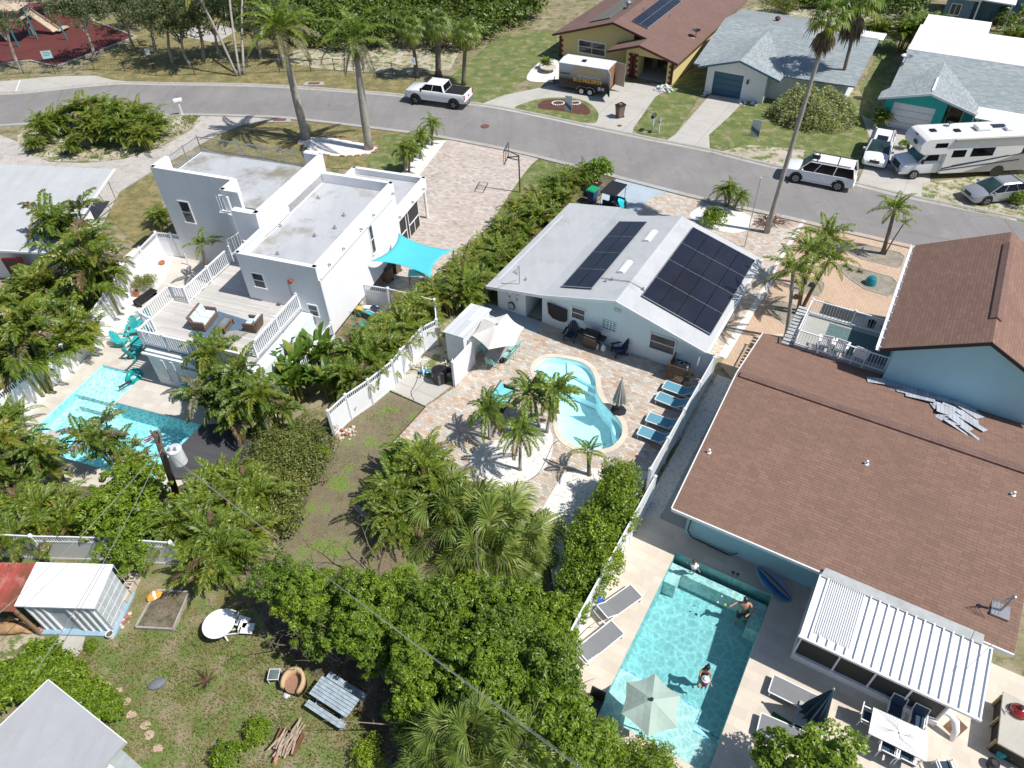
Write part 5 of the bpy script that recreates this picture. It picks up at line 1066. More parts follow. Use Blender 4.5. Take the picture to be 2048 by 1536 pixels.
fence('back_fence','grey-white fence with picket top behind the shed, among palms',[(G(x,y,1.83).x,G(x,y,1.83).y)for x,y in((-60,1066),(60,1072),(200,1075),(340,1085))],style='p')
fence('back_corner_fence','white fence corner at the bottom edge below the fan palms',[(G(x,y,1.83).x,G(x,y,1.83).y)for x,y in((1122,1506),(1170,1540),(1260,1600))])

# ---------------- pools ----------------
M_POOLA=solid('aqua_pool_shell',(.80,.93,.95),.5,var=.03);M_POOLB=solid('aqua_plaster',(.34,.54,.55),.7,var=.05,scale=1);M_COPE=trav('cream_coping','C',(.66,.60,.50));M_POOLL=solid('pebble_plaster',(.46,.68,.70),.7,var=.12,scale=6)
M_LEDGE=solid('pale_ledge',(.62,.68,.66),.7,var=.06,scale=4)
def basin(name,pts,depth,mat):
 n=len(pts);a=sum(pts[i][0]*pts[(i+1)%n][1]-pts[(i+1)%n][0]*pts[i][1]for i in range(n));P=pts if a>0 else pts[::-1]
 mb=MB();mb.add([(p[0],p[1],.02)for p in P]+[(p[0],p[1],-depth)for p in P],[tuple(range(n,2*n))]+[(i,n+i,n+(i+1)%n,(i+1)%n)for i in range(n)]);o=mb.build(name,mat);o['kind']='structure';return o
basin('pool_basin',KID,1.25,M_POOLA);basin('pool_basin',RPOOL,1.4,M_POOLB);basin('pool_basin',LPOOL,1.3,M_POOLL)
ring('pool_coping',KID,grow(KID,.28),0,.05,M_COPE)
def wsheet(name,pts,z,mat):mb=MB();mb.sheet([(p[0],p[1])for p in pts],z);return struct(name,mb,mat)
wsheet('water',KID,-.10,water('kidney_pool_water',(.74,.96,1.0),(.70,.95,.99),1.6,.06,.12))
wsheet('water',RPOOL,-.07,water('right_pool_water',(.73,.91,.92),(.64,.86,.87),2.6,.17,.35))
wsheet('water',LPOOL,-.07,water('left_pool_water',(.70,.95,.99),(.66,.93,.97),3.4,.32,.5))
# steps and ledges inside the pools
def inpx(pts,d):return[(G(x,y,-d).x,G(x,y,-d).y)for x,y in pts]
mb=MB();mb.prism(inpx([(1074,735),(1088,719),(1112,715),(1140,722),(1143,745),(1118,765),(1095,770)],.45),-1.2,-.45);mb.prism(inpx([(1134,722),(1163,728),(1180,741),(1192,762),(1192,775),(1160,757),(1135,745)],.3),-1.2,-.3)
mb.prism(inpx([(1125,745),(1160,755),(1192,778),(1193,790),(1145,768),(1118,768)],.55),-1.2,-.55);mb.prism(inpx([(1110,772),(1145,770),(1193,795),(1200,812),(1150,790),(1115,790)],.8),-1.2,-.8)
mb.prism(inpx([(1222,830),(1232,836),(1243,862),(1236,885),(1226,862)],.4),-1.2,-.4);struct('pool_steps',mb,M_POOLA)
q=RP;mb=MB()
mb.prism(poly('C',[(q['b0']+.01,q['a0']+.01),(q['b1']-.01,q['a0']+.01),(q['b1']-.01,q['a0']+1.2),(q['b1']-.95,q['a0']+1.55),(q['b1']-.95,q['a0']+2.1),(q['b0']+.01,q['a0']+2.1)]),-1.38,-.28)
struct('tanning_ledge',mb,M_LEDGE)
mb=MB();mb.prism(poly('C',[(q['b0']+.01,q['a1']-.62),(q['b1']-.01,q['a1']-.62),(q['b1']-.01,q['a1']-.25),(q['b0']+.01,q['a1']-.25)]),-1.38,-.45);mb.prism(poly('C',[(q['b1']-.5,q['a1']-1.6),(q['b1']-.01,q['a1']-1.6),(q['b1']-.01,q['a1']-.63),(q['b1']-.5,q['a1']-.63)]),-1.38,-.45)
mb.prism(poly('C',[(q['b0']+.01,q['a1']-1.3),(q['b0']+.55,q['a1']-1.3),(q['b0']+.55,q['a1']-.63),(q['b0']+.01,q['a1']-.63)]),-1.38,-.45);struct('pool_bench',mb,M_LEDGE)
M_TILEB=paver('blue_mosaic','C',[(0,(.05,.25,.55)),(.5,(.35,.6,.75)),(1,(.6,.75,.8))],.1,.05,(.5,.6,.6),.004)
mb=MB();mb.box(q['b0']+.01,q['b1']-.95,q['a0']+2.1,q['a0']+2.16,-.32,-.26);mb.box(q['b1']-.97,q['b1']-.9,q['a0']+1.5,q['a0']+2.1,-.32,-.26);mb.box(q['b1']-.95,q['b1']-.01,q['a0']+1.25,q['a0']+1.31,-.32,-.262)
mb.box(q['b1']-.9,q['b1']-.01,q['a0']+1.62,q['a0']+1.68,-.7,-.58);mb.tf(Matrix.Rotation(YAW['C']-pi/2,4,'Z'));struct('ledge_tiles',mb,M_TILEB)
q=LP;mb=MB();mb.prism(poly('L',[(q['b0']+.01,q['am']),(q['bm']-.01,q['am']),(q['bm']-.01,q['a1']-.01),(q['b0']+.01,q['a1']-.01)]),-1.28,-.2)
mb.prism(poly('L',[(q['b0']+.01,q['a0']+.01),(q['b0']+.5,q['a0']+.01),(q['b0']+.5,q['am']-.02),(q['b0']+.01,q['am']-.02)]),-1.28,-.55);mb.prism(poly('L',[(q['b0']+.52,q['am']-.5),(q['bm']-.1,q['am']-.5),(q['bm']-.1,q['am']-.02),(q['b0']+.52,q['am']-.02)]),-1.28,-.5);mb.prism(poly('L',[(q['b0']+.52,q['am']-1.0),(q['bm']+.5,q['am']-1.0),(q['bm']+.5,q['am']-.52),(q['b0']+.52,q['am']-.52)]),-1.28,-.85);struct('tanning_ledge',mb,M_LEDGE)
mb=MB();k=[(0,(-3.9,19.05)),(1,(1.35,19.05))]
pts=[loc('C',1281,1034),loc('C',1509,1135),loc('C',1618,1183),loc('C',1576,1318),loc('C',1768,1412),loc('C',1898,1480),loc('C',1990,1530)]
for a_,b_ in zip(pts,pts[1:]):p=fr('C',*a_,.022);r_=fr('C',*b_,.022);mb.bar(p,r_,.05,.006)
struct('deck_inlay',mb,solid('blue_white_tile',(.52,.62,.62),.5))
# dark plank deck near left pool
dk=inpx([(406,853),(480,848),(560,868),(480,960),(345,960),(322,935)],0)
mb=MB();mb.prism([(p[0],p[1])for p in dk],.0,.14);struct('dark_plank_deck',mb,M_DARKDECK)
# ---------------- vehicles ----------------
def paint(name,col,r=.3,metal=0):m=solid(name,col,r,metal,var=.02,scale=2);m.node_tree.nodes['Principled BSDF'].inputs['Coat Weight'].default_value=.6;return m
M_CARW=paint('white_car_paint',(.80,.81,.83));M_SILV=paint('silver_car_paint',(.42,.44,.48),.3,.5)
M_TINT=glass('tinted_glass',(.008,.010,.013),.08);M_WSG=glass('windscreen_glass',(.05,.14,.14),.05);M_TINT.node_tree.nodes['Principled BSDF'].inputs['Specular IOR Level'].default_value=.18;M_TYRE=solid('tyre_rubber',(.015,.015,.016),.85);M_RIM=solid('alloy_rim',(.35,.36,.37),.3,.7);M_CHR=solid('chrome',(.6,.6,.62),.15,.9)
M_LAMP=solid('headlamp',(.6,.62,.64),.1);M_RED=solid('red_lamp',(.35,.01,.01),.3);M_ORG=solid('orange_paint',(.65,.25,.03),.5)
def ang(p,q,z=0):a=G(p[0],p[1],z);b=G(q[0],q[1],z);return atan2(b.y-a.y,b.x-a.x)
def wheelpos(front,rear,W,side=1):
 """middle of the wheelbase on the vehicle's axis, heading; side=1: the near wheels are the left ones"""
 f=G(*front);r=G(*rear);d=(f-r).normalized();n=Vector((-d.y,d.x,0))*side;return(f+r)/2-n*(W/2),atan2(d.y,d.x),(f-r).length
def wheel(t,x,y,r,wd=.24,rim=None,s=1):
 m=MB().ycyl(x,y-wd/2,y+wd/2,r,r,20);w_=m.build('wheel',M_TYRE,t);q=MB();yo=y+s*(wd/2+.005)
 q.ycyl(x,min(yo,yo-s*.02),max(yo,yo-s*.02),r,r*.62,16)
 q.build('rim',rim or M_RIM,w_);k=MB()
 for i in range(5):a=2*pi*i/5+.3;k.bar((x+.06*cos(a),yo+s*.012,r+.06*sin(a)),(x+r*.55*cos(a+.25),yo+s*.012,r+r*.55*sin(a+.25)),.05,.02,up=(0,1,0))
 k.build('spokes',M_TYRE if rim is None else STEEL,w_);return w_
def loft(mb,secs,cap=True):
 n=len(secs[0]);b=len(mb.v)
 for s in secs:mb.v+=[tuple(p)for p in s]
 fs=[(b+i*n+j,b+i*n+(j+1)%n,b+(i+1)*n+(j+1)%n,b+(i+1)*n+j)for i in range(len(secs)-1)for j in range(n)]
 if cap:fs+=[tuple(b+j for j in range(n-1,-1,-1)),tuple(b+(len(secs)-1)*n+j for j in range(n))]
 mb.f+=fs;mb.m+=[mb.c]*len(fs)
def car(name,label,cat,at,rz,L,W,body,cab,wb,wr,mat,rim=None,extras=None,tint=None,ws=None,pillars=(.33,.66),group=None):
 """body: stations (x, halfwidth, z bottom, z shoulder, z deck); cab: (x base front, x roof front, x roof rear, x base rear, z belt, z roof, halfwidth belt, halfwidth roof)"""
 t=thing(name,label,cat,at,rz,group);m=MB()
 secs=[]
 for x,w_,zb,zs,zt in body:secs.append([(x,-w_*.9,zb),(x,-w_,zb+.14),(x,-w_*1.0,(zb+zs)/2),(x,-w_*.965,zs),(x,-w_*.72,zt),(x,0,zt+.025),(x,w_*.72,zt),(x,w_*.965,zs),(x,w_,(zb+zs)/2),(x,w_,zb+.14),(x,w_*.9,zb)])
 loft(m,secs);b_=m.build('body',mat,t,smooth=True,bevel=0);e=b_.modifiers.new('es','EDGE_SPLIT');e.split_angle=R(38)
 xf,rf,rr_,xr,zb,zr,wb_,wr_=cab
 g=MB();A=[(xf,-wb_,zb),(xf,wb_,zb),(rf,wr_,zr-.05),(rf,-wr_,zr-.05)];B=[(xr,-wb_,zb),(xr,wb_,zb),(rr_,wr_,zr-.05),(rr_,-wr_,zr-.05)]
 g.add(A,[(0,1,2,3)]);g.build('windscreen',ws or M_WSG,t);g=MB().add(B,[(3,2,1,0)]);g.build('rear_window',tint or M_TINT,t)
 for s in(-1,1):
  g=MB().add([(xf,s*wb_,zb),(xr,s*wb_,zb),(rr_,s*wr_,zr-.05),(rf,s*wr_,zr-.05)],[(0,1,2,3)]);g.build('side_window',tint or M_TINT,t)
 q=MB();q.add([(rf-.04,-wr_-.02,zr-.07),(rf-.04,wr_+.02,zr-.07),(rr_+.04,wr_+.02,zr-.07),(rr_+.04,-wr_-.02,zr-.07),(rf-.18,-wr_*.85,zr),(rf-.18,wr_*.85,zr),(rr_+.2,wr_*.85,zr),(rr_+.2,-wr_*.85,zr)],[(0,1,5,4),(1,2,6,5),(2,3,7,6),(3,0,4,7),(4,5,6,7)])
 for s in(-1,1):
  q.bar((xf,s*wb_,zb),(rf,s*wr_,zr-.05),.06,.06);q.bar((xr,s*wb_,zb),(rr_,s*wr_,zr-.05),.1,.08)
  for p in pillars:q.bar((xf+(xr-xf)*p,s*(wb_+.005),zb),(rf+(rr_-rf)*p,s*(wr_+.005),zr-.04),.07,.03)
 q.build('roof',mat,t)
 for x in(wb/2,-wb/2):
  for s in(-1,1):
   a=MB().ycyl(x,s*W/2*1.0-.03 if s>0 else-W/2-.004,W/2+.004 if s>0 else-W/2+.03,wr+.03,wr*1.22,20);a.build('wheel_arch',BLACK,t);wheel(t,x,s*(W/2-.10),wr,.24,rim,s)
 F=body[0];Rr=body[-1]
 for s in(-1,1):
  q=MB().cbox(F[0]-.12,s*F[1]*.74,F[3]-.08,.2,.34,.15);q.build('headlight',M_LAMP,t,bevel=.02);q=MB().cbox(Rr[0]+.06,s*Rr[1]*.86,Rr[3]-.12,.14,.16,.3);q.build('tail_light',M_RED,t,bevel=.02)
  q=MB().cbox(xf-.25,s*(W/2+.1),zb+.08,.12,.2,.15);q.bar((xf-.25,s*(W/2-.05),zb+.04),(xf-.25,s*(W/2+.1),zb+.05),.05);q.build('mirror',mat,t,bevel=.02)
  for dx in(.15,-.75):q=MB().cbox((xf+xr)/2+dx,s*(W/2+.012),F[3]-.1,.16,.02,.03);q.build('door_handle',mat,t)
 q=MB().cbox(F[0]+.012,0,F[2]+.34,.03,F[1]*1.0,.2);q.build('grille',BLACK,t);q=MB().cbox(F[0]+.0,0,F[2]+.12,.1,F[1]*1.9,.18);q.build('bumper',mat,t,bevel=.03);q=MB().cbox(Rr[0]-.02,0,Rr[2]+.12,.12,Rr[1]*1.9,.2);q.build('bumper',mat,t,bevel=.03)
 if extras:extras(t)
 return t
def suv_x(t):
 m=MB()
 for s in(-1,1):m.bar((.9,s*.72,1.86),(-2.0,s*.72,1.86),.04)
 m.bar((.35,-.72,1.88),(.35,.72,1.88),.04);m.bar((-1.1,-.72,1.88),(-1.1,.72,1.88),.04);m.build('roof_rack',BLACK,t);MB().cbox(.5,0,1.833,.5,.7,.02).build('sunroof',M_TINT,t)
 MB().box(-1.5,1.4,-.98,-.9,.3,.38).build('side_step',M_CARW,t);MB().box(-1.5,1.4,.9,.98,.3,.38).build('side_step',M_CARW,t)
at,rz,L_=wheelpos((1588.5,366),(1672,382.5),1.95)
car('parked_suv','large white suv with roof rack parked at the kerb beneath the tall leaning palm','car',at,rz,5.2,1.95,[(2.55,.82,.42,.85,.92),(2.3,.93,.35,.98,1.04),(1.2,.97,.32,1.05,1.12),(-.5,.975,.32,1.08,1.1),(-2.0,.97,.34,1.1,1.1),(-2.5,.93,.38,1.08,1.1)],(1.45,.8,-2.25,-2.45,1.08,1.83,.9,.78),3.0,.39,M_CARW,extras=suv_x,pillars=(.27,.62))
def x2(t):
 m=MB()
 for s in(-1,1):m.bar((.5,s*.62,1.68),(-1.7,s*.62,1.68),.04)
 m.build('roof_rail',BLACK,t);MB().cbox(.05,0,1.655,.75,.8,.015).build('sunroof',M_TINT,t);MB().cbox(2.36,0,.86,.04,.16,.1).build('badge',M_CHR,t)
rz=ang((1773,259),(1751,322),1.0);c=(G(1773,252,1.6)+G(1751,320,.85))*.5
car('parked_crossover','white crossover parked nose to the street on the teal house drive','car',(c.x,c.y,0),rz,4.7,1.85,[(2.35,.72,.38,.66,.70),(2.15,.88,.28,.80,.86),(1.1,.92,.25,.95,1.02),(-.5,.925,.25,1.0,1.0),(-1.9,.92,.28,1.02,1.02),(-2.3,.85,.35,1.0,1.02)],(1.3,.45,-1.75,-2.2,.98,1.66,.85,.68),2.72,.36,M_CARW,extras=x2,ws=glass('green_windscreen',(.04,.075,.075),.05))
at,rz,L_=wheelpos((1968,412),(2045,404),1.85)
car('parked_sedan','silver sedan parked on sandy ground below the motorhome','car',at,rz,4.85,1.84,[(2.4,.70,.32,.60,.62),(2.2,.86,.22,.72,.76),(1.15,.91,.2,.84,.9),(-.4,.92,.2,.9,.9),(-1.7,.91,.22,.92,.95),(-2.4,.80,.3,.88,.94)],(1.35,.45,-1.1,-1.95,.88,1.42,.82,.60),2.8,.34,M_SILV,ws=glass('teal_windscreen',(.035,.065,.065),.05))
# pickup
at,rz,L_=wheelpos((833,209),(908,219),2.0)
t=thing('pickup_truck','white crew cab pickup with black bed cover parked at the park kerb','pickup',at,rz)
m=MB();secs=[]
for x,w_,zb,zs,zt in[(2.95,.85,.62,1.1,1.16),(2.75,.98,.55,1.24,1.30),(1.6,1.0,.52,1.32,1.42),(1.25,1.0,.5,1.34,1.40),(-.85,1.0,.5,1.34,1.36),(-2.8,1.0,.56,1.34,1.36),(-2.95,.98,.62,1.34,1.36)]:secs.append([(x,-w_*.93,zb),(x,-w_,zb+.12),(x,-w_,zs-.1),(x,-w_*.95,zs),(x,-w_*.72,zt),(x,0,zt+.03),(x,w_*.72,zt),(x,w_*.95,zs),(x,w_,zs-.1),(x,w_,zb+.12),(x,w_*.93,zb)])
loft(m,secs);o=m.build('body',M_CARW,t,smooth=True);e=o.modifiers.new('es','EDGE_SPLIT');e.split_angle=R(35)
MB().add([(1.45,-.86,1.38),(1.45,.86,1.38),(.85,.74,1.92),(.85,-.74,1.92)],[(0,1,2,3)]).build('windscreen',M_TINT,t);MB().add([(-.95,-.86,1.38),(-.95,.86,1.38),(-.75,.74,1.92),(-.75,-.74,1.92)],[(3,2,1,0)]).build('rear_window',M_TINT,t)
for s in(-1,1):MB().add([(1.45,s*.88,1.38),(-.95,s*.88,1.38),(-.75,s*.74,1.92),(.85,s*.74,1.92)],[(0,1,2,3)]).build('side_window',M_TINT,t)
q=MB();q.add([(.9,-.77,1.9),(.9,.77,1.9),(-.8,.77,1.9),(-.8,-.77,1.9),(.7,-.64,1.99),(.7,.64,1.99),(-.7,.64,1.99),(-.7,-.64,1.99)],[(0,1,5,4),(1,2,6,5),(2,3,7,6),(3,0,4,7),(4,5,6,7)])
for s in(-1,1):q.bar((1.45,s*.88,1.38),(.85,s*.75,1.92),.06);q.bar((-.95,s*.88,1.38),(-.77,s*.75,1.92),.16,.05);q.bar((.28,s*.885,1.38),(.12,s*.755,1.92),.06,.03)
q.build('cab_roof',M_CARW,t)
for k in range(4):MB().box(-2.85+k*.46,-2.42+k*.46,-.86,.86,1.38,1.42).build('bed_cover_panel',BLACK,t)
for x in(1.9,-1.9):
 for s in(-1,1):MB().ycyl(x,s*1.0-.03 if s>0 else-1.03,1.03 if s>0 else-.97,.48,.56,20).build('wheel_arch',BLACK,t);wheel(t,x,s*.94,.43,.3,M_TYRE,s)
for s in(-1,1):
 MB().cbox(2.86,s*.74,1.08,.16,.3,.22).build('headlight',M_LAMP,t,bevel=.02);MB().cbox(-2.93,s*.9,1.12,.1,.16,.4).build('tail_light',M_RED,t,bevel=.02);q=MB().cbox(1.2,s*1.18,1.5,.12,.2,.3);q.bar((1.2,s*.9,1.42),(1.2,s*1.15,1.45),.05);q.build('mirror',BLACK,t,bevel=.02)
 for dx in(.15,-.85):MB().cbox(dx,s*1.01,1.22,.18,.02,.04).build('door_handle',M_CARW,t)
MB().cbox(2.97,0,1.0,.06,1.1,.32).build('grille',BLACK,t);MB().cbox(2.95,0,.68,.16,1.9,.24).build('bumper',M_CHR,t,bevel=.04);q=MB().cbox(-3.02,0,.68,.16,1.9,.22);q.cbox(-3.2,0,.6,.3,.1,.1);q.build('bumper',M_CHR,t,bevel=.03)
MB().cbox(-2.99,0,1.05,.02,.2,.12).build('badge',BLACK,t)
# motorhome
at,rz,L_=wheelpos((1825,361),(1985,353),2.35);wb=L_
t=thing('motorhome','white and grey motorhome with cab-over front parked at the teal house','motorhome',at,rz);fx=wb/2;hw=1.22;M_RVW=paint('motorhome_white',(.74,.73,.70),.35);M_RVG=paint('motorhome_grey',(.30,.29,.27),.4);M_NAVY=solid('navy_stripe',(.02,.03,.08),.4)
back=fx-9.2
m=MB();prof=[(back,.45),(fx-1.75,.45),(fx-1.75,2.0),(fx-.1,2.0),(fx+.35,2.25),(fx+.40,2.75),(fx+.15,3.15),(fx-.2,3.25),(back+.1,3.25),(back,3.15)]
n_=len(prof);m.add([(x,-hw,z)for x,z in prof]+[(x,hw,z)for x,z in prof],[tuple(range(n_-1,-1,-1)),tuple(range(n_,2*n_))]+[(i,(i+1)%n_,n_+(i+1)%n_,n_+i)for i in range(n_)]);m.build('box_body',M_RVW,t,bevel=.06)
m=MB();secs=[[(x,-w_*.95,.42),(x,-w_,.6),(x,-w_,zs-.1),(x,-w_*.92,zs),(x,0,zt),(x,w_*.92,zs),(x,w_,zs-.1),(x,w_,.6),(x,w_*.95,.42)]for x,w_,zs,zt in[(fx+1.0,.85,.98,1.02),(fx+.85,.95,1.15,1.2),(fx-.2,.98,1.3,1.38),(fx-.35,.98,1.32,1.4),(fx-1.74,.98,1.34,1.4)]];loft(m,secs);o=m.build('cab',M_CARW,t,smooth=True);e=o.modifiers.new('es','EDGE_SPLIT');e.split_angle=R(35)
MB().add([(fx-.05,-.92,1.36),(fx-.05,.92,1.36),(fx-.6,.84,2.0),(fx-.6,-.84,2.0)],[(0,1,2,3)]).build('windscreen',M_WSG,t)
for s in(-1,1):
 q=MB().add([(fx-.05,s*.93,1.36),(fx-1.74,s*.97,1.36),(fx-1.74,s*.9,2.0),(fx-.6,s*.85,2.0)],[(0,1,2,3)]);q.build('cab_side',M_CARW,t);MB().add([(fx-.4,s*.955,1.42),(fx-1.45,s*.985,1.42),(fx-1.45,s*.93,1.9),(fx-.72,s*.89,1.9)],[(0,1,2,3)]).build('side_window',M_TINT,t);q=MB().cbox(fx-.2,s*1.2,1.5,.1,.22,.32);q.bar((fx-.25,s*.95,1.4),(fx-.2,s*1.2,1.42),.04);q.build('mirror',BLACK,t)
 for a_,b_,z0,z1,nm in[(fx-3.2,fx-2.2,1.75,2.3,0),(fx-5.3,fx-3.6,1.75,2.4,0),(fx-1.6,fx-.7,2.55,2.9,0),(fx-8.2,fx-7.4,1.8,2.4,0)]:y=s*(hw+.006);MB().box(a_,b_,min(y,y-s*.03),max(y,y-s*.03),z0,z1).build('window',M_TINT,t)
 for p,q_,w_ in[((fx-1.8,.9),(fx-6.5,1.7),.09),((fx-1.7,.75),(fx-7.5,1.35),.07),((fx-2.5,1.1),(fx-8.8,2.0),.05)]:y=s*(hw+.012);MB().bar((p[0],y,p[1]),(q_[0],y,q_[1]),.012,w_).build('stripe',M_NAVY,t)
 y=s*(hw+.004);MB().add([(back+.1,y,.5),(fx-3.5,y,.5),(fx-6.8,y,1.6),(back+.1,y,2.9)],[(0,1,2,3)]).build('grey_panel',M_RVG,t)
MB().box(back+.2,fx-2.0,hw+.02,hw+.16,3.02,3.18).build('rolled_awning',M_RVG,t)
for s in(-1,1):wheel(t,fx,s*.95,.38,.24,None,s);MB().ycyl(back+3.0,-1.19 if s<0 else .85,-.85 if s<0 else 1.19,.38,.38,20).build('wheel',M_TYRE,t);MB().ycyl(back+3.0,s*1.225-.01,s*1.225+.01,.42,.50,20).build('wheel_arch',BLACK,t);MB().cbox(fx+.95,s*.72,.88,.14,.3,.26).build('headlight',M_LAMP,t,bevel=.02)
MB().cbox(fx+1.0,0,.88,.08,1.0,.36).build('grille',BLACK,t);MB().cbox(fx+1.06,0,.55,.16,1.9,.22).build('bumper',M_CHR,t,bevel=.04)
for x,y,w_ in((fx-.9,-.1,.4),(fx-2.6,.1,.4),(back+1.2,0,.4)):MB().cbox(x,y,3.29,w_,w_,.08).build('roof_hatch',M_TINT,t)
MB().cbox(fx-4.5,0,3.4,1.1,.75,.28).build('air_conditioner',M_CARW,t,bevel=.1);MB().cbox(fx-6.3,.3,3.36,.55,.5,.2).build('vent_cover',M_CARW,t,bevel=.08);MB().cbox(fx-5.7,-.35,3.275,1.5,.55,.03).build('solar_panel',M_SOLAR,t)
q=MB().cyl(fx-2.4,-.75,3.25,3.5,.03);q.ell(fx-2.4,-.75,3.52,.22,.22,.05);q.build('antenna',BLACK,t);q=MB().ell(fx+.385,.35,2.72,.02,.38,.16);q.build('emblem',M_NAVY,t);MB().ell(fx+.2,-.1,3.08,.06,.25,.05).build('marker_light',BLACK,t)
# flooring trailer
at,rz,L_=wheelpos((1162,188),(1181,192.5),2.05);rz=ang((1214,194),(1111,177),.45);at=(G(1162,188)+G(1181,192.5))/2-Vector((-sin(rz),cos(rz),0))*1.1;TL=4.9;x1=2.75;x0=x1-TL+.15
t=thing('cargo_trailer','enclosed flooring company trailer with gold and orange lettering and open rear doors','trailer',at,rz)
def tgrad():
 n=N('grey_to_black_wrap');x=n.n('SeparateXYZ');n.l(n.n('TexCoord').outputs['Object'],x.inputs[0]);n.m.name='grey_to_black_wrap'
 c=n.ramp(x.outputs[2],[(0,(.02,.015,.013)),(.36,(.03,.022,.02)),(.5,(.22,.23,.25)),(.75,(.42,.44,.48)),(1,(.52,.54,.58))]);mr=n.n('MapRange');mr.inputs[1].default_value=.4;mr.inputs[2].default_value=2.6;n.l(x.outputs[2],mr.inputs[0]);c.node.inputs[0].default_value=0;n.l(mr.outputs[0],c.node.inputs[0]);return n.fin(c,.35)
zb,zt_=.45,2.6;w_=1.08
m=MB();m.box(x0,x1,-w_,-w_+.05,zb,zt_);m.box(x0,x1,w_-.05,w_,zb,zt_);m.box(x1-.05,x1,-w_+.05,w_-.05,zb,zt_);m.box(x0,x1,-w_+.05,w_-.05,zb,zb+.08);m.build('body',tgrad(),t)
m=MB();m.add([(x0-.03,-w_-.03,zt_),(x1+.03,-w_-.03,zt_),(x1+.03,w_+.03,zt_),(x0-.03,w_+.03,zt_),(x0-.03,0,zt_+.12),(x1+.03,0,zt_+.12),(x0-.03,-w_-.03,zt_-.06),(x1+.03,-w_-.03,zt_-.06),(x1+.03,w_+.03,zt_-.06),(x0-.03,w_+.03,zt_-.06)],[(0,1,5,4),(2,3,4,5),(6,7,1,0),(8,9,3,2),(7,8,2,5,1),(9,6,0,4,3)]);m.build('roof',solid('crinkled_white_roof',(.72,.74,.77),.4,var=.08,scale=2,bump=.4),t);MB().cbox(.6,.25,zt_+.14,.4,.4,.1).build('roof_vent',BLACK,t)
MB().box(x0+.05,x1-.05,-w_+.051,w_-.051,zb+.09,zt_-.1).build('plywood_lining',solid('plywood',(.30,.14,.06),.8),t)
m=MB();m.add([(x1,-.6,.5),(x1+1.2,-.04,.45),(x1+1.2,.04,.45),(x1,.6,.5),(x1,-.6,.4),(x1+1.2,-.04,.38),(x1+1.2,.04,.38),(x1,.6,.4)],[(0,1,2,3),(7,6,5,4),(0,4,5,1),(2,6,7,3)]);m.bar((x1+.9,0,.1),(x1+.9,0,.8),.06);m.build('tow_bar',BLACK,t)
for x in(.42,-.42):
 for s in(-1,1):wheel(t,x,s*(w_+.02),.33,.2,M_CARW,s)
m=MB()
for s in(-1,1):
 for xx,za,xb,zb_ in[(.9,.45,.75,.72),(.75,.72,.42,.80),(.42,.8,0,.72),(0,.72,-.42,.8),(-.42,.8,-.75,.72),(-.75,.72,-.9,.45)]:m.bar((xx,s*(w_+.06),za),(xb,s*(w_+.06),zb_),.22,.03)
m.build('mudguard',M_CHR,t)
for s,a_ in((1,R(200)),(-1,R(115))):
 d=Vector((cos(a_),sin(a_),0))if s>0 else Vector((cos(a_+R(70)),-abs(sin(a_)),0));h0=Vector((x0,s*w_,0))
 d=Vector((-.55,.84,0))if s>0 else Vector((-.97,.25,0));e=h0+d*1.05;m=MB();m.bar((h0.x,h0.y,(zb+zt_)/2),(e.x,e.y,(zb+zt_)/2),.04,zt_-zb-.1);m.build('rear_door',bpy.data.materials['grey_to_black_wrap']if s>0 else solid('tan_door_lining',(.42,.37,.30),.8),t)
GOLD=solid('gold_lettering',(.62,.46,.14),.4);ORNG=solid('orange_lettering',(.80,.42,.03),.4);SILT=solid('silver_lettering',(.55,.58,.62),.4)
yy=w_+.008;rot=(R(90),0,R(180))
textm('PROFESSIONAL',.42,GOLD,t,(-.1,yy,2.16),rot,width=2.7);textm('FLOOR REMOVAL',.46,GOLD,t,(-.15,yy,1.80),rot,width=3.4);textm('AND INSTALLATION',.30,SILT,t,(-.2,yy,1.55),rot,width=2.3);textm('813.965.0939',.50,ORNG,t,(-.1,yy,1.13),rot,width=2.8)
textm('UNLIMITED',.2,BLACK,t,(2.15,yy,1.62),rot)
MB().box(-1.75,-1.5,w_+.002,w_+.012,.62,.88).build('sticker',SILT,t);MB().box(-1.4,-1.15,w_+.002,w_+.012,.6,.9).build('sticker',SILT,t)
# golf cart
g=G(1226,404,0);rz=YAW['C']
t=thing('golf_cart','golf cart with black canopy and turquoise towel on the coated driveway','golf cart',g,rz+R(-2));c0=[G(x,y,1.9)for x,y in((1228,359),(1254,367),(1227,395),(1201,386))];cc=sum(c0,Vector())/4;t.location=(cc.x,cc.y,0)
MB().box(-.95,.95,-.62,.62,1.85,1.93).build('canopy',BLACK,t,bevel=.05);m=MB()
for x in(-.85,.8):
 for y in(-.55,.55):m.tube([(x,y,.5),(x*.95,y,1.86)],.02,6)
m.build('canopy_frame',BLACK,t);MB().box(-1.1,1.15,-.6,.6,.3,.5).build('chassis',solid('cart_blue',(.03,.08,.12),.4),t,bevel=.05);q=MB().box(-.5,0,-.55,.55,.5,.8);q.box(-.6,-.5,-.55,.55,.5,1.15);q.build('seat',BLACK,t,bevel=.04);q=MB().box(-1.2,-.65,-.55,.55,.5,.75);q.build('rear_seat',BLACK,t,bevel=.04)
m=MB().add([(1.15,-.6,.4),(1.15,.6,.4),(.75,.6,.95),(.75,-.6,.95),(.7,-.6,.4),(.7,.6,.4)],[(0,1,2,3),(0,3,4),(1,5,2),(3,2,5,4)]);m.build('front_cowl',bpy.data.materials['cart_blue'],t)
for x in(.8,-.8):
 for s in(-1,1):wheel(t,x,s*.52,.23,.18,None,s)
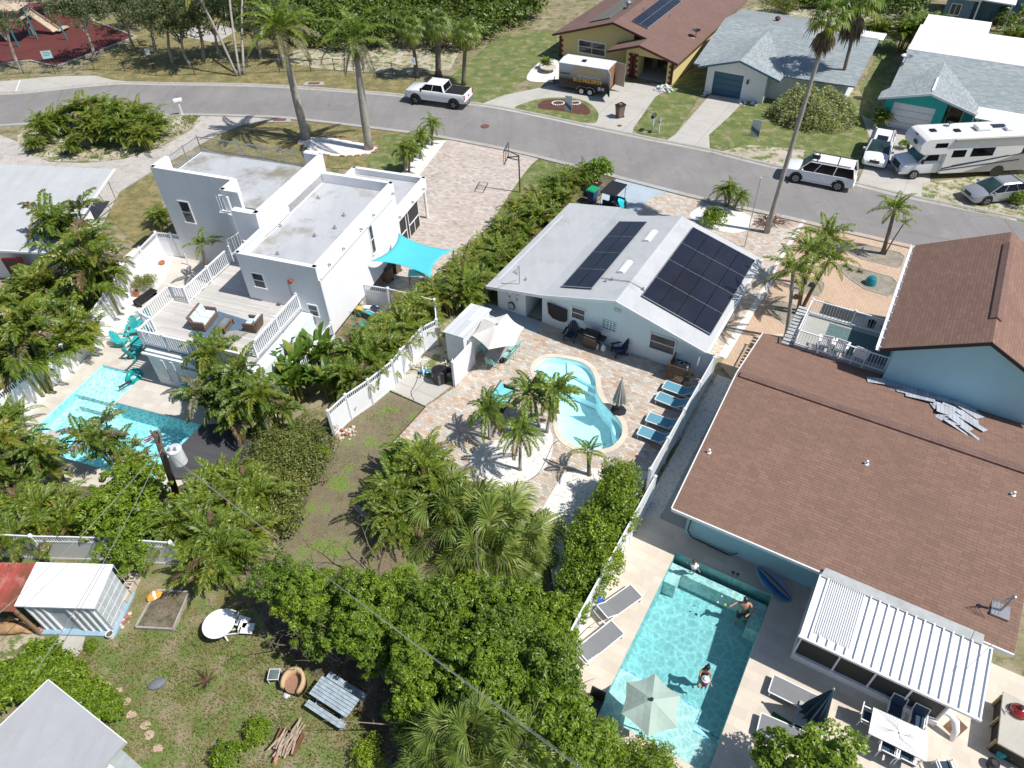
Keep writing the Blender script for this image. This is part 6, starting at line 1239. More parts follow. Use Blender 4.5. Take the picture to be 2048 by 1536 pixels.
tq=solid('turquoise_towel',(.02,.55,.65),.9);g=G(1242,402,.8);m=MB().add([(g.x-.25,g.y-.1,.85),(g.x+.2,g.y-.15,.8),(g.x+.3,g.y+.25,.75),(g.x-.15,g.y+.3,.88),(g.x-.05,g.y-.35,.5),(g.x+.2,g.y-.4,.45)],[(0,1,2,3),(4,5,1,0)]);o=m.build('towel',tq,off=(g.x,g.y,.8),at=(g.x,g.y,.8));tag(o,'bright turquoise towel hanging off the golf cart','towel')
o.modifiers.new('s','SOLIDIFY').thickness=.02

# ---------------- street furniture ----------------
def bin_(at,rz,col,lid,label,s=1,tagc=None):
 t=thing('wheelie_bin',label,'trash bin',at,rz,s=s);m=MB().add([(-.22,-.24,.08),(.22,-.24,.08),(.22,.24,.08),(-.22,.24,.08),(-.29,-.31,1.0),(.29,-.31,1.0),(.29,.31,1.0),(-.29,.31,1.0)],[(3,2,1,0),(4,5,6,7),(0,1,5,4),(1,2,6,5),(2,3,7,6),(3,0,4,7)]);m.build('body',col,t,bevel=.02)
 q=MB().add([(-.33,-.35,1.0),(.33,-.35,1.0),(.33,.37,1.02),(-.33,.37,1.02),(-.3,-.3,1.06),(.3,-.3,1.06),(.3,.33,1.12),(-.3,.33,1.12)],[(3,2,1,0),(4,5,6,7),(0,1,5,4),(1,2,6,5),(2,3,7,6),(3,0,4,7)]);l_=q.build('lid',lid,t)
 if tagc:MB().box(-.1,.1,-.05,.1,1.1,1.115).build('sticker',tagc,l_)
 q=MB().bar((-.25,.36,.98),(.25,.36,.98),.03);q.build('handle',lid,t)
 for x in(-.2,.2):MB().ell(x,.24,.1,.05,.1,.1,10,6).build('wheel',BLACK,t)
 return t
BRN=solid('brown_bin',(.17,.12,.09),.6);GRL=solid('green_lid',(.01,.30,.13),.5);BLB=solid('blue_bin',(.01,.05,.20),.5)
bin_(G(1239,235),R(-60),BRN,BLACK,'brown wheelie bin with black lid standing on the yellow house drive',1.08,M_ORG)
bin_(G(1184,405),R(-40),BLB,GRL,'blue wheelie bin with green lid behind the solar bungalow',1.05);bin_(G(1191,393),R(-35),BRN,BLACK,'dark lidded bin with orange sticker next to the golf cart',1.0,M_ORG)
bin_(G(776,563),R(-30),BRN,BLACK,'brown trash bin under the turquoise sail',1.1,M_ORG);bin_(G(793,545),R(-30),BRN,BLACK,'second brown bin behind the first under the sail',1.0)
def mailbox(at,label,m_,rz=0,post=.95,s=1):
 t=thing('mailbox',label,'mailbox',at,rz,s=s);q=MB().tube([(-.28,0,post),(.28,0,post)],.12,12);q.box(-.28,.28,-.12,.12,post-.1,post);q.build('box',m_,t);MB().box(-.05,.05,-.05,.05,0,post-.1).build('post',WHITE,t);MB().box(.0,.02,.125,.14,post,post+.22).build('flag',M_RED,t);return t
mailbox(G(366,231),'white mailbox on a tilted post beside the roadside palm island',WHITE,R(20),1.1,1.3);mailbox(G(1304,263),'dark green mailbox on the lawn strip by the street',solid('dark_green',(.02,.07,.06),.5),R(60),1.15,1.2);mailbox(G(1317,266),'small grey mailbox on a thin post beside the green one',STEEL,R(60),1.1)
for x,y,l in((628,170,'storm drain inlet with rusty lid in the park side kerb'),(560,243,'storm drain inlet with rusty lid in the lawn side kerb')):
 t=thing('storm_drain',l,'storm drain',G(x,y),R(-3));m=MB().prism([(-1.05,-.35),(1.05,-.35),(.85,.55),(-.85,.55)],0,.12);m.build('frame',M_KERB,t);MB().box(-.55,.55,-.15,.35,.12,.14).build('lid',solid('rusty_lid',(.18,.07,.06),.8)if x==628 else bpy.data.materials['rusty_lid'],t)
def disc(name,px_,r,label,m,cat):g=G(*px_);o=MB().lathe([(r,0),(r,.012),(r*.85,.02)],24).build(name,m,at=(g.x,g.y,.03));tag(o,label,cat)
disc('manhole_cover',(970,253),.38,'round rusty manhole cover in the asphalt',bpy.data.materials['rusty_lid'],'manhole');disc('meter_lid',(1239,252),.2,'small round rusty lid in the concrete drive',bpy.data.materials['rusty_lid'],'lid')
# basketball hoop
g=G(1040,385);t=thing('basketball_hoop','basketball hoop on brown pole at the edge of the paver driveway','basketball hoop',g,0);m=MB().tube([(0,0,0),(-.02,0,1.6),(-.05,0,3.0)],.055,8);m.build('pole',solid('rust_brown',(.13,.07,.05),.7),t)
m=MB();P_=[(-.1,0,2.9),(-.75,.15,3.0),(-1.05,.2,3.3)];m.bar((-.05,0,2.9),(-.9,.2,2.75),.06);m.bar((-.05,0,2.6),(-.9,.2,2.75),.05);m.bar((-.05,0,2.95),(-.85,.18,3.3),.05);m.build('arm',BLACK,t)
m=MB();c=Vector((-.95,.2,3.05));d=Vector((.25,.97,0));
for z in(-.5,.5):m.bar(c-d*.75+Vector((0,0,z)),c+d*.75+Vector((0,0,z)),.05)
for k in(-.75,.75,-.25,.25):m.bar(c+d*k-Vector((0,0,.5)),c+d*k+Vector((0,0,.5)),.04)
m.build('backboard_frame',BLACK,t);m=MB();m.tube([(c.x-.3+.22*cos(i*pi/6),c.y+.22*sin(i*pi/6),2.75)for i in range(13)],.015,5);m.build('rim',M_ORG,t)
# flagpole
g=G(1489,494);e=MB().tube([(0,0,0),(0,0,5.0)],[.035,.02],8);e.ell(0,0,5.03,.05,.05,.05);tag(e.build('flagpole',STEEL,at=(g.x,g.y,0)),'thin bare grey flagpole on the front pavers','flagpole')
# park signs and fence
def sign(at,label,w_,h_,z,m_,rz,mp=BLACK,lines=3):
 t=thing('park_sign',label,'sign',at,rz);MB().tube([(0,.03,0),(0,.03,z+h_)],.035,6).build('post',mp,t);b=MB().box(-w_/2,w_/2,-.02,.0,z,z+h_).build('board',m_,t)
 m=MB()
 for i in range(lines):m.box(-w_*.36,w_*.36*(1 if i%2 else .7),-.024,-.021,z+h_*(.78-.2*i),z+h_*(.84-.2*i))
 m.build('marks',solid('sign_ink',(.12,.16,.22),.6)if 'sign_ink' not in bpy.data.materials else bpy.data.materials['sign_ink'],b);return t
sign(G(111,148),'pale blue park sign at the playground edge',.95,.75,1.55,solid('pale_blue_board',(.40,.60,.62),.5),R(15));sign(G(308,140),'small white notice on a post in front of the park trees',.45,.6,1.5,WHITE,0);sign(G(831,161),'small white notice on a post by the cabbage palms',.4,.65,1.5,WHITE,0)
FP_=[(-60,155),(0,152),(48,147),(118,143),(189,140),(250,142),(314,152),(390,150),(480,148),(560,145),(622,143),(669,141),(727,146),(786,151),(831,160)]
t=thing('chain_link_fence','low black chain link fence along the park side of the street','fence',G(*FP_[0]));o=G(*FP_[0]);m=MB()
for p,q in zip(FP_,FP_[1:]):
 a=G(*p)-o;b=G(*q)-o;L_=(b-a).length
 for z in(.05,.6,1.15):m.bar(a+Vector((0,0,z)),b+Vector((0,0,z)),.03 if z>1 else .012)
 k=int(L_/.35)
 for i in range(k):u=a.lerp(b,i/k);v=a.lerp(b,(i+1)/k);m.bar(u+Vector((0,0,.05)),v+Vector((0,0,1.15)),.008);m.bar(v+Vector((0,0,.05)),u+Vector((0,0,1.15)),.008)
m.build('mesh',BLACK,t)
for p in FP_[1:]:a=G(*p)-o;MB().tube([(a.x,a.y,0),(a.x,a.y,1.22)],.035,6).build('post',BLACK,t)
# playground frame
g=G(60,70);t=thing('play_structure','playground frame with teal posts and tan ramp on the red surface','playground',g);M_TL=solid('teal_post',(.03,.22,.22),.5);tan=solid('tan_plastic',(.50,.40,.30),.6)
for px_,tp in(((38,94),(8,22)),((18,78),(4,30)),((62,72),(40,2)),((75,78),(48,8)),((44,54),(30,10)),((134,80),(118,44))):
 a=G(*px_)-g;z=min(3.6,height(px_,tp));m=MB().tube([(a.x,a.y,0),(a.x-.1,a.y,z)],.09,8);m.build('post',M_TL,t)
a=G(50,20,2.4)-g;b=G(112,62,.35)-g;m=MB();m.bar(a,b,.9,.08);m.bar(a+Vector((.35,.3,.15)),b+Vector((.35,.3,.15)),.06,.25);m.bar(a-Vector((.35,.3,-.15)),b-Vector((.35,.3,-.15)),.06,.25);c=G(133,52,.3)-g;m.bar(b,c,.9,.08);m.build('slide',tan,t)
m=MB();a=G(22,32,2.5)-g;m.cbox(a.x,a.y,2.4,3.2,2.4,.1);m.add([(a.x-1.8,a.y-1.4,3.4),(a.x+1.8,a.y-1.4,3.4),(a.x+1.8,a.y+1.4,3.4),(a.x-1.8,a.y+1.4,3.4),(a.x,a.y,4.1)],[(0,1,4),(1,2,4),(2,3,4),(3,0,4)]);m.build('platform',tan,t)
g=G(436,70);t=thing('exercise_bars','black pull-up bars on the pale exercise pad','exercise bars',g);m=MB()
for x in(-.9,.9):m.tube([(x,0,0),(x,0,2.2)],.05,8)
m.tube([(-.9,0,2.1),(.9,0,2.1)],.03,6);m.tube([(-.9,0,1.3),(.9,.0,1.3)],.03,6);m.build('frame',BLACK,t)
g=G(404,74);t=thing('exercise_bench','small black exercise machine on the pale pad','exercise machine',g);m=MB().tube([(0,0,0),(0,0,.5)],.05,8);m.cbox(0,0,.5,1.0,.35,.08,rz=.4);m.bar((.3,.1,.5),(.6,.3,1.1),.05);m.build('seat_frame',BLACK,t)
# leaning sign panels in front gardens
for(x0_,y0_),(x1_,y1_),hh,l in(((1130,222),(1142,224),1.35,'tall white and grey panel standing in the mulch island'),((1500,272),(1516,275),1.4,'tall white and grey panel standing on the shaded front lawn')):
 p=G(x0_,y0_);q=G(x1_,y1_);t=thing('yard_sign',l,'yard sign',(p+q)/2,atan2(q.y-p.y,q.x-p.x));w_=(q-p).length*1.15;MB().add([(-w_/2,0,0),(w_/2,0,0),(w_/2,.12,hh),(-w_/2,.12,hh),(-w_/2,.04,0),(w_/2,.04,0),(w_/2,.16,hh),(-w_/2,.16,hh)],[(0,1,2,3),(5,4,7,6),(3,2,6,7),(1,5,6,2),(4,0,3,7)]).build('board',solid('white_board',(.55,.58,.60),.5)if x0_==1130 else bpy.data.materials['white_board'],t);MB().add([(-w_/2,-.004,hh*.62),(-w_/2,-.004,hh*.2+.3),(w_/2,-.004,.05),(w_/2,-.004,.45)],[(0,1,2,3)]).build('dark_band',solid('slate_band',(.10,.13,.17),.5)if x0_==1130 else bpy.data.materials['slate_band'],t)
def rocks(name,label,cat,cpx,n,rad,size,mats,z=0,hgt=.4,seed=1,flat=.6):
 g=G(*cpx);rr=random.Random(seed);t=MB()
 for i in range(n):
  a=rr.uniform(0,2*pi);q=sqrt(rr.random())*rad;s=size*rr.uniform(.5,1.2);b=MB();b.ell(0,0,0,s,s*rr.uniform(.5,.9),s*flat,7,4);mt=Matrix.Translation((q*cos(a),q*sin(a),hgt*(1-q/rad)*rr.random()+s*flat*.4))@Euler((rr.uniform(-.5,.5),rr.uniform(-.5,.5),rr.uniform(0,6))).to_matrix().to_4x4();b.tf(mt);t.c=rr.randrange(len(mats));t.add(b.v,b.f)
 o=t.build(name,mats,at=g);tag(o,label,cat,kind='stuff');return o
PALE=solid('pale_sack',(.62,.63,.64),.8,var=.15);BRK=solid('broken_brick',(.38,.17,.12),.9,var=.2);DRYP=solid('dried_frond',(.16,.09,.055),.9,var=.3);SND=solid('beige_rubble',(.55,.48,.40),.9,var=.15)
rocks('bag_pile','heap of white rubble bags beside the open garage','bags',(1328,180),40,.9,.18,[PALE],hgt=.5,seed=2);rocks('bag_pile','white sandbags along the foot of the blue garage gable','bags',(1496,206),22,.8,.17,[PALE],hgt=.25,seed=3);rocks('bag_pile','white plastic bags at the left foot of the blue garage','bags',(1408,190),14,.4,.15,[PALE],hgt=.4,seed=4)
rocks('rubble_pile','pile of broken bricks and pale stones by the picket fence','rubble',(690,865),45,.6,.11,[BRK,SND,SND],hgt=.15,seed=5)
rr=random.Random(12);m=MB()
for i in range(90):a=rr.uniform(0,2*pi);q=rr.uniform(.1,.9);p=Vector((q*cos(a),q*sin(a)*.6,rr.uniform(.05,.35)));d=Vector((cos(a+rr.uniform(-1,1)),sin(a+rr.uniform(-1,1)),rr.uniform(-.2,.3)))*rr.uniform(.3,.7);m.tube([p,p+d*.5+Vector((0,0,.06)),p+d],[.03,.022,.006],3,False)
tag(m.build('palm_debris',DRYP,at=G(1540,447)),'heap of dried brown palm fronds at the foot of the tallest palm','debris',kind='stuff')
m=MB();n_=26
for i in range(n_):m.c=i%2;x,y=BEDP[int(i*len(BEDP)/n_)];g=G(x,y);m.cbox(g.x,g.y,.06,.42,.12,.1,rz=rr.uniform(-.3,.3))
tag(m.build('bed_border',[BRK,solid('weathered_block',(.42,.32,.27),.9)]),'scalloped brick edging round the royal palm bed','edging',kind='stuff')
# round beds on the island
for(x,y),r_,l in(((1116,208),.55,'ring of pale stones round a small bed on the mulch island'),((1150,208),.45,'white stone ring with a yucca on the mulch island')):
 g=G(x,y);m=MB()
 for i in range(18):a=i*pi/9;m.ell(g.x+r_*cos(a),g.y+r_*sin(a)*.8,.06,.09,.08,.07,7,4)
 tag(m.build('stone_ring',PALE,off=(g.x,g.y),at=(g.x,g.y,.03)),l,'stone ring')
g=G(1096,143);t=thing('round_fountain_base','low round tan stone table in the white gravel bed behind the trailer','stone table',g);MB().lathe([(.3,0),(.3,.35),(.8,.4),(.8,.48)],20).build('top',SND,t)
# utility pole, transformer and wires
g=G(352,985,0);tp=G(311,866,7.0);t=thing('utility_pole','weathered utility pole leaning over the left pool with grey transformer','utility pole',g);d=tp-g;hp=7.2;d=Vector((tp.x-g.x,tp.y-g.y,7.0))
MB().tube([(0,0,0),d*.5,d],[.16,.14,.12],10).build('pole',solid('weathered_pole',(.13,.09,.07),.9,var=.3,scale=6),t,smooth=True)
c=G(355,912,4.9)-g;q=MB().lathe([(.27,-.4),(.29,-.38),(.29,.38),(.31,.40),(.31,.44),(.12,.47)],20,c.x,c.y,c.z);q.build('transformer',solid('pale_grey_enamel',(.60,.62,.64),.4),t,smooth=False);q=MB();q.bar(c+Vector((-.3,0,.1)),d*.72,.08);
for k in(-.12,.12):q.cyl(c.x+k,c.y-.1,c.z+.45,c.z+.62,.05)
q.build('bracket',STEEL,t);q=MB()
for k in(-.14,.14):q.cyl(d.x+k,d.y,d.z-.25,d.z+.15,.05)
q.build('insulator',STEEL,t)
def wire(p0,p1,sag,label,r=.012,m=None,n=14):
 a=Vector(p0);b=Vector(p1);pts=[a.lerp(b,i/n)-Vector((0,0,4*sag*(i/n)*(1-i/n)))for i in range(n+1)];mb=MB().tube([p-a for p in pts],r,4);return tag(mb.build('overhead_wire',m or BLACK,at=a),label,'cable')
WG=solid('grey_cable',(.22,.22,.22),.5);wt=g+d*.97;wm=g+d*.8
for k,(z,dx)in enumerate([(5.2,0),(4.9,.1),(5.6,-.1)]):
 pp=G(1160+k*18,1536+10*k,6.0);e=wm+(pp-wm)*1.05;wire(wm+Vector((0,0,-.1*k)),(e.x,e.y,e.z),.25,'twisted grey power cables running from the utility pole to the bottom right' if k==0 else['','second thin line below the twisted cables','third faint line above the twisted cables'][k],(.011 if k==0 else .006),WG)
e=G(-60,980,5.6);wire(wm+Vector((0,0,-.4)),e,.1,'dark horizontal cable from the utility pole to the left edge',.018)
for k,(x,y)in enumerate(((-40,1260),(70,1345))):e=G(x,y,4.2);wire(wm+Vector((.1*k,0,0)),e,.3,['grey drop cable from the pole over the red lean-to','grey drop cable from the pole over the white shed'][k],.014,WG)
e=G(215,690,3.0);wire(G(935,600,2.4),G(1032,560,3.2),.02,'thin cable from the tool shed roof to the solar bungalow',.010)
wire(G(1265,584,3.6)if False else G(1930,1340,2.9),G(2035,1240,4.0),.02,'thin cable crossing the white porch roof',.010,WG)
# ---------------- garden furniture ----------------
M_TQ=solid('turquoise_plastic',(.035,.42,.43),.5,var=.05);M_NAVYP=solid('navy_plastic',(.012,.025,.07),.5);M_AQM=solid('pale_aqua_metal',(.32,.62,.58),.45);M_SLB=solid('blue_sling',(.11,.30,.40),.8,var=.06);M_SLG=solid('grey_sling',(.20,.205,.215),.85,var=.05)
M_WICK=solid('brown_wicker',(.17,.115,.08),.9,var=.3,scale=30);M_TANW=solid('tan_wicker',(.52,.37,.22),.9,var=.15,scale=40);M_PLAID=paver('blue_white_plaid','L',[(0,(.55,.68,.78)),(.5,(.75,.80,.83)),(1,(.45,.58,.70))],.22,.22,(.62,.74,.82),.02)
def adirondack(name,mat,label,at,rz,group=None):
 t=thing(name,label,'chair',at,rz,group);m=MB()
 for i in range(5):m.cbox(.25-.12*i,0,.36-.03*i,.10,.55,.022,ry=.25)
 m.build('seat',mat,t);m=MB()
 for i in range(7):y=(i-3)*.085;h=.78-.035*(i-3)**2;m.bar((-.26,y*.85,.25),(-.26-.32*h,y*1.15,.25+h),.075,.02,up=(1,0,.3))
 m.build('backrest',mat,t)
 for s in(-1,1):
  MB().cbox(.0,s*.34,.56,.7,.13,.025).build('armrest',mat,t);MB().bar((.3,s*.31,0),(.28,s*.31,.55),.04,.09).build('leg',mat,t);MB().bar((.3,s*.25,.35),(-.5,s*.25,.02),.03,.11).build('leg',mat,t)
 return t
def lounger(name,sling,label,foot,rz,flat=1.3,bk=.65,el=R(38),w=.62,group=None,shadow=None):
 """foot: middle of the low end; rz points from foot to head"""
 t=thing(name,label,'sun lounger',foot,rz,group);H_=.34
 MB().box(0,flat,-w/2,w/2,H_-.012,H_).build('sling',sling,t);e=Vector((flat+bk*cos(el),0,H_+bk*sin(el)));m=MB();k=.012
 m.add([(flat,-w/2,H_),(flat,w/2,H_),(e.x,w/2,e.z),(e.x,-w/2,e.z),(flat,-w/2,H_-k),(flat,w/2,H_-k),(e.x,w/2,e.z-k),(e.x,-w/2,e.z-k)],[(3,2,1,0),(4,5,6,7),(0,1,5,4),(2,3,7,6)]);b=m.build('backrest',sling,t);q=MB()
 for s in(-1,1):q.bar((flat,s*w/2,H_),(e.x,s*w/2,e.z),.035)
 q.bar((e.x,-w/2,e.z),(e.x,w/2,e.z),.035);q.bar((flat+bk*.7,-w/2+.05,H_-.02),(flat+bk*.5,-w/2+.05,H_+bk*.5*math.tan(el)),.02);q.bar((flat+bk*.7,w/2-.05,H_-.02),(flat+bk*.5,w/2-.05,H_+bk*.5*math.tan(el)),.02);q.build('back_frame',WHITE,b)
 m=MB()
 for s in(-1,1):m.bar((0,s*(w/2+.02),H_-.01),(flat+bk+.05,s*(w/2+.02),H_-.01),.04,.05)
 m.bar((0,-w/2,H_-.01),(0,w/2,H_-.01),.04,.05);m.bar((flat+bk+.05,-w/2,H_-.01),(flat+bk+.05,w/2,H_-.01),.04,.05);m.bar((flat+.03,-w/2,H_-.03),(flat+.03,w/2,H_-.03),.03);m.build('frame',WHITE,t)
 for x in(.08,flat+bk-.1):
  for s in(-1,1):MB().bar((x,s*(w/2+.01),0),(x,s*(w/2+.01),H_),.04).build('leg',WHITE,t)
 return t
for k,(a_,b_,l)in enumerate([((1332.4,761.5),(1324,775),'blue sun lounger nearest the slatted screen'),((1318.5,783.5),(1310.4,798),'blue sun lounger second from the slatted screen'),((1299.4,825),(1290.6,840),'blue sun lounger third from the slatted screen'),((1282.6,851.6),(1274.5,867),'blue sun lounger farthest from the slatted screen, by the hedge end')]):
 c=(G(*a_,.34)+G(*b_,.34))/2;c.z=0;lounger('sun_lounger',M_SLB,l,c,YAW['C']-pi/2+R([0,-2,2,0][k]),1.18,.62,R(40),.62,'blue sun loungers along the white fence')
for k,(a_,b_,h_,l,el)in enumerate([((1263,1171),(1283,1192),(1198,1234),'grey sun lounger on the pool deck nearer the house, back raised','a'),((1226,1243),(1245,1265),(1158,1316),'grey sun lounger on the pool deck beside the thicket','b'),((1546,1349.5),(1538.5,1382),(1632,1410),'grey sun lounger half under the closed navy umbrella','c'),((1523,1429),(1513,1460),(1600,1480),'grey sun lounger partly covered by the bottom treetop','d')]):
 c=(G(*a_,.34)+G(*b_,.34))/2;h2=G(*h_,.34);lounger('grey_lounger',M_SLG,l,(c.x,c.y,0),atan2(h2.y-c.y,h2.x-c.x),1.35,.6,R(30)if k==0 else R(12),.70,'grey sun loungers by the rectangular pool')
# parasols
def parasol(name,label,corners,apex,ze,za,mat,hub,pole=None,base=None):
 g=G(apex[0],apex[1],za);t=thing(name,label,'parasol',(g.x,g.y,0));o=Vector((g.x,g.y,0));C_=[G(x,y,ze)-o for x,y in corners];n=len(C_);vs=[(0,0,za)];fs=[]
 for i in range(n):
  a=C_[i];b=C_[(i+1)%n];A=Vector((0,0,za));base_=len(vs);K=4
  for r_ in range(1,K+1):
   for s in range(r_+1):
    f=s/r_;p=A.lerp(a.lerp(b,f),r_/K);sag=.10*sin(pi*f)*(r_/K);p=p*(1-0);q=Vector((p.x*(1-.07*sin(pi*f)*(r_/K)),p.y*(1-.07*sin(pi*f)*(r_/K)),p.z-sag*.5));vs.append(tuple(q))
  def ix(r_,s):return 0 if r_==0 else base_+(r_*(r_+1))//2-1+s
  for r_ in range(1,K+1):
   for s in range(r_):
    fs.append((ix(r_-1,s),ix(r_,s),ix(r_,s+1)))
    if s<r_-1:fs.append((ix(r_-1,s),ix(r_,s+1),ix(r_-1,s+1)))
 m=MB().add(vs,fs);c_=m.build('canopy',mat,t,smooth=False);c_.modifiers.new('s','SOLIDIFY').thickness=.012
 q=MB()
 for a in C_:q.bar((0,0,za-.06),(a.x,a.y,a.z-.03),.02)
 q.build('ribs',STEEL,t);MB().cyl(0,0,za-.02,za+.06,.06).build('finial',hub,t)
 p=Vector(pole)if pole else Vector((0,0,0))
 MB().tube([(p.x,p.y,0),(p.x,p.y,za if not pole else za+.1)]+([(0,0,za+.05)]if pole else[]),.028,8).build('pole',STEEL,t)
 if base:MB().lathe([(base,0),(base,.05),(.08,.09)],8,p.x,p.y).build('base',BLACK,t)
 return t
M_CREAM=solid('cream_canvas',(.74,.71,.66),.9,var=.04);M_SAGE=solid('sage_canvas',(.37,.47,.41),.9,var=.03)
parasol('open_parasol','open cream parasol over the grey patio table by the tool shed',[(1014,628),(1048,655),(1030.6,690.7),(977,699),(944,671),(964,636)],(995,649),2.15,2.65,M_CREAM,STEEL,base=.3)
parasol('open_parasol','open sage green parasol standing over the shallow ledge of the right pool',[(1310,1347),(1361,1392),(1354,1456),(1296,1473),(1243,1427),(1253,1364.5)],(1303.5,1399),2.1,2.6,M_SAGE,BLACK,base=None)
def closed(name,label,at,mat,hgt,z0,r,tilt=(0,0),base=.3):
 t=thing(name,label,'parasol',at);rr=random.Random(4);m=MB();n=24;K=7;secs=[]
 for i in range(K+1):f=i/K;z=hgt-f*(hgt-z0);R_=r*(f**.75)+.02;secs.append([(R_*(1+(.28 if j%2 else-.2)*f)*cos(2*pi*j/n)+tilt[0]*(1-f)*.0,R_*(1+(.28 if j%2 else-.2)*f)*sin(2*pi*j/n),z-(.08 if j%2 and i==K else 0))for j in range(n)])
 loft(m,[s[::-1]for s in secs]);m.build('canopy',mat,t);MB().tube([(0,0,.05),(0,0,hgt+.06)],.025,8).build('pole',BLACK if base else STEEL,t);MB().ell(0,0,hgt+.06,.05,.05,.06).build('finial',STEEL,t)
 if base:MB().lathe([(base,0),(base,.06),(.1,.1)],8).build('base',BLACK,t)
 return t
closed('closed_parasol','closed greige parasol on octagonal base between kidney pool and blue loungers',G(1237,822),solid('greige_canvas',(.40,.39,.35),.9),2.35,.75,.28,base=.42)
o=closed('closed_parasol','closed navy parasol tilting over the grey lounger and side table',G(1606,1455),solid('navy_canvas',(.010,.035,.065),.9),2.6,.9,.36,base=.3);o.rotation_euler=(R(-6),R(10),0)
# patio dining set
def table(name,label,pts,z,mat,leg,legs=True,top=.03):
 P_=[G(x,y,z)for x,y in pts];c=sum(P_,Vector())/4;t=thing(name,label,'table',(c.x,c.y,0));L_=[(p.x-c.x,p.y-c.y)for p in P_];MB().prism(L_,z-top,z).build('table_top',mat,t)
 for x,y in L_:MB().box(x*.9-.025,x*.9+.025,y*.9-.025,y*.9+.025,0,z-top).build('leg',leg,t)
 q=MB();
 for i in range(4):a=L_[i];b=L_[(i+1)%4];q.bar((a[0]*.92,a[1]*.92,z-top-.04),(b[0]*.92,b[1]*.92,z-top-.04),.03,.07)
 q.build('apron',leg,t);return t,L_,c
table('patio_table','grey slatted rectangular patio table under the cream parasol',[(970,711),(997,719.5),(1019,692),(992,684)],.74,solid('greige_slats',(.34,.33,.32),.7),solid('pale_metal',(.50,.52,.50),.5))
def chair(name,label,at,rz,mat,sling=None,group=None,arms=True,cat='chair'):
 t=thing(name,label,cat,at,rz,group);s_=sling or mat;m=MB()
 if sling:m.cbox(0,0,.43,.46,.46,.015)
 else:
  for i in range(6):m.cbox(-.2+.08*i,0,.44,.065,.44,.015)
 m.build('seat',s_,t);m=MB()
 if sling:m.add([(-.22,-.23,.43),(-.22,.23,.43),(-.34,.23,.92),(-.34,-.23,.92)],[(0,1,2,3)])
 else:
  for i in range(5):m.bar((-.23,-.18+.09*i,.45),(-.33,-.18+.09*i,.82),.05,.012,up=(1,0,0))
 b=m.build('backrest',s_,t)
 if sling:b.modifiers.new('s','SOLIDIFY').thickness=.012
 m=MB()
 for s in(-1,1):m.bar((-.22,s*.245,.43),(-.35,s*.245,.93),.03);m.bar((-.24,s*.245,.43),(.24,s*.245,.43),.03)
 m.bar((-.35,-.245,.92),(-.35,.245,.92),.035);m.bar((.24,-.245,.43),(.24,.245,.43),.03);m.build('frame',mat,t)
 for x in(-.24,.24):
  for s in(-1,1):MB().bar((x*1.1,s*.25,0),(x,s*.245,.43),.028).build('leg',mat,t)
 if arms:
  for s in(-1,1):q=MB().bar((-.28,s*.26,.64),(.22,s*.26,.64),.04,.025);q.bar((.22,s*.26,.64),(.24,s*.25,.43),.025);q.build('armrest',mat,t)
 return t
CB=YAW['C']-pi/2
for x,y,r_,l in((985,735,pi/2,'aqua metal chair at the near end of the patio table'),(1016,722,pi,'aqua metal chair on the pool side of the patio table, nearer'),(1028,706,pi,'aqua metal chair on the pool side of the patio table, farther'),(966,705,0,'aqua metal chair in the shade at the left of the patio table')):chair('patio_chair',l,G(x,y),CB+r_,M_AQM,group='aqua chairs at the patio table')
# turquoise bench seat on the patio and coffee table
g=G(1006,805);t=thing('patio_sofa','dark framed patio sofa with pale turquoise cushions among the small palms','sofa',g,ang((988,815),(1022,775))+R(-90)+pi);M_CUSH=solid('pale_turquoise_cushion',(.18,.55,.58),.9,var=.05)
t.rotation_euler.z=ang((992,812),(1012,780));m=MB().box(-.75,.75,-.35,.45,.08,.25);m.box(-.8,.8,.4,.5,.08,.75);m.box(-.82,-.75,-.35,.45,.08,.55);m.box(.75,.82,-.35,.45,.08,.55);m.build('frame',solid('dark_wicker',(.02,.025,.035),.8),t)
for x in(-.37,.37):MB().cbox(x,0,.33,.7,.68,.14).build('seat_cushion',M_CUSH,t,bevel=.04);MB().cbox(x,.33,.58,.68,.14,.45,rx=-.2).build('back_cushion',M_CUSH,t,bevel=.04)
table('coffee_table','low wooden bench table beside the patio sofa',[(1030,800),(1038,805),(1047,790),(1040,786)],.4,solid('pale_wood',(.55,.38,.28),.8),BLACK)
# blue adirondack chairs, grill
adirondack('garden_chair',M_NAVYP,'navy slatted chair against the bungalow wall left of the grill',G(1141,678),CB-pi/2+.1);adirondack('garden_chair',M_NAVYP,'navy slatted chair against the bungalow wall right of the propane tanks',G(1237,708),CB-pi/2-.75)
g=G(1182,693);t=thing('gas_grill','black and brown gas grill with closed lid against the bungalow wall','grill',g,CB);MB().box(-.42,.42,-.28,.28,.12,.78).build('cabinet',solid('brown_enamel',(.06,.035,.025),.4),t,bevel=.02);MB().box(-.46,.46,-.3,.3,.78,.88).build('control_panel',BLACK,t);m=MB().ycyl(0,-.0,0,0,.01);m=MB().lathe([(.02,-.42),(.28,-.42),(.28,.42),(.02,.42)],16);m.tf(Matrix.Translation((0,.02,.9))@Matrix.Rotation(pi/2,4,'Y'));m.build('lid',BLACK,t)
for s in(-1,1):MB().box(min(s*.46,s*.85),max(s*.46,s*.85),-.27,.27,.84,.88).build('side_shelf',BLACK,t)
for k in range(4):MB().ell(-.27+.18*k,-.31,.83,.03,.02,.03,8,5).build('knob',M_CHR,t)
q=MB().bar((-.3,-.28,1.0),(.3,-.28,1.0),.025);q.build('handle',M_CHR,t)
for s in(-.38,.38):MB().ell(s,0,.06,.03,.06,.06,8,5).build('wheel',BLACK,t)
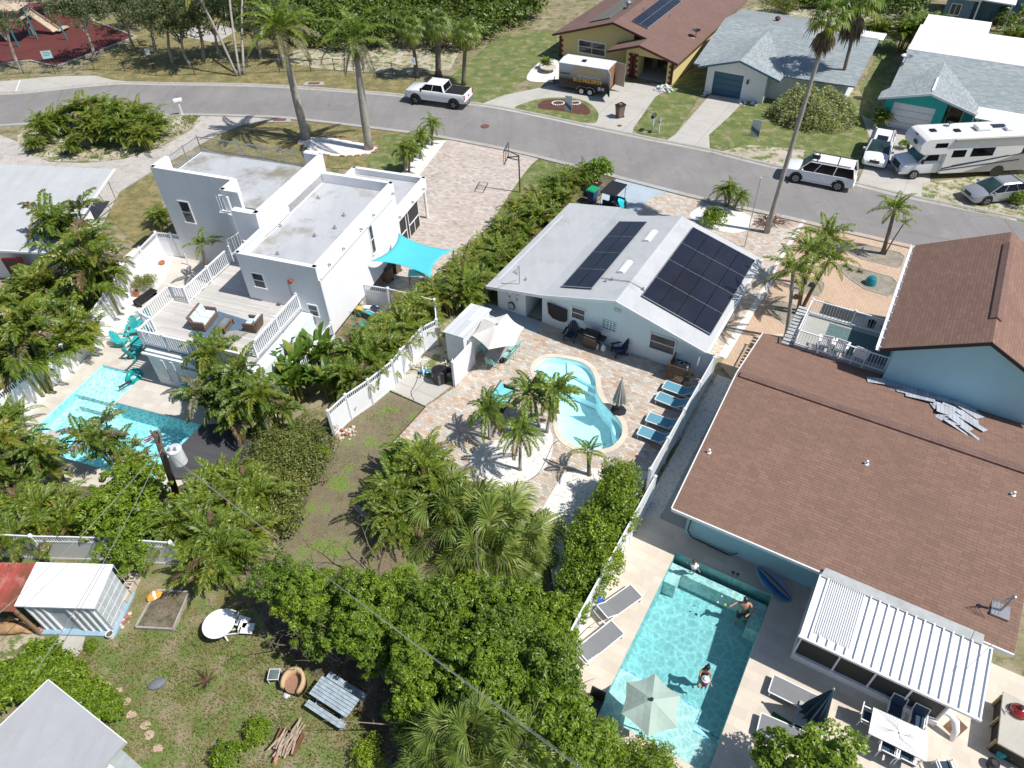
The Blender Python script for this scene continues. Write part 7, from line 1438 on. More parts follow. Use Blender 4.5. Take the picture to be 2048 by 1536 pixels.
for x,y,l in((1192,698,'white propane tank touching the grill cabinet'),(1206,702,'white propane tank standing free right of the grill')):g=G(x,y);t=thing('propane_tank',l,'gas tank',g);MB().lathe([(.1,0),(.15,.04),(.155,.3),(.1,.38),(.04,.4)],16).build('cylinder',WHITE,t,smooth=True);MB().lathe([(.08,.38),(.09,.48)],10,cap=False).build('collar',WHITE,t)
# pool step entry: AC unit with slat screen, gate trim
def acunit(px_,label,w_=.85,h_=.75,rz=0,s=1):
 t=thing('air_conditioner',label,'air conditioner',G(*px_),rz,s=s);MB().box(-w_/2,w_/2,-w_/2,w_/2,0,h_).build('casing',solid('ac_casing',(.22,.22,.21),.5)if 'ac_casing' not in bpy.data.materials else bpy.data.materials['ac_casing'],t,bevel=.03);q=MB().lathe([(w_*.46,h_),(w_*.46,h_+.04),(w_*.38,h_+.04),(w_*.38,h_-.05)],24,cap=False);q.build('fan_ring',STEEL,t);q=MB().lathe([(w_*.38,h_+.005),(.02,h_+.005)],24,cap=False);q.build('fan_well',DARK,t);m=MB()
 for i in range(5):a=i*2*pi/5;m.add([(0,0,h_+.02),(w_*.36*cos(a),w_*.36*sin(a),h_+.025),(w_*.36*cos(a+.7),w_*.36*sin(a+.7),h_+.015)],[(0,1,2)])
 m.build('fan',STEEL,t);return t
acunit((1362,742),'round fan air conditioner behind the wooden slat screen',rz=CB);acunit((692,712),'large grey air conditioner below the deck stairs of the modern house',1.0,.95,YAW['L']);acunit((1418,88),'black air conditioner beside the yellow house wall',1.0,1.0,CB)
g=G(1353,765);t=thing('slat_screen','brown horizontal slat screen around the bungalow air conditioner','screen',g,CB);WDB=solid('brown_slats',(.16,.10,.06),.8)
m=MB()
for i in range(10):m.box(-.6,.6,-.03,0,.05+i*.11,.12+i*.11);m.box(-.6,-.57,0,.9,.05+i*.11,.12+i*.11)
m.build('slats',WDB,t)
for x,y in((-.6,0),(.6,0),(-.6,.9)):MB().box(x-.03,x+.03,y,y+.05,0,1.2).build('post',WDB,t)
g=G(1383,772);t=thing('deck_box','stack of pavers and boards beside the slat screen','paver stack',g,CB);MB().box(-.35,.35,-.3,.3,0,.35).build('stack',M_PAVC,t);MB().box(-.35,.6,.35,.5,0,.12).build('board',WDB,t)
# pump equipment
g=G(884,754);t=thing('pool_filter','tall black pool heater drum in front of the white screen wall','pool equipment',G(881,762),0);MB().lathe([(.36,0),(.40,.1),(.40,.75),(.43,.78),(.43,.85),(.30,.9),(.1,.93)],14).build('drum',BLACK,t);q=MB().box(-.06,.06,-.44,-.39,.1,.8);q.build('strap',solid('grey_plastic',(.18,.17,.16),.6),t);q=MB().tube([(.1,.1,.9),(.1,.1,1.0),(.35,.35,1.0),(.35,.4,.2)],.035,8);q.build('hose',BLACK,t)
rr=random.Random(21)
for k,(x,y,l)in enumerate([(852,742,'white pvc pipes with blue fittings left of the black drum'),(902,738,'white pipes and black pump between drum and screen wall')]):
 g=G(x,y);t=thing('pool_pump',l,'pool pump',g);m=MB()
 for i in range(7):a=Vector((rr.uniform(-.3,.3),rr.uniform(-.4,.4),rr.uniform(.1,.5)));d=[Vector((rr.choice((-1,1))*.35,0,0)),Vector((0,rr.choice((-1,1))*.4,0)),Vector((0,0,.35))];rr.shuffle(d);m.tube([a,a+d[0],a+d[0]+d[1]],.03,8)
 m.build('pipes',WHITE,t);q=MB().tube([(-.3,-.2,.18),(.25,-.2,.18)],.12,12);q.box(-.3,.3,-.3,-.1,0,.08);q.build('motor',BLACK if k else solid('blue_fitting',(.03,.25,.45),.4),t)
g=G(817,735);t=thing('grey_bucket','grey bucket with tools next to the picket fence','bucket',g);MB().lathe([(.16,0),(.2,.38),(.18,.38),(.15,.05)],16).build('bucket',solid('grey_bucket_plastic',(.42,.45,.48),.6),t);MB().tube([(0,0,.05),(.1,.1,.9)],.015,6).build('tool',STEEL,t)
g=G(880,690);t=thing('timer_box','grey control box on a post behind the pool drum','control box',g);MB().box(-.15,.15,-.08,.08,.9,1.35).build('box',STEEL,t);MB().box(-.05,.05,-.04,.04,0,.9).build('post',solid('yellow_post',(.45,.33,.08),.8),t)
def hose(name,label,pts,r,m_,z=.03,k=6):
 P_=[G(x,y,z)for x,y in pts];Q=[]
 for i in range(len(P_)-1):
  p0=P_[max(0,i-1)];p1=P_[i];p2=P_[i+1];p3=P_[min(len(P_)-1,i+2)]
  for s in range(k):u=s/k;Q.append(.5*((2*p1)+(p2-p0)*u+(2*p0-5*p1+4*p2-p3)*u*u+(3*p1-p0-3*p2+p3)*u**3))
 Q.append(P_[-1]);g=Q[0];return tag(MB().tube([q-g for q in Q],r,6).build(name,m_,at=g),label,'hose')
HB=solid('dark_hose',(.03,.022,.03),.6)
hose('garden_hose','dark hose curving from the patio palms across the white gravel',[(970,1008),(1000,985),(1024,972),(1055,962),(1080,942),(1098,905),(1106,888),(1120,880)],.017,HB);hose('garden_hose','dark hose lying across the pump slab',[(828,800),(822,785),(832,765),(836,742),(815,738)],.02,HB)
g=hit('C','a',29.3,1024,611);p=fr('C',g[0],29.25,g[2]);q=MB()
for k in range(4):q.tube([(.24*cos(i*pi/8+k)*(1-.05*k),-.02*k,.30*sin(i*pi/8+k)*(1-.05*k))for i in range(17)],.017,5)
o=q.build('coiled_hose',HB,at=p,rz=CB);tag(o,'coiled dark hose hanging on the bungalow wall left of the passage','hose')
# ---------------- white modern house, deck furniture ----------------
LB=YAW['L']-pi/2;Z=2.65
def wick(name,label,cat,b,a,rz,L_,D_,back=.85,cushions=2):
 t=thing(name,label,cat,fr('L',b,a,Z),LB+rz);m=MB();m.box(-L_/2,L_/2,-D_/2,D_/2,.05,.34);m.build('base',M_WICK,t,bevel=.03);m=MB();m.add([(-L_/2,D_/2-.08,.34),(L_/2,D_/2-.08,.34),(L_/2-.05,D_/2+.14,back),(-L_/2+.05,D_/2+.14,back),(-L_/2,D_/2,.1),(L_/2,D_/2,.1),(L_/2-.05,D_/2+.2,back),(-L_/2+.05,D_/2+.2,back)],[(0,1,2,3),(5,4,7,6),(3,2,6,7),(1,5,6,2),(4,0,3,7)]);m.build('backrest',M_WICK,t)
 for s in(-1,1):q=MB();x0=min(s*(L_/2-.09),s*(L_/2+.02));q.box(x0,x0+.11,-D_/2,D_/2,.3,.62);q.build('armrest',M_WICK,t,bevel=.03)
 w_=(L_-.2)/cushions
 for i in range(cushions):x=-(L_-.2)/2+w_*(i+.5);MB().cbox(x,-.03,.40,w_-.02,D_-.12,.13).build('seat_cushion',M_PLAID,t,bevel=.04);MB().cbox(x,D_/2-.06,.66,w_-.04,.14,.42,rx=-.3).build('back_cushion',M_PLAID,t,bevel=.04)
 return t
# local -y is the front: turn so that the sofa faces +b
wick('wicker_sofa','brown wicker sofa with blue plaid cushions on the wooden deck','sofa',-26.35,23.45,pi/2+R(8),1.45,.75);wick('wicker_armchair','brown wicker armchair with plaid cushion facing the sofa','armchair',-23.55,23.85,-pi/2+R(5),.8,.75,cushions=1)
q=loc('L',450,643,Z+.4);t=thing('wicker_coffee_table','wicker coffee table with glass top between sofa and armchair','coffee table',fr('L',q[0],q[1]-.1,Z),LB+R(95));m=MB();m.box(-.5,.5,-.28,-.2,.36,.42);m.box(-.5,.5,.2,.28,.36,.42);m.box(-.5,-.42,-.2,.2,.36,.42);m.box(.42,.5,-.2,.2,.36,.42);m.box(-.45,.45,-.23,.23,.08,.12);m.build('frame',M_WICK,t);MB().box(-.42,.42,-.2,.2,.385,.40).build('glass_top',glass('table_glass',(.16,.2,.2),.05),t)
for x in(-.45,.45):
 for y in(-.23,.23):MB().box(x-.04,x+.04,y-.04,y+.04,0,.36).build('leg',M_WICK,t)
P_=[G(x,y,Z+.012)for x,y in[(437,622),(497,641),(489,668),(448,684),(376,668),(405,642)]];c=P_[0];m=MB().add([(p.x-c.x,p.y-c.y,0)for p in P_],[tuple(range(5,-1,-1))]);RUG=solid('slate_blue_rug',(.10,.16,.24),.95,var=.2,scale=8);o=m.build('outdoor_rug',RUG,at=c);tag(o,'slate blue outdoor rug with pale border under the wicker set','rug');q=MB()
for i in range(6):
 a=P_[i]-c;b=P_[(i+1)%6]-c;q.bar(a*.97+Vector((0,0,.008)),b*.97+Vector((0,0,.008)),.03,.004)
q.build('border',solid('pale_rug_line',(.42,.48,.52),.9),o)
P_=[G(x,y,Z+.04)for x,y in[(449,665),(462,662),(497,659),(500,663),(478,676),(448,687)]];c=P_[0];m=MB().add([(p.x-c.x,p.y-c.y,.02*(i%2))for i,p in enumerate(P_)],[(5,4,3,2,1,0)]);tag(m.build('folded_rug_corner',solid('grey_rug_back',(.30,.29,.27),.9),at=c),'grey underside of the rug corner folded over by the wind','rug')
# teal adirondack group on the pool terrace
for k,(x,y,r_,l)in enumerate([(248,690,R(-10),'turquoise slatted chair left of the wooden table, facing the deck'),(272,668,R(-80),'turquoise slatted chair behind the wooden table by the deck post'),(271,712,R(70),'turquoise slatted chair nearest the pool'),(291,650,R(-120),'turquoise slatted chair half hidden behind the deck corner')]):adirondack('turquoise_chair',M_TQ,l,G(x,y),r_,'turquoise chairs round the terrace table')
table('terrace_table','square turquoise topped wooden table under the deck corner',[(259,688),(283,694),(290,676),(268,671)],.62,M_TQ,solid('pale_legs',(.5,.42,.33),.7))
g=G(392,797);t=thing('turquoise_bench','double turquoise slatted seat with white towel by the pool room wall','bench',g,LB);m=MB()
for i in range(14):x=-.75+i*.115;h=.85-.05*abs((i%7)-3);m.bar((x,.25,.3),(x,.48,.3+h*.8),.1,.02,up=(0,1,0))
m.build('backrest',M_TQ,t);m=MB()
for i in range(5):m.cbox(0,-.3+.12*i,.36-.01*i,1.6,.1,.02)
m.build('seat',M_TQ,t)
for x in(-.82,0,.82):MB().cbox(x,-.05,.55,.12,.7,.03).build('armrest',M_TQ,t);MB().box(x-.03,x+.03,-.35,-.28,0,.54).build('leg',M_TQ,t)
q=MB().add([(-.6,-.32,.40),(.5,-.35,.41),(.6,-.05,.40),(-.4,.15,.42),(-.62,-.36,.25),(.45,-.39,.2)],[(0,1,2,3),(4,5,1,0)]);tq=q.build('towel',solid('white_towel',(.72,.73,.75),.95),at=g+Vector((0,0,.0)),rz=LB);tag(tq,'white towel spread over the turquoise bench','towel');tq.modifiers.new('s','SOLIDIFY').thickness=.015
g=G(269,753);m=MB()
for i in range(24):
 for j in range(10):
  pass
secs=[]
for i in range(25):a=2*pi*i/24;secs.append([((.38+.13*cos(2*pi*j/10))*cos(a),(.38+.13*cos(2*pi*j/10))*sin(a),.13*sin(2*pi*j/10))for j in range(10)])
loft(m,secs,False);o=m.build('swim_ring',solid('teal_vinyl',(.01,.36,.34),.25),at=(g.x,g.y,.05),smooth=True);o.rotation_euler=(R(18),R(-10),0);tag(o,'turquoise swim ring lying at the shallow ledge of the left pool','swim ring')
g=G(94,872,.6);t=thing('pool_table','round pale stone table rising out of the left pool','pool table',(g.x,g.y,-.6));MB().lathe([(.12,-.6),(.12,1.0)],12).build('column',M_LEDGE,t);MB().lathe([(.52,1.0),(.52,1.06)],28).build('table_top',solid('pale_terrazzo',(.50,.49,.47),.7),t)
g=G(252,772);t=thing('pool_cover_roller','small dark roller trolley at the corner of the shallow ledge','roller',g,R(50));MB().tube([(-.35,0,.15),(.35,0,.15)],.06,8).build('roller',BLACK,t);q=MB().bar((-.35,0,0),(-.35,0,.3),.04);q.bar((.35,0,0),(.35,0,.3),.04);q.build('frame',BLACK,t)
g=G(299,877,.03);q=MB();q.ell(0,0,.04,.35,.06,.03);q.ell(.25,.12,.06,.3,.06,.03);q.ell(-.1,-.15,.05,.25,.05,.03);tag(q.build('foam_noodles',solid('maroon_foam',(.22,.015,.04),.7),at=(g.x,g.y,0),rz=R(40)),'dark red foam toys floating in the left pool','pool toys')
g=G(292,600);t=thing('black_bench','black low garden bench in the white gravel by the yard fence','bench',G(295,602),ang((278,602),(312,578)));MB().box(-.75,.75,-.28,.28,.38,.44).build('seat',BLACK,t);MB().box(-.75,.75,.22,.28,.1,.38).build('apron',BLACK,t)
for x in(-.65,.65):MB().box(x-.03,x+.03,-.25,.25,0,.38).build('leg',BLACK,t)
def pot(px_,r,h,label,m_,name='plant_pot'):o=MB().lathe([(r*.7,0),(r,h),(r*.85,h),(r*.6,h*.3)],16).build(name,m_,at=G(*px_));return tag(o,label,'pot')
TERR=solid('terracotta',(.42,.17,.09),.85);pot((325,528),.22,.18,'terracotta bowl in the corner of the white gravel yard',TERR);pot((275,592),.2,.4,'terracotta pot beside the black bench',TERR);pot((272,634),.2,.3,'pale bucket near the terrace chairs',PALE)
pot((84,1265),.12,.2,'terracotta pot on the blue shed slab',TERR)
g=G(378,530);tag(MB().box(-.03,.03,-.03,.03,0,.9).build('garden_stake',WHITE,at=g),'short white stake in the gravel yard','stake')
# shade sail
S_=[G(797,466,3.1),G(907,500,2.5),G(862,556,2.4),G(742,522,3.0)];c=sum(S_,Vector())/4;vs=[];n_=12
for i in range(n_+1):
 for j in range(n_+1):
  u,v=i/n_,j/n_;iu=.5+(u-.5)*(1-.24*4*v*(1-v));iv=.5+(v-.5)*(1-.24*4*u*(1-u));p=S_[0].lerp(S_[1],iu).lerp(S_[3].lerp(S_[2],iu),iv);p.z-=.25*sin(pi*u)*sin(pi*v)*.6;vs.append(p-c)
m=MB().add(vs,[(i*(n_+1)+j,(i+1)*(n_+1)+j,(i+1)*(n_+1)+j+1,i*(n_+1)+j+1)for i in range(n_)for j in range(n_)]);t=thing('shade_sail','turquoise shade sail stretched from the white house wall','shade sail',(c.x,c.y,0));o=m.build('fabric',solid('turquoise_sail',(.07,.47,.54),.85,var=.03),t,at=(0,0,c.z),smooth=True);o.modifiers.new('s','SOLIDIFY').thickness=.008
for p in S_[1:3]:MB().tube([(p.x-c.x,p.y-c.y,0),(p.x-c.x,p.y-c.y,p.z)],.04,8).build('post',STEEL,t)
g=G(840,556);t=thing('turquoise_table','small turquoise table in the shade under the sail','table',G(835,563),0);MB().box(-.5,.5,-.35,.35,.68,.72).build('table_top',M_TQ,t)
for x in(-.45,.45):
 for y in(-.3,.3):MB().bar((x,y,0),(x,y,.68),.04).build('leg',BLACK,t)
# side yard clutter
CL=[solid('toy_blue',(.02,.10,.45),.5),solid('toy_teal',(.03,.35,.38),.5),solid('toy_yellow',(.6,.5,.08),.5),WHITE,M_NAVYP]
g=G(737,632);rr=random.Random(31);t=thing('beach_cart','folded beach cart with blue and white chairs and towels against the picket gate','beach cart',g,R(-25));m=MB()
for i in range(9):m.bar((rr.uniform(-.9,-.5),rr.uniform(-.2,.2),.2+.08*i*.5),(rr.uniform(.5,.95),rr.uniform(-.25,.25),.25+.07*i*.5),.04)
m.build('folded_frames',WHITE,t)
for i in range(5):MB().cbox(rr.uniform(-.5,.5),rr.uniform(-.25,.25),.35+.08*i,rr.uniform(.4,.9),.3,.05,rz=rr.uniform(-.3,.3)).build('fabric',CL[i%5],t)
for s in(-.5,.5):MB().ell(s,-.3,.18,.17,.04,.17,12,6).build('wheel',CL[1],t)
g=G(723,610);t=thing('blue_bag','bright blue bag hanging on the end of the picket gate','bag',g);MB().ell(0,0,.75,.16,.1,.25,8,5).build('bag',CL[0],t);MB().tube([(0,0,.9),(.05,.05,1.3)],.01,4).build('strap',CL[0],t)
for k,(a_,b_)in enumerate((((712,660),(700,622)),((716,656),(708,618)))):g=G(*a_);tp=G(b_[0],b_[1],1.3);t=thing('garden_paddle',['blue paddle leaning on the house wall','brown broom leaning beside the blue paddle'][k],'paddle',g);MB().tube([(0,0,.1),tp-g],.018,6).build('shaft',CL[1]if k==0 else BRK,t);MB().cbox(0,0,.22,.2,.04,.4).build('blade',CL[1]if k==0 else BRK,t)
tag(MB().lathe([(.18,0),(.2,.16),(.17,.16),(.15,.03)],14).build('teal_tub',CL[1],at=G(727,652)),'small teal tub on the side yard pavers','tub')
# balcony rocking chairs
Zb=2.92
for k,(x,y)in enumerate(((1650,688),(1681,697),(1720,713))):
 b,a=loc('C',x,y,Zb+.42);t=thing('rocking_chair',['left white rocking chair on the balcony','middle white rocking chair on the balcony','right white rocking chair on the balcony, in the house shadow'][k],'rocking chair',fr('C',b,a+.1,Zb),CB+[.15,-.05,-.1][k],'rocking chairs on the balcony')
 m=MB()
 for i in range(6):m.cbox(0,-.22+.09*i,.44,.5,.07,.02)
 m.build('seat',WHITE,t);m=MB()
 for i in range(6):m.bar((-.2+.08*i,-.22,.45),(-.2+.08*i,-.36,1.12),.05,.02,up=(0,1,0))
 m.bar((-.25,-.37,1.13),(.25,-.37,1.13),.08,.03,up=(0,1,0));m.build('backrest',WHITE,t)
 for s in(-1,1):
  MB().cbox(s*.3,.0,.66,.11,.6,.03).build('armrest',WHITE,t);MB().bar((s*.27,.22,.1),(s*.27,.24,.65),.04).build('leg',WHITE,t);MB().bar((s*.27,-.2,.1),(s*.27,-.24,.65),.04).build('leg',WHITE,t);MB().tube([(s*.27,-.5,.12),(s*.27,-.25,.05),(s*.27,0,.03),(s*.27,.25,.05),(s*.27,.42,.12)],.025,6).build('rocker',WHITE,t)
for k,(x,y,s_)in enumerate([(1768,667,.3),(1740,655,.22)]):pot((x,y),s_,.45,['large dark planter near the balcony','smaller dark planter near the balcony'][k],BLACK)
for k,(x,y)in enumerate([(1692,534),(1701,541),(1719,545)]):
 g=G(x,y);rr=random.Random(k+40);m=MB()
 for i in range(90):a=rr.uniform(0,6.28);e=rr.uniform(.2,1.4);d=Vector((cos(a)*cos(e),sin(a)*cos(e),sin(e)))*rr.uniform(.25,.42);w_=d.orthogonal().normalized()*.015;m.add([-w_,w_,d],[(0,1,2)])
 tag(m.build('grass_tuft',L_OLIV,at=g),['left brown grass tuft at the edge of the sandy bed','middle brown grass tuft at the edge of the sandy bed','right brown grass tuft at the edge of the sandy bed'][k],'grass tuft','grass tufts')
g=G(1740,568);t=thing('teal_stump','teal upturned tub in the sandy bed','tub',g);MB().lathe([(.36,0),(.33,.25),(.24,.5),(.22,.52)],18).build('tub',solid('teal_glaze',(.01,.20,.24),.4),t,smooth=False);MB().lathe([(.14,.52),(.13,.56)],14).build('knob',bpy.data.materials['teal_glaze'],t)
for k,(x,y)in enumerate(((1598,595),(1629,571))):
 g=G(x,y);m=MB().box(-.3,.3,-.12,.12,.3,.36);m.box(-.25,-.18,-.1,.1,0,.3);m.box(.18,.25,-.1,.1,0,.3);tag(m.build('log_seat',DRYP,at=g,rz=R(50)),['dark small log seat by the palms near the balcony','dark small log seat in the soil bed'][k],'seat')
# ---------------- right pool terrace ----------------
t,L_,c=table('white_dining_table','long white slatted dining table at the bottom right',[(1747,1414.5),(1856,1464.5),(1853.5,1523),(1737,1466)],.73,WHITE,WHITE)
m=MB();P_=[Vector((x,y,.737))for x,y in L_];ce=sum(P_,Vector())/4
for i in range(4):
 a=P_[i];b=P_[(i+1)%4]
 for k in range(1,7):f=k/7;p=a.lerp(b,.5).lerp(a,1-f);m.bar(p.lerp(ce,.04),ce.lerp(a.lerp(b,.5),.0)+(p-ce)*(1-f)*.5+(a.lerp(b,.5)-ce)*f*.0,.012,.003)
m.build('slat_gaps',STEEL,t);MB().cyl(ce.x,ce.y,.735,.745,.03).build('umbrella_hole',BLACK,t)
M_NSL=solid('navy_sling',(.02,.05,.09),.8)
for k,(x,y,r_,l)in enumerate([(1782,1430,-pi/2,'white chair with navy sling behind the table, left'),(1825,1450,-pi/2,'white chair with navy sling behind the table, right'),(1730,1446,0,'white chair with navy sling at the left head of the table'),(1766,1508,pi/2,'white chair with navy sling in front of the table, left'),(1803,1524,pi/2,'white chair with navy sling in front of the table, right'),(1882,1545,R(120),'white chair with navy sling cut by the bottom edge')]):chair('dining_chair',l,G(x,y),CB+r_,WHITE,M_NSL,group='navy sling dining chairs')
g=G(1605,1440);t=thing('side_table','low pale square table under the navy parasol','side table',g,CB);MB().cbox(0,0,.40,.6,.9,.04).build('table_top',solid('pale_grey_top',(.42,.43,.42),.6),t)
for x in(-.25,.25):
 for y in(-.4,.4):MB().box(x-.02,x+.02,y-.02,y+.02,0,.38).build('leg',WHITE,t)
g=G(1570,1452);tag(MB().box(-.55,.55,-.22,.22,.0,.02).build('turf_mat',solid('artificial_turf',(.03,.13,.02),.95,var=.2,scale=30),at=g+Vector((0,0,.042)),rz=CB-.1),'strip of green artificial turf between the grey loungers','mat')
# outdoor counter with red ceramic grill
zc=.92;b0,a0=loc('C',2007,1382,zc);b1,a1=loc('C',1996,1488,zc);b2,a2=loc('C',2048,1400,zc)
h=House('outdoor_counter','long concrete topped outdoor kitchen counter at the right edge','counter','C',b0+1,a0-.6)
q0=G(2007,1382,zc);q1=G(1996,1486,zc);q2=G(2090,1425,zc);q3=q1+(q2-q0);o_=fr('C',b0+1,a0-.6)
Mx=Matrix.Rotation(-(YAW['C']-pi/2),4,'Z');L_=[tuple((Mx@(p-o_))[:2])for p in(q0,q2,q3,q1)];MB().prism(L_,zc-.08,zc).build('counter_top',concrete('counter_concrete',(.50,.48,.42),.25),h.o);cxy=(sum(p[0]for p in L_)/4,sum(p[1]for p in L_)/4);MB().prism([(cxy[0]+(x-cxy[0])*.9,cxy[1]+(y-cxy[1])*.92)for x,y in L_],0,zc-.09).build('cabinet',solid('dark_cabinet',(.02,.018,.015),.8),h.o)
for f in(.08,.5,.92):a=Vector((*L_[0],0)).lerp(Vector((*L_[3],0)),f);MB().box(a.x-.04,a.x+.04,a.y-.04,a.y+.04,0,zc-.08).build('post',solid('tan_post',(.35,.27,.15),.8)if f<.1 else bpy.data.materials['tan_post'],h.o)
g=G(2035,1424,zc);t=thing('ceramic_grill','round red ceramic grill set into the outdoor counter','grill',(g.x,g.y,zc));MB().lathe([(.26,-.1),(.29,0),(.29,.05),(.25,.2),(.15,.3),(.09,.33)],22).build('lid',paint('glossy_red',(.30,.015,.012),.15),t,smooth=True);MB().lathe([(.09,.32),(.09,.4),(.05,.42)],14).build('vent_cap',BLACK,t);MB().lathe([(.305,.0),(.305,.06)],22,cap=False).build('band',STEEL,t);q=MB().bar((-.42,-.1,.1),(-.42,.12,.1),.03);q.bar((-.42,0,.1),(-.28,0,.08),.02);q.build('handle',STEEL,t)
for k,(x,y,s_,c_)in enumerate([(1997,1512,.16,CL[1]),(2018,1515,.2,PALE),(1980,1532,.2,BLACK)]):g=G(x,y);tag(MB().lathe([(s_*.7,0),(s_,.3),(s_*.5,.38)],14).build('pool_bucket',c_,at=g),['teal bucket below the outdoor counter','white bucket below the outdoor counter','black bin cut by the bottom edge below the counter'][k],'bucket')
g=G(1893,1460);m=MB().tube([(0,-.35,.02),(.05,-.2,.5),(0,0,.8),(-.1,.2,.85),(-.3,.35,.8)],[.08,.12,.13,.12,.07],10);tag(m.build('white_slide',WHITE,at=g,smooth=True),'curved white pool float leaning on the porch corner','pool float');tag(MB().box(-.35,.35,-.25,.25,.04,.055).build('door_mat',DRYP,at=G(1910,1455),rz=R(30)),'reddish brown mat beside the porch corner','mat')
# surfboard
def board(px0,px1,z0,z1,w_,label):
 a=G(px0[0],px0[1],z0);b=G(px1[0],px1[1],z1);d=b-a;L_=d.length;rz=atan2(d.y,d.x);t=thing('surfboard',label,'surfboard',a,rz);n=16;secs=[]
 P_=[(.5*w_*sin(pi*min(1,max(0,i/n)))**.55)for i in range(n+1)]
 def shell(y0,y1,dz):
  m=MB();vs=[]
  for i in range(n+1):x=L_*i/n*cos(math.asin(d.z/L_));zz=d.z*i/n;vs+=[(x,P_[i]*y0,zz+.04+dz),(x,P_[i]*y1,zz+.04+dz),(x,P_[i]*y1,zz-.03),(x,P_[i]*y0,zz-.03)]
  m.add(vs,[(4*i+j,4*i+4+j,4*i+4+(j+1)%4,4*i+(j+1)%4)for i in range(n)for j in range(4)]);return m
 cols=[((-1,-.62),(.10,.28,.45)),((-.62,-.2),(.02,.12,.38)),((-.2,.1),(.35,.42,.45)),((.1,.38),(.16,.15,.14)),((.38,1),(.36,.38,.60))]
 for k,((y0,y1),c_)in enumerate(cols):shell(y1,y0,0).build('stripe' if k else 'deck',solid('board_%d'%k,c_,.4),t)
 return t
board((1514,1133),(1583,1202),.75,.12,.85,'blue striped surfboard leaning on the light blue house wall')
q=MB();a=G(1322,1040,.1)
for k,(x,y,l,m_,s_)in enumerate([(1450,1209,'yellow green ball floating in front of the bather',solid('lime_ball',(.45,.60,.03),.5),.06),(1544,1194,'small yellow ball on the pool corner',CL[2],.06)]):g=G(x,y,0);tag(MB().ell(0,0,0,s_,s_,s_,14,8).build('small_ball',m_,at=(g.x,g.y,-.02 if k==0 else .12),smooth=True),l,'ball')
for k,(x,y)in enumerate([(1444,1191),(1436,1203),(1531,1217),(1493,1270)]):g=G(x,y,0);tag(MB().ell(0,0,0,.05,.035,.025,8,5).build('pool_toy',PALE,at=(g.x,g.y,-.05)),['white floating scrap behind the lime ball','white floating scrap left of the lime ball','white floating scrap near the right pool wall','white floating scrap in the deep shade'][k],'pool toy')
for k,(x,y)in enumerate([(1465,1149),(1474,1153)]):
 g=G(x,y);t=thing('toy_cup',['small red cup on the far pool edge','small teal cup on the far pool edge'][k],'cup',g+Vector((0,0,.04)));MB().lathe([(.05,0),(.06,.13)],12).build('cup',BRK if k==0 else CL[1],t);MB().lathe([(.062,.13),(.05,.17)],12).build('lid',BLACK,t)
g=G(1200,1205);t=thing('pool_net','blue pool net and pole leaning on the white fence','pool net',g);MB().bar((0,0,.15),(.55,.95,.25),.03).build('pole',bpy.data.materials['blue_white_tile'],t);MB().cbox(0,0,.15,.3,.35,.04,rz=.5).build('net',CL[0],t)
g=G(1186,1418);t=thing('dark_chair','dark lounge chair half hidden by the thicket at the pool corner','chair',g,R(60));MB().box(-.3,.3,-.28,.28,.25,.33).build('seat',BLACK,t);MB().cbox(.38,0,.5,.08,.56,.5,ry=.3).build('backrest',BLACK,t)
# ---------------- weedy yard ----------------
g=G(440,1260);t=thing('round_table','round white plastic table standing in the weedy yard','table',g);zz=.72;c=G(437,1247,zz);o=c-g;MB().lathe([(.62,zz-.05),(.64,zz-.02),(.64,zz),(.60,zz+.005)],30,o.x,o.y).build('table_top',WHITE,t)
for k in range(4):a=k*pi/2+.6;MB().bar((o.x+.5*cos(a),o.y+.5*sin(a),0),(o.x+.3*cos(a),o.y+.3*sin(a),zz-.05),.06).build('leg',WHITE,t)
for k,(x,y,r_)in enumerate([(476,1245,R(160)),(484,1262,R(175))]):
 t=thing('plastic_chair',['white plastic chair tipped against the round table, upper','white plastic chair lying on its back by the round table'][k],'chair',G(x,y)+Vector((0,0,.25)),r_);m=MB().cbox(0,0,.1,.45,.45,.04,ry=R(70));m.build('seat',WHITE,t);MB().cbox(-.3,0,.0,.5,.45,.04).build('backrest',WHITE,t)
 for s in(-.2,.2):MB().bar((.05,s,.28),(.6,s*1.2,.12),.045).build('leg',WHITE,t);MB().bar((.02,s,-.05),(.55,s*1.2,-.15),.045).build('leg',WHITE,t)
# picnic table
zz=.75;P_=[G(x,y,zz)for x,y in((644,1352),(720,1397),(692,1437),(618,1386))];c=sum(P_,Vector())/4;BLG=planks('blue_grey_paint',(.33,.42,.48),'C','b',.14)
dv=((P_[1]-P_[0])+(P_[2]-P_[3]))/2;rz=atan2(dv.y,dv.x);LT=dv.length;WT=((P_[3]-P_[0]).length+(P_[2]-P_[1]).length)/2;t=thing('picnic_table','weathered blue-grey picnic table with two benches in the weedy yard','picnic table',(c.x,c.y,0),rz)
BG=solid('blue_grey_boards',(.33,.41,.47),.8,var=.25,scale=5,dirt=((.30,.20,.14),.4),obj=True);m=MB();n_=6
for i in range(n_):y=-WT/2+WT*(i+.5)/n_;m.box(-LT/2,LT/2,y-WT/n_/2+.008,y+WT/n_/2-.008,zz-.035,zz)
m.build('table_top',BG,t)
for s in(-1,1):
 m=MB()
 for i in range(2):y=s*(WT/2+.22)+.13*(i-.5);m.box(-LT/2,LT/2,y-.06,y+.06,.40,.435)
 m.build('bench',BG,t)
for x in(-LT/2+.3,LT/2-.3):
 for s in(-1,1):MB().bar((x,s*(WT/2+.15),0),(x,s*.2,zz-.04),.04,.09).build('leg',BG,t)
 MB().box(x-.02,x+.02,-(WT/2+.3),WT/2+.3,.30,.39).build('crossbar',BG,t)
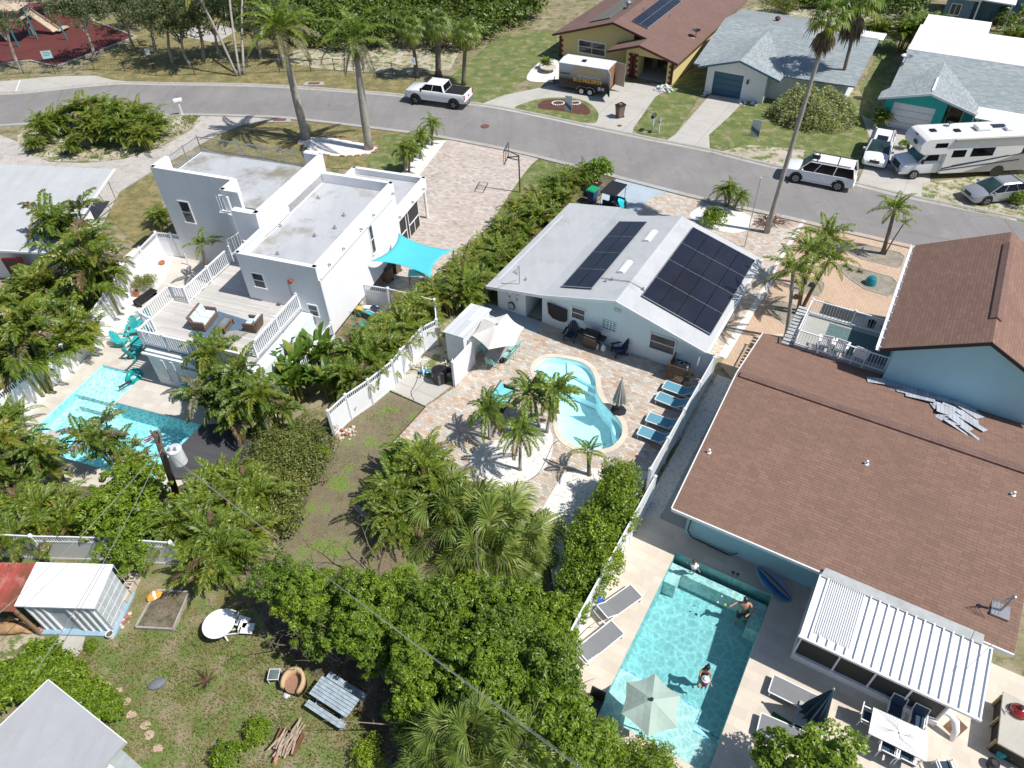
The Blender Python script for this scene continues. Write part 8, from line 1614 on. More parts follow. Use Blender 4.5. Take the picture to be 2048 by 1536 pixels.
# wicker tub chair, side table
g=G(592,1375);t=thing('tub_chair','tan wicker tub chair facing away from the thicket','chair',g,ang((600,1350),(580,1385))+0);m=MB();secs=[]
for i in range(15):a=R(-130+260*i/14)+pi;w_=1-.0*abs(i-7)/7;hh=.75-.28*(abs(i-7)/7)**2;r0,r1=.36,.46;secs.append([(r1*cos(a),r1*sin(a)*.95,.05),(r1*1.08*cos(a),r1*1.08*sin(a)*.95,hh),(r0*1.05*cos(a),r0*1.05*sin(a)*.95,hh+.02),(r0*cos(a),r0*sin(a)*.95,.3)])
loft(m,secs);m.build('shell',M_TANW,t,smooth=True);MB().lathe([(.36,.26),(.36,.34)],18).build('seat',solid('woven_seat',(.30,.17,.11),.9,var=.4,scale=30),t)
for a in(.6,-.6):MB().bar((.3*cos(a),.3*sin(a),0),(.3*cos(a),.3*sin(a),.3),.05).build('leg',M_TANW,t)
g=G(553,1358);t=thing('glass_side_table','small square glass table beside the wicker tub chair','side table',g);m=MB();m.box(-.22,.22,-.22,-.19,.4,.43);m.box(-.22,.22,.19,.22,.4,.43);m.box(-.22,-.19,-.19,.19,.4,.43);m.box(.19,.22,-.19,.19,.4,.43);m.build('frame',WHITE,t,bevel=.02);MB().box(-.19,.19,-.19,.19,.41,.42).build('glass_top',bpy.data.materials['table_glass'],t)
for x in(-.2,.2):
 for y in(-.2,.2):MB().bar((x,y,0),(x,y,.4),.025).build('leg',WHITE,t)
rocks('white_rock','white rock at the foot of the wicker tub chair','rock',(577,1391),5,.12,.14,[PALE],hgt=.05,seed=8)['kind']=''
# firewood crate
P_=[G(x,y,.3)for x,y in((563,1454),(605,1466),(583,1507),(546,1490))];c=sum(P_,Vector())/4;t=thing('firewood_crate','rusty crate filled with bleached driftwood sticks','crate',(c.x,c.y,0));m=MB();RW=solid('reddish_planks',(.20,.09,.05),.9,var=.3)
for i in range(4):a=P_[i]-c;b=P_[(i+1)%4]-c;m.bar((a.x,a.y,.15),(b.x,b.y,.15),.05,.3)
m.build('crate',RW,t);DW=solid('bleached_wood',(.42,.33,.25),.9,var=.3,scale=8);m=MB();rr=random.Random(17)
for i in range(26):a=rr.uniform(-.5,.5)+R(70);p=Vector((rr.uniform(-.35,.35),rr.uniform(-.3,.3),rr.uniform(.2,.42)));d=Vector((cos(a),sin(a),rr.uniform(-.1,.15)))*rr.uniform(.25,.55);m.tube([p-d,p+Vector((rr.uniform(-.05,.05),0,.04)),p+d],[.03,.045,.02],5)
m.build('sticks',DW,t);tag(MB().ell(0,0,.02,.12,.35,.03,12,5).build('rusty_plate',TERR,at=G(551,1512),rz=R(15)),'rust brown oval plate on the ground by the firewood crate','plate')
# raised bed, planters, blocks by the shed
P_=[G(x,y,.18)for x,y in((271,1254),(346,1258),(378,1184),(313,1180))];c=sum(P_,Vector())/4;t=thing('raised_bed','wooden framed raised garden bed with bare soil','raised bed',(c.x,c.y,0));m=MB();GW=solid('grey_timber',(.36,.33,.29),.9,var=.2)
for i in range(4):a=P_[i]-c;b=P_[(i+1)%4]-c;m.bar((a.x,a.y,.11),(b.x,b.y,.11),.07,.22)
m.build('frame',GW,t);MB().sheet([((p-c).x*.95,(p-c).y*.95)for p in P_],.14).build('soil',M_SOIL,t)
g=G(312,1196);t=thing('orange_sack','crumpled orange and white sack on the raised bed','sack',g+Vector((0,0,.1)),.5);MB().ell(0,0,.1,.34,.24,.12,7,4).build('sack',solid('orange_sack_plastic',(.75,.33,.05),.5,var=.1),t);MB().ell(.02,0,.13,.10,.25,.12,7,4).build('white_band',WHITE,t)
g=G(262,1182);t=thing('concrete_planters','row of old pale cinder blocks behind the shed','cinder blocks',g,ang((252,1200),(275,1150)));m=MB()
for i in range(3):x=-.45+i*.45;m.box(x-.2,x+.2,-.2,-.14,0,.4);m.box(x-.2,x+.2,.14,.2,0,.4);m.box(x-.2,x-.14,-.14,.14,0,.4);m.box(x+.14,x+.2,-.14,.14,0,.4);m.box(x-.03,x+.03,-.14,.14,0,.4)
m.build('blocks',SND,t)
rocks('brick_stack','loose red bricks and pots along the shed wall','bricks',(243,1238),26,.42,.11,[BRK,SND,BRK],hgt=.12,seed=14)
for k,(x,y,z,r_)in enumerate([(222,1252,.45,.2),(224,1274,0,.16)]):
 g=G(x,y);t=thing('white_pot',['large white pot on a block at the shed corner','small white pot on the ground at the shed corner'][k],'pot',g);MB().lathe([(r_*.7,z),(r_,z+.3),(r_*.88,z+.3),(r_*.8,z+.2)],18).build('pot',WHITE,t);MB().lathe([(r_*.84,z+.24),(.01,z+.24)],16,cap=False).build('soil',M_SOIL,t)
 if z:MB().box(-.2,.2,-.2,.2,0,.44).build('block',PALE,t)
g=G(36,1262);m=MB();m.tube([(-.85,.1,.15),(-.5,0,.22),(0,0,.25),(.5,.05,.2),(.75,.2,.12)],[.15,.24,.25,.18,.06],9);m.tube([(-.4,.15,.35),(-.25,.35,.45),(.05,.3,.35)],[.16,.13,.1],7);m.tube([(.3,-.05,.2),(.6,-.12,.12),(.75,-.1,.08)],[.12,.09,.04],7);tag(m.build('driftwood_log',solid('tan_driftwood',(.42,.26,.13),.9,var=.25,scale=4),at=g,smooth=True),'tan driftwood log with a forked end below the red lean-to','driftwood')
rr=random.Random(77)
for k,(x,y)in enumerate([(176,1357),(197,1359),(215,1371),(237,1382),(252,1405),(263,1430),(292,1450),(300,1470),(316,1498)]):
 m=MB();n=9;m.prism([(.2*rr.uniform(.7,1.2)*cos(i*2*pi/n),.16*rr.uniform(.7,1.2)*sin(i*2*pi/n))for i in range(n)],0,.04);tag(m.build('stepping_stone',solid('pinkish_stone',(.50,.36,.28),.9)if k==0 else bpy.data.materials['pinkish_stone'],at=G(x,y)+Vector((0,0,.01))),ORD[k]+' pinkish stepping stone from the shed end of the curved row','stepping stone','stepping stones in the weedy yard')
tag(MB().cbox(0,0,.06,1.6,.28,.06).build('grey_plank',GW,at=G(733,1035),rz=ang((716,1020),(748,1052))),'grey weathered plank lying at the edge of the patchy lawn','plank')
tag(MB().ell(0,0,.1,.35,.22,.12,9,5).build('grey_tarp',solid('grey_tarp_cloth',(.16,.17,.20),.8),at=G(316,1370),rz=.4),'crumpled grey tarp among weeds','tarp')
m=MB();rr=random.Random(6)
for i in range(50):a=rr.uniform(0,6.28);d=Vector((cos(a),sin(a),rr.uniform(.3,1.2)))*rr.uniform(.25,.6);m.tube([(0,0,0),d*.5,d],[.018,.012,.004],3,False)
tag(m.build('dead_bush',DRYP,at=G(415,1362)),'dead twiggy bush in the weedy yard','dead bush')
for k,(x,y)in enumerate([(228,150),(1140,1010)]):pass

# ---------------- people ----------------
import bmesh
SKIN=solid('sunlit_skin',(.50,.27,.18),.55,var=.06,scale=8);SKIN2=solid('tanned_skin',(.36,.18,.11),.55,var=.06);HAIR=solid('dark_hair',(.012,.009,.008),.6)
def body(name,verts,edges,parent,mat):
 """verts: name -> (pos, radius); one continuous skinned surface"""
 me=bpy.data.meshes.new(name);bm=bmesh.new();lay=bm.verts.layers.skin.verify();V={}
 for k,(p,r)in verts.items():v=bm.verts.new(p);rr_=r if isinstance(r,tuple)else(r,r);v[lay].radius=rr_;V[k]=v
 V['pelvis'][lay].use_root=True
 for a,b in edges:bm.edges.new((V[a],V[b]))
 bm.to_mesh(me);bm.free();me.materials.append(mat);o=bpy.data.objects.new(name,me);SC.collection.objects.link(o);o.parent=parent
 s=o.modifiers.new('skin','SKIN');s.use_smooth_shade=True;u=o.modifiers.new('sub','SUBSURF');u.levels=2;u.render_levels=2;return o
def hand(verts,edges,wrist,d,n,s=1,tag_=''):
 """palm, four unequal fingers and a thumb leaving the side of the palm"""
 d=Vector(d).normalized();n=Vector(n).normalized();sd_=d.cross(n).normalized();w_=Vector(verts[wrist][0]);pal=w_+d*.055*s;verts['palm'+tag_]=(pal,(.036*s,.022*s));edges.append((wrist,'palm'+tag_))
 for i,(off,L_)in enumerate(((-.030,.062),(-.010,.074),(.010,.070),(.028,.055))):
  k=pal+d*.035*s+sd_*off*s;t_=k+d*L_*.5*s+n*.01*s;e=k+d*L_*s+n*.03*s
  for j,p in enumerate((k,t_,e)):verts['f%d%d%s'%(i,j,tag_)]=(p,.0095*s if j<2 else .0075*s)
  edges+=[('palm'+tag_,'f%d0%s'%(i,tag_)),('f%d0%s'%(i,tag_),'f%d1%s'%(i,tag_)),('f%d1%s'%(i,tag_),'f%d2%s'%(i,tag_))]
 k=w_+d*.03*s-sd_*.035*s;e=k+(d*.6-sd_*.6+n*.3)*.05*s;verts['t0'+tag_]=(k,.012*s);verts['t1'+tag_]=(e,.0095*s);edges+=[('palm'+tag_,'t0'+tag_),('t0'+tag_,'t1'+tag_)]
def face(parent,c,fwd,s,skin,up=(0,0,1)):
 """nose, eyes, mouth and ears on a head of radius .1*s centred at c"""
 f=Vector(fwd).normalized();u=Vector(up);r_=f.cross(u).normalized();u=r_.cross(f).normalized();c=Vector(c)
 m=MB();n_=c+f*.098*s-u*.015*s;m.add([n_+u*.03*s,n_-u*.01*s-r_*.014*s,n_-u*.01*s+r_*.014*s,n_+f*.024*s-u*.008*s],[(0,1,3),(0,3,2),(1,2,3)])
 for q in(-1,1):e=c+r_*q*.082*s-u*.005*s;m.ell(e.x,e.y,e.z,.014*s,.018*s,.03*s,8,5)
 m.build('nose_and_ears',skin,parent)
 m=MB()
 for q in(-1,1):e=c+f*.088*s+r_*q*.032*s+u*.012*s;m.ell(e.x,e.y,e.z,.011*s,.011*s,.008*s,8,5)
 m.build('eyes',HAIR,parent);m=MB();e=c+f*.09*s-u*.048*s;m.ell(e.x,e.y,e.z,.025*s,.012*s,.006*s,8,5);m.build('mouth',solid('lips',(.32,.10,.08),.5)if 'lips' not in bpy.data.materials else bpy.data.materials['lips'],parent)
def V3(p,o,z):q=G(p[0],p[1],z)-o;return Vector((q.x,q.y,z-o.z))
# man with black cap reaching out with one arm
o=G(1491,1222,-1.38);t=thing('person','shirtless man in black cap standing in the right pool, one arm stretched to the left','person',o)
hd=V3((1492,1199),o,.36);nk=V3((1490,1206),o,.17);ch=V3((1489,1212),o,.0);s1=V3((1480,1204),o,.10);s2=V3((1500,1206),o,.10);pv=V3((1487,1222),o,-.5)
v={'pelvis':(pv,(.15,.12)),'belly':((pv+ch)/2,(.14,.10)),'chest':(ch,(.17,.12)),'neck':(nk,.06),'head':(hd-Vector((0,0,.03)),.09),'crownh':(hd+Vector((0,0,.06)),.085)}
e=[('pelvis','belly'),('belly','chest'),('chest','neck'),('neck','head'),('head','crownh')]
el=V3((1472,1206),o,.06);wr=V3((1465,1210),o,.03);v.update({'shL':(s1,.065),'elL':(el,.045),'wrL':(wr,.03)});e+=[('chest','shL'),('shL','elL'),('elL','wrL')];hand(v,e,'wrL',wr-el,(0,0,-1),1,'L')
el=V3((1507,1221),o,.03);wr=V3((1497,1229),o,.02);v.update({'shR':(s2,.065),'elR':(el,.045),'wrR':(wr,.03)});e+=[('chest','shR'),('shR','elR'),('elR','wrR')];hand(v,e,'wrR',wr-el,(0,0,-1),1,'R')
for k,x in(('A',-.14),('B',.12)):v.update({'hip'+k:(pv+Vector((x,-.02,-.05)),.10),'kn'+k:(Vector((pv.x+x*1.4,pv.y-.12,.48)),.065),'an'+k:(Vector((pv.x+x*1.5,pv.y+.02,.08)),.042),'to'+k:(Vector((pv.x+x*1.6,pv.y-.16,.04)),.035)});e+=[('pelvis','hip'+k),('hip'+k,'kn'+k),('kn'+k,'an'+k),('an'+k,'to'+k)]
body('body',v,e,t,SKIN);face(t,hd,(-.4,-.8,-.25),1.0,SKIN)
q=MB().ell(hd.x,hd.y,hd.z+.035,.108,.115,.085,14,8);q.cbox(hd.x-.06,hd.y-.13,hd.z+.02,.14,.11,.015,rz=-.4);q.build('cap',BLACK,t,smooth=False);MB().ell(hd.x+.0,hd.y+.0,hd.z+.12,.02,.02,.006,8,4).build('cap_button',PALE,t)
q=MB();q.tube([pv+Vector((0,0,.08)),pv-Vector((0,0,.10))],[.175,.19],14);
for x in(-.14,.12):q.tube([pv+Vector((x,-.02,-.05)),Vector((pv.x+x*1.3,pv.y-.09,.60))],[.125,.115],12)
q.build('swim_shorts',M_NAVYP,t,smooth=True)
# woman holding a toddler
o=G(1410,1352,-1.2);t=thing('person','dark haired woman in the right pool bending over a toddler in a sun hat','person',o)
hd=V3((1416,1336),o,.28);nk=V3((1413,1341),o,.14);ch=V3((1410,1344),o,.0);pv=V3((1407,1350),o,-.42)
v={'pelvis':(pv,(.15,.12)),'belly':((pv+ch)/2,(.12,.09)),'chest':(ch,(.14,.10)),'neck':(nk,.048),'head':(hd-Vector((0,0,.03)),.085),'crownh':(hd+Vector((0,0,.05)),.08)}
e=[('pelvis','belly'),('belly','chest'),('chest','neck'),('neck','head'),('head','crownh')]
for tg,s_,el,wr in(('L',(1403,1341),(1399,1351),(1404,1359)),('R',(1418,1344),(1423,1352),(1419,1360))):
 a=V3(s_,o,.07);b=V3(el,o,.02);c=V3(wr,o,.03);v.update({'sh'+tg:(a,.052),'el'+tg:(b,.036),'wr'+tg:(c,.026)});e+=[('chest','sh'+tg),('sh'+tg,'el'+tg),('el'+tg,'wr'+tg)];hand(v,e,'wr'+tg,c-b,(0.3 if tg=='L' else-.3,0,-.8),.9,tg)
for k,x in(('A',-.11),('B',.11)):v.update({'hip'+k:(pv+Vector((x,0,-.05)),.10),'kn'+k:(Vector((pv.x+x,pv.y-.1,.42)),.06),'an'+k:(Vector((pv.x+x,pv.y,.08)),.04),'to'+k:(Vector((pv.x+x,pv.y-.16,.04)),.032)});e+=[('pelvis','hip'+k),('hip'+k,'kn'+k),('kn'+k,'an'+k),('an'+k,'to'+k)]
body('body',v,e,t,SKIN2);face(t,hd,(0,-.85,-.5),.92,SKIN2);q=MB().ell(hd.x,hd.y+.02,hd.z+.03,.10,.105,.095,14,8);q.ell(hd.x+.03,hd.y+.09,hd.z+.1,.05,.05,.05,10,6);q.tube([hd+Vector((-.05,.07,0)),hd+Vector((-.09,.06,-.15)),hd+Vector((-.08,0,-.28))],[.05,.045,.02],8);q.build('hair',HAIR,t,smooth=True)
q=MB().tube([ch+Vector((0,0,.02)),(pv+ch)/2,pv-Vector((0,0,.1))],[.155,.13,.165],14);q.build('swimsuit',BLACK,t,smooth=True)
o=G(1411,1362,-.55);t=thing('person','toddler in magenta swim vest and white brimmed sun hat held by the woman','person',o)
hd=V3((1411,1359),o,.18);ch=V3((1410,1362),o,-.03);pv=ch-Vector((0,0,.2));v={'pelvis':(pv,(.085,.07)),'chest':(ch,(.09,.07)),'neck':(ch+Vector((0,0,.09)),.035),'head':(hd,.075),'crownh':(hd+Vector((0,0,.05)),.07)};e=[('pelvis','chest'),('chest','neck'),('neck','head'),('head','crownh')]
for s_ in(-1,1):
 k='L' if s_<0 else 'R';a=ch+Vector((s_*.11,0,.04));b=ch+Vector((s_*.19,-.06,.02));c=ch+Vector((s_*.2,-.15,.03));v.update({'sh'+k:(a,.035),'el'+k:(b,.026),'wr'+k:(c,.02)});e+=[('chest','sh'+k),('sh'+k,'el'+k),('el'+k,'wr'+k)];hand(v,e,'wr'+k,c-b,(0,0,-1),.55,k)
 v.update({'hip'+k:(pv+Vector((s_*.06,0,-.03)),.055),'kn'+k:(pv+Vector((s_*.08,-.1,-.16)),.038),'an'+k:(pv+Vector((s_*.08,-.05,-.3)),.026),'to'+k:(pv+Vector((s_*.08,-.13,-.32)),.022)});e+=[('pelvis','hip'+k),('hip'+k,'kn'+k),('kn'+k,'an'+k),('an'+k,'to'+k)]
body('body',v,e,t,SKIN);face(t,hd,(0,-1,-.1),.8,SKIN);q=MB().tube([ch+Vector((0,0,.06)),ch-Vector((0,0,.12)),pv-Vector((0,0,.05))],[.115,.135,.11],14);q.build('swim_vest',solid('magenta_vest',(.38,.01,.14),.6),t,smooth=True)
q=MB().lathe([(.15,.03),(.145,.035),(.095,.05),(.09,.10),(.05,.135),(.01,.14)],18,hd.x,hd.y,hd.z);q.build('sun_hat',WHITE,t,smooth=True);q=MB().lathe([(.10,.052),(.096,.075)],18,hd.x,hd.y,hd.z,False);q.build('hat_band',solid('sky_blue_cloth',(.12,.35,.60),.8),t)
# child jumping at the far edge
o=G(1388,1146,-.45);t=thing('person','child in white shirt and blue shorts mid-stride on the pool bench at the far corner','person',o)
hd=V3((1388,1124),o,.72);ch=V3((1389,1131),o,.42);pv=V3((1390,1135),o,.14);v={'pelvis':(pv,(.09,.07)),'chest':(ch,(.10,.07)),'neck':((ch+hd)/2+Vector((0,0,.0)),.036),'head':(hd,.078),'crownh':(hd+Vector((0,0,.05)),.07)};e=[('pelvis','chest'),('chest','neck'),('neck','head'),('head','crownh')]
for k,s_,ax,ay,az in(('L',-1,-.22,.04,.10),('R',1,.16,-.10,-.18)):
 a=ch+Vector((s_*.12,0,.04));b=ch+Vector((ax*.7,ay,az*.4));c=ch+Vector((ax*1.2,ay*1.5,az));v.update({'sh'+k:(a,.036),'el'+k:(b,.027),'wr'+k:(c,.02)});e+=[('chest','sh'+k),('sh'+k,'el'+k),('el'+k,'wr'+k)];hand(v,e,'wr'+k,c-b,(0,0,-1),.6,k)
for k,kn,an,to in(('A',V3((1385,1141),o,-.05),V3((1380,1143),o,-.25),V3((1377,1143),o,-.30)),('B',V3((1389,1142),o,-.12),V3((1386,1147),o,-.38),V3((1384,1149),o,-.43))):v.update({'hip'+k:(pv+Vector((-.06 if k=='A' else .06,0,-.03)),.06),'kn'+k:(kn,.04),'an'+k:(an,.027),'to'+k:(to,.024)});e+=[('pelvis','hip'+k),('hip'+k,'kn'+k),('kn'+k,'an'+k),('an'+k,'to'+k)]
body('body',v,e,t,SKIN);face(t,hd,(-.3,-.9,-.2),.8,SKIN);MB().ell(hd.x,hd.y+.015,hd.z+.04,.085,.09,.07,12,7).build('hair',solid('brown_hair',(.08,.04,.02),.7),t,smooth=True)
q=MB().tube([ch+Vector((0,0,.09)),ch-Vector((0,0,.1)),pv+Vector((0,0,.04))],[.11,.13,.12],14);q.tube([ch+Vector((-.1,0,.05)),ch+Vector((-.17,.02,.05))],.05,8);q.tube([ch+Vector((.1,0,.05)),ch+Vector((.15,-.05,-.02))],.05,8);q.build('shirt',WHITE,t,smooth=True);q=MB().tube([pv+Vector((0,0,.06)),pv-Vector((0,0,.05))],[.115,.12],12)
for kx in(v['knA'][0],v['knB'][0]):q.tube([pv-Vector((0,0,.03)),Vector(pv).lerp(kx,.8)],[.075,.062],10)
q.build('shorts',solid('royal_blue_cloth',(.01,.04,.22),.7),t,smooth=True)
# ---------------- vegetation ----------------
def place_palm(key,top,z,label,s=1,**k):
 return clump(key,(G(top[0],top[1],z).x,G(top[0],top[1],z).y,0),label,s,0,**k)
rv0=random.Random(91)
# royal palms
palm('royal:1',(612,278),(561,66),'tall royal palm with swollen grey trunk, left of the pair on the white gravel bed',.30,.2,bulge=.25,shaft=1.1,s=1.4,rz=.3,group='royal palms on the gravel bed')
palm('royal:2',(738,298),(710,86),'tall royal palm with swollen grey trunk, right of the pair, its lower fronds grey',.30,.2,bulge=.25,shaft=1.1,s=1.35,rz=2.2,group='royal palms on the gravel bed')
for k,(b,t,w)in enumerate([((835,155),(822,58),'beside the white notice post'),((877,152),(876,48),'with the thick patterned trunk, middle of the three'),((927,170),(933,66),'directly behind the tailgate of the white pickup')]):
 palm('sabal:%d'%(k%2),b,t,'cabbage palm with round fan crown '+w,.2 if k!=1 else .3,tm=M_TRB,s=1.12,group='cabbage palms by the pickup')
palm('queen:1',(622,122),(588,48),'feathery palm half hidden behind the left royal palm',.13,s=1.3)
for k,(b,t)in enumerate([((474,152),(392,-18)),((480,151),(455,-40)),((488,149),(486,-50))]):palm('queen:%d'%(k%2),b,t,['leaning slender palm, most tilted of the three rising from one foot','slender palm in the middle of the three rising from one foot','slender upright palm, right of the three rising from one foot'][k],.13,.1,tm=M_TRG,s=1.3,h=7.5,group='three palms from one foot')
palm('wash:1',(1533,465),(1662,34),'very tall thin fan palm leaning over the street with brown skirt of dead leaves',.17,.11,tm=M_TRG,s=.92,cat='palm tree')
palm('wash:2',(1672,205),(1722,2),'second tall fan palm with ragged dead skirt behind the grey shingle roof',.17,.12,tm=M_TRB,s=1.5)
palm('queen:1',(1765,508),(1789,420),'curving palm standing in the sandy bed of the herringbone drive',.14,.1,s=.8)
palm('sparse:1',(1769,510),(1808,447),'thin young palm leaning right from the foot of the curving palm',.05,.035,s=.45)
for k,(b,t,l)in enumerate([((1608,568),(1652,478),'yellow-green palm nearest the street in the clump by the balcony'),((1595,628),(1614,505),'palm with dark trunk in the middle of the clump by the balcony'),((1602,622),(1658,522),'palm leaning right in the clump by the balcony'),((1571,678),(1586,545),'palm with grey-green trunk closest to the balcony rail')]):
 palm('queen:%d'%(k%3),b,t,l,.12,.09,s=[.95,.9,.85,.9][k],tilt=(rv0.uniform(-.15,.15),rv0.uniform(-.15,.15)),tm=M_TRG if k==3 else M_TRB,group='palms by the balcony')
for k,(b,t)in enumerate([((1452,413),(1447,382)),((1467,420),(1480,395)),((1456,412),(1462,378))]):palm('small:%d'%(k%2),b,t,['left','right','rear'][k]+' one of three small palms above the round bush at the street corner',.09,s=.8,group='small palms at the street corner')
for k,(b,t)in enumerate([((864,291),(866,250)),((841,318),(840,272)),((811,345),(806,300)),((818,344),(822,300))]):palm('small:%d'%(k%2),b,t,['small palm nearest the street on the white gravel strip','small palm second from the street on the white gravel strip','left small palm of the twin nearest the white house','right small palm of the twin nearest the white house'][k],.09,s=.95,group='small palms along the gravel strip')
for k,(b,t,l)in enumerate([((979,878),(977,822),'leftmost small palm by the kidney pool'),((1078,853),(1066,790),'small palm rearmost in the group by the kidney pool'),((1093,865),(1112,786),'small palm overhanging the edge of the kidney pool'),((1040,940),(1041,865),'small palm standing alone on the white gravel with a star shadow')]):
 palm('small:%d'%k,b,t,l,.085,.06,tm=M_TRG,s=[1.15,1.25,1.2,1.1][k],tilt=(rv0.uniform(-.15,.15),rv0.uniform(-.15,.15)),group='small palms by the kidney pool')
palm('sparse:2',(1178,950),(1176,905),'young palm with feathery light green leaves at the foot of the kidney pool',.11,.07,tm=M_TRB,s=.75)
palm('sparse:3',(421,566),(404,492),'yellowish palm in the white gravel beside the wooden deck',.13,.09,s=.95)
palm('sparse:0',(436,530),(437,480),'small dark palm between the yellowish palm and the spiral stair',.08,.06,s=.6)
# hedge of areca palms between the driveways
HP=[(1168,338),(1140,352),(1112,366),(1090,383),(1122,392),(1070,398),(1098,412),(1045,418),(1075,432),(1022,440),(1048,455),(1000,462),(1026,478),(975,486),(1004,500),(955,508),(982,524),(935,530),(962,548),(915,556),(940,568)]
for k,p in enumerate(HP):place_palm('areca:%d'%(k%4),p,1.5,ORD[k]+' areca palm from the street end of the hedge beside the solar bungalow',.95+.1*(k%3),group='areca hedge',cat='palm')
for k,(p,s_)in enumerate([((70,228),1.2),((108,215),1.3),((150,205),1.5),((188,200),1.5),((225,212),1.5),((262,208),1.5),((292,222),1.3),((172,232),1.4),((232,238),1.3),((275,245),1.2)]):place_palm('areca:%d'%(k%4),(p[0],p[1]-4),2.6,ORD[k]+' tall areca palm of the dense roadside island group, counted from the left' if k<7 else['left','middle','right'][k-7]+' tall areca palm in the front row of the dense roadside island group',s_,group='areca palms on the roadside island')
place_palm('areca:1',(66,284),.9,'yellow-green low areca at the left end of the roadside island',.75,cat='palm');place_palm('areca:3',(141,282),1.2,'yellow-green low areca in front of the dense island group',.85,cat='palm');place_palm('areca:3',(302,252),.9,'single small areca on the sandy right end of the island',.6,cat='palm')
B_=dict(rx=1.0,ry=1.0,rz_=.8,clumps=90,per=26,cr=.24,size=.13,mat=L_TREE,low=-.2)
tree('bush',(1426,437),.55,'dense round green bush on white gravel at the street corner',.95,cat='bush',name='round_bush',trunk=False,**B_)
tree('bush',(1198,338),1.3,'leafy broadleaf bush at the street end of the areca hedge',1.25,cat='bush',name='leafy_bush',**B_)
# clipped hedge by the right pool
HK=dict(rx=1.15,ry=1.3,rz_=1.25,clumps=230,per=26,cr=.22,size=.10,mat=leafmat('hedge_leaf',[(.08,.15,.008),(.13,.21,.012),(.20,.29,.02),(.36,.42,.04)]),low=-.5,asp=.6)
for k,(p,z,s_)in enumerate([((1240,950),1.6,.75),((1238,995),1.4,1.0),((1215,1040),1.3,1.08),((1196,1088),1.2,1.1),((1180,1132),1.1,1.05),((1168,1172),1.0,.9)]):
 tree('hedge%d'%(k%2),p,z,['narrow','second','third','fourth','fifth','last'][k]+' glossy yellow-green hedge tree from the kidney pool end of the fence row',s_,group='hedge trees along the fence',cat='hedge tree',name='hedge_tree',tr=.06,**HK)
# broadleaf trees filling the lower middle
TK=dict(rx=1.3,ry=1.3,rz_=1.25,clumps=100,per=66,cr=.235,size=.125,mat=L_TREE,low=-.45,asp=.55,upb=.7,flat=.65,inner=.05)
TK2=dict(TK,mat=leafmat('deep_green_leaf',[(.05,.10,.008),(.09,.16,.012),(.14,.22,.016),(.22,.31,.028)]))
ML=[(548,1150),(602,1168),(655,1178),(712,1188),(768,1190),(822,1192),(878,1205),(935,1212),(992,1210),(1048,1212),(1095,1225),(590,1212),(640,1240),(700,1252),(758,1255),(818,1258),(880,1268),(938,1275),(1000,1272),(1060,1275),(1115,1280),(748,1308),(808,1318),(868,1325),(930,1330),(990,1332),(1050,1335),(1105,1335),(838,1372),(895,1385),(955,1380),(1025,1378),(1128,1392),(850,1430),(1140,1448),(1180,1495),(1125,1500)]
rows=[(1206,'in the row along the patchy lawn'),(1238,'in the second row'),(1290,'in the row above the wicker tub chair'),(1345,'in the row behind the picnic table'),(1410,'in the row beside the picnic table'),(1600,'in the lowest row')]
cnt={};rv=random.Random(44)
for k,p in enumerate(ML):
 r_=[x for x in rows if p[1]<x[0]][0][1];cnt[r_]=cnt.get(r_,0)+1;z_=rv.choice((1.2,1.9,2.6,3.4));q=(p[0]+rv.uniform(-10,10),p[1]+rv.uniform(-8,8))
 tree('canopy%d'%(k%4+(4 if k%3==0 else 0)),q,z_,ORD[cnt[r_]-1]+' thicket tree from the left '+r_,rv.uniform(.62,1.0),group='broadleaf thicket trees',tr=.06,**(TK if k%3 else TK2))
# bare limbs showing through the thicket
for k,(x,y)in enumerate([(590,1290),(690,1330),(790,1395),(850,1460),(760,1170),(960,1240),(1110,1350)]):
 m=MB();rb=random.Random(k)
 for i in range(5):
  a=rb.uniform(0,6.28);p=Vector((0,0,.1));pts=[p];d=Vector((cos(a),sin(a),1.6))
  for j in range(5):p=p+d*.36;d=d+Vector((rb.uniform(-.5,.5),rb.uniform(-.5,.5),rb.uniform(-.5,.1)));pts.append(p)
  m.tube(pts,[.05,.04,.03,.022,.014,.006],4,False)
  for q in pts[2:]:e=q+Vector((rb.uniform(-.6,.6),rb.uniform(-.6,.6),rb.uniform(-.1,.4)));m.tube([q,q.lerp(e,.5)+Vector((0,0,.05)),e],[.015,.01,.004],3,False)
 tag(m.build('bare_shrub',M_BARK if k%2 else L_TWIG,at=G(x,y)),['bare grey shrub at the thicket edge by the plastic chairs','bare grey shrub above the picnic table','bare shrub at the right end of the picnic table','bare shrub near the lime bush','bare shrub at the foot of the fan palms','dead limbs in the middle of the thicket','dead limbs near the grey loungers'][k],'shrub')
# fan palms in the middle lawn
for k,(p,z,s_,l)in enumerate([((925,1020),1.2,1.5,'large fan palm left of the pair at the tip of the patchy lawn'),((1000,1060),1.1,1.45,'large fan palm right of the pair at the tip of the patchy lawn'),((975,1110),.8,1.2,'smaller yellowing fan palm below the large pair'),((1035,1120),.4,.9,'low fan palm with gold leaves near the side gravel strip')]):place_palm('palmetto:%d'%k,p,z,l,s_,name='fan_palm',cat='fan palm')
for k,(p,z,s_,l)in enumerate([((955,1490),2.7,1.05,'grey-green fan palm at the bottom edge, left'),((1045,1515),2.5,1.0,'grey-green fan palm at the bottom edge, right'),((890,1535),1.8,.9,'fan palm with yellow tips at the bottom edge')]):
 c=G(p[0],p[1],z);th=thing('fan_palm',l,'fan palm',(c.x,c.y,0));MB().tube([(0,0,0),(.05,0,z*.5),(0,0,z)],[.2,.17,.15],8).build('trunk',M_TRB,th);leafobj('crown',palm_crown('palmetto:%d'%(k+1)),th,(0,0,z),k*2.0,s_)
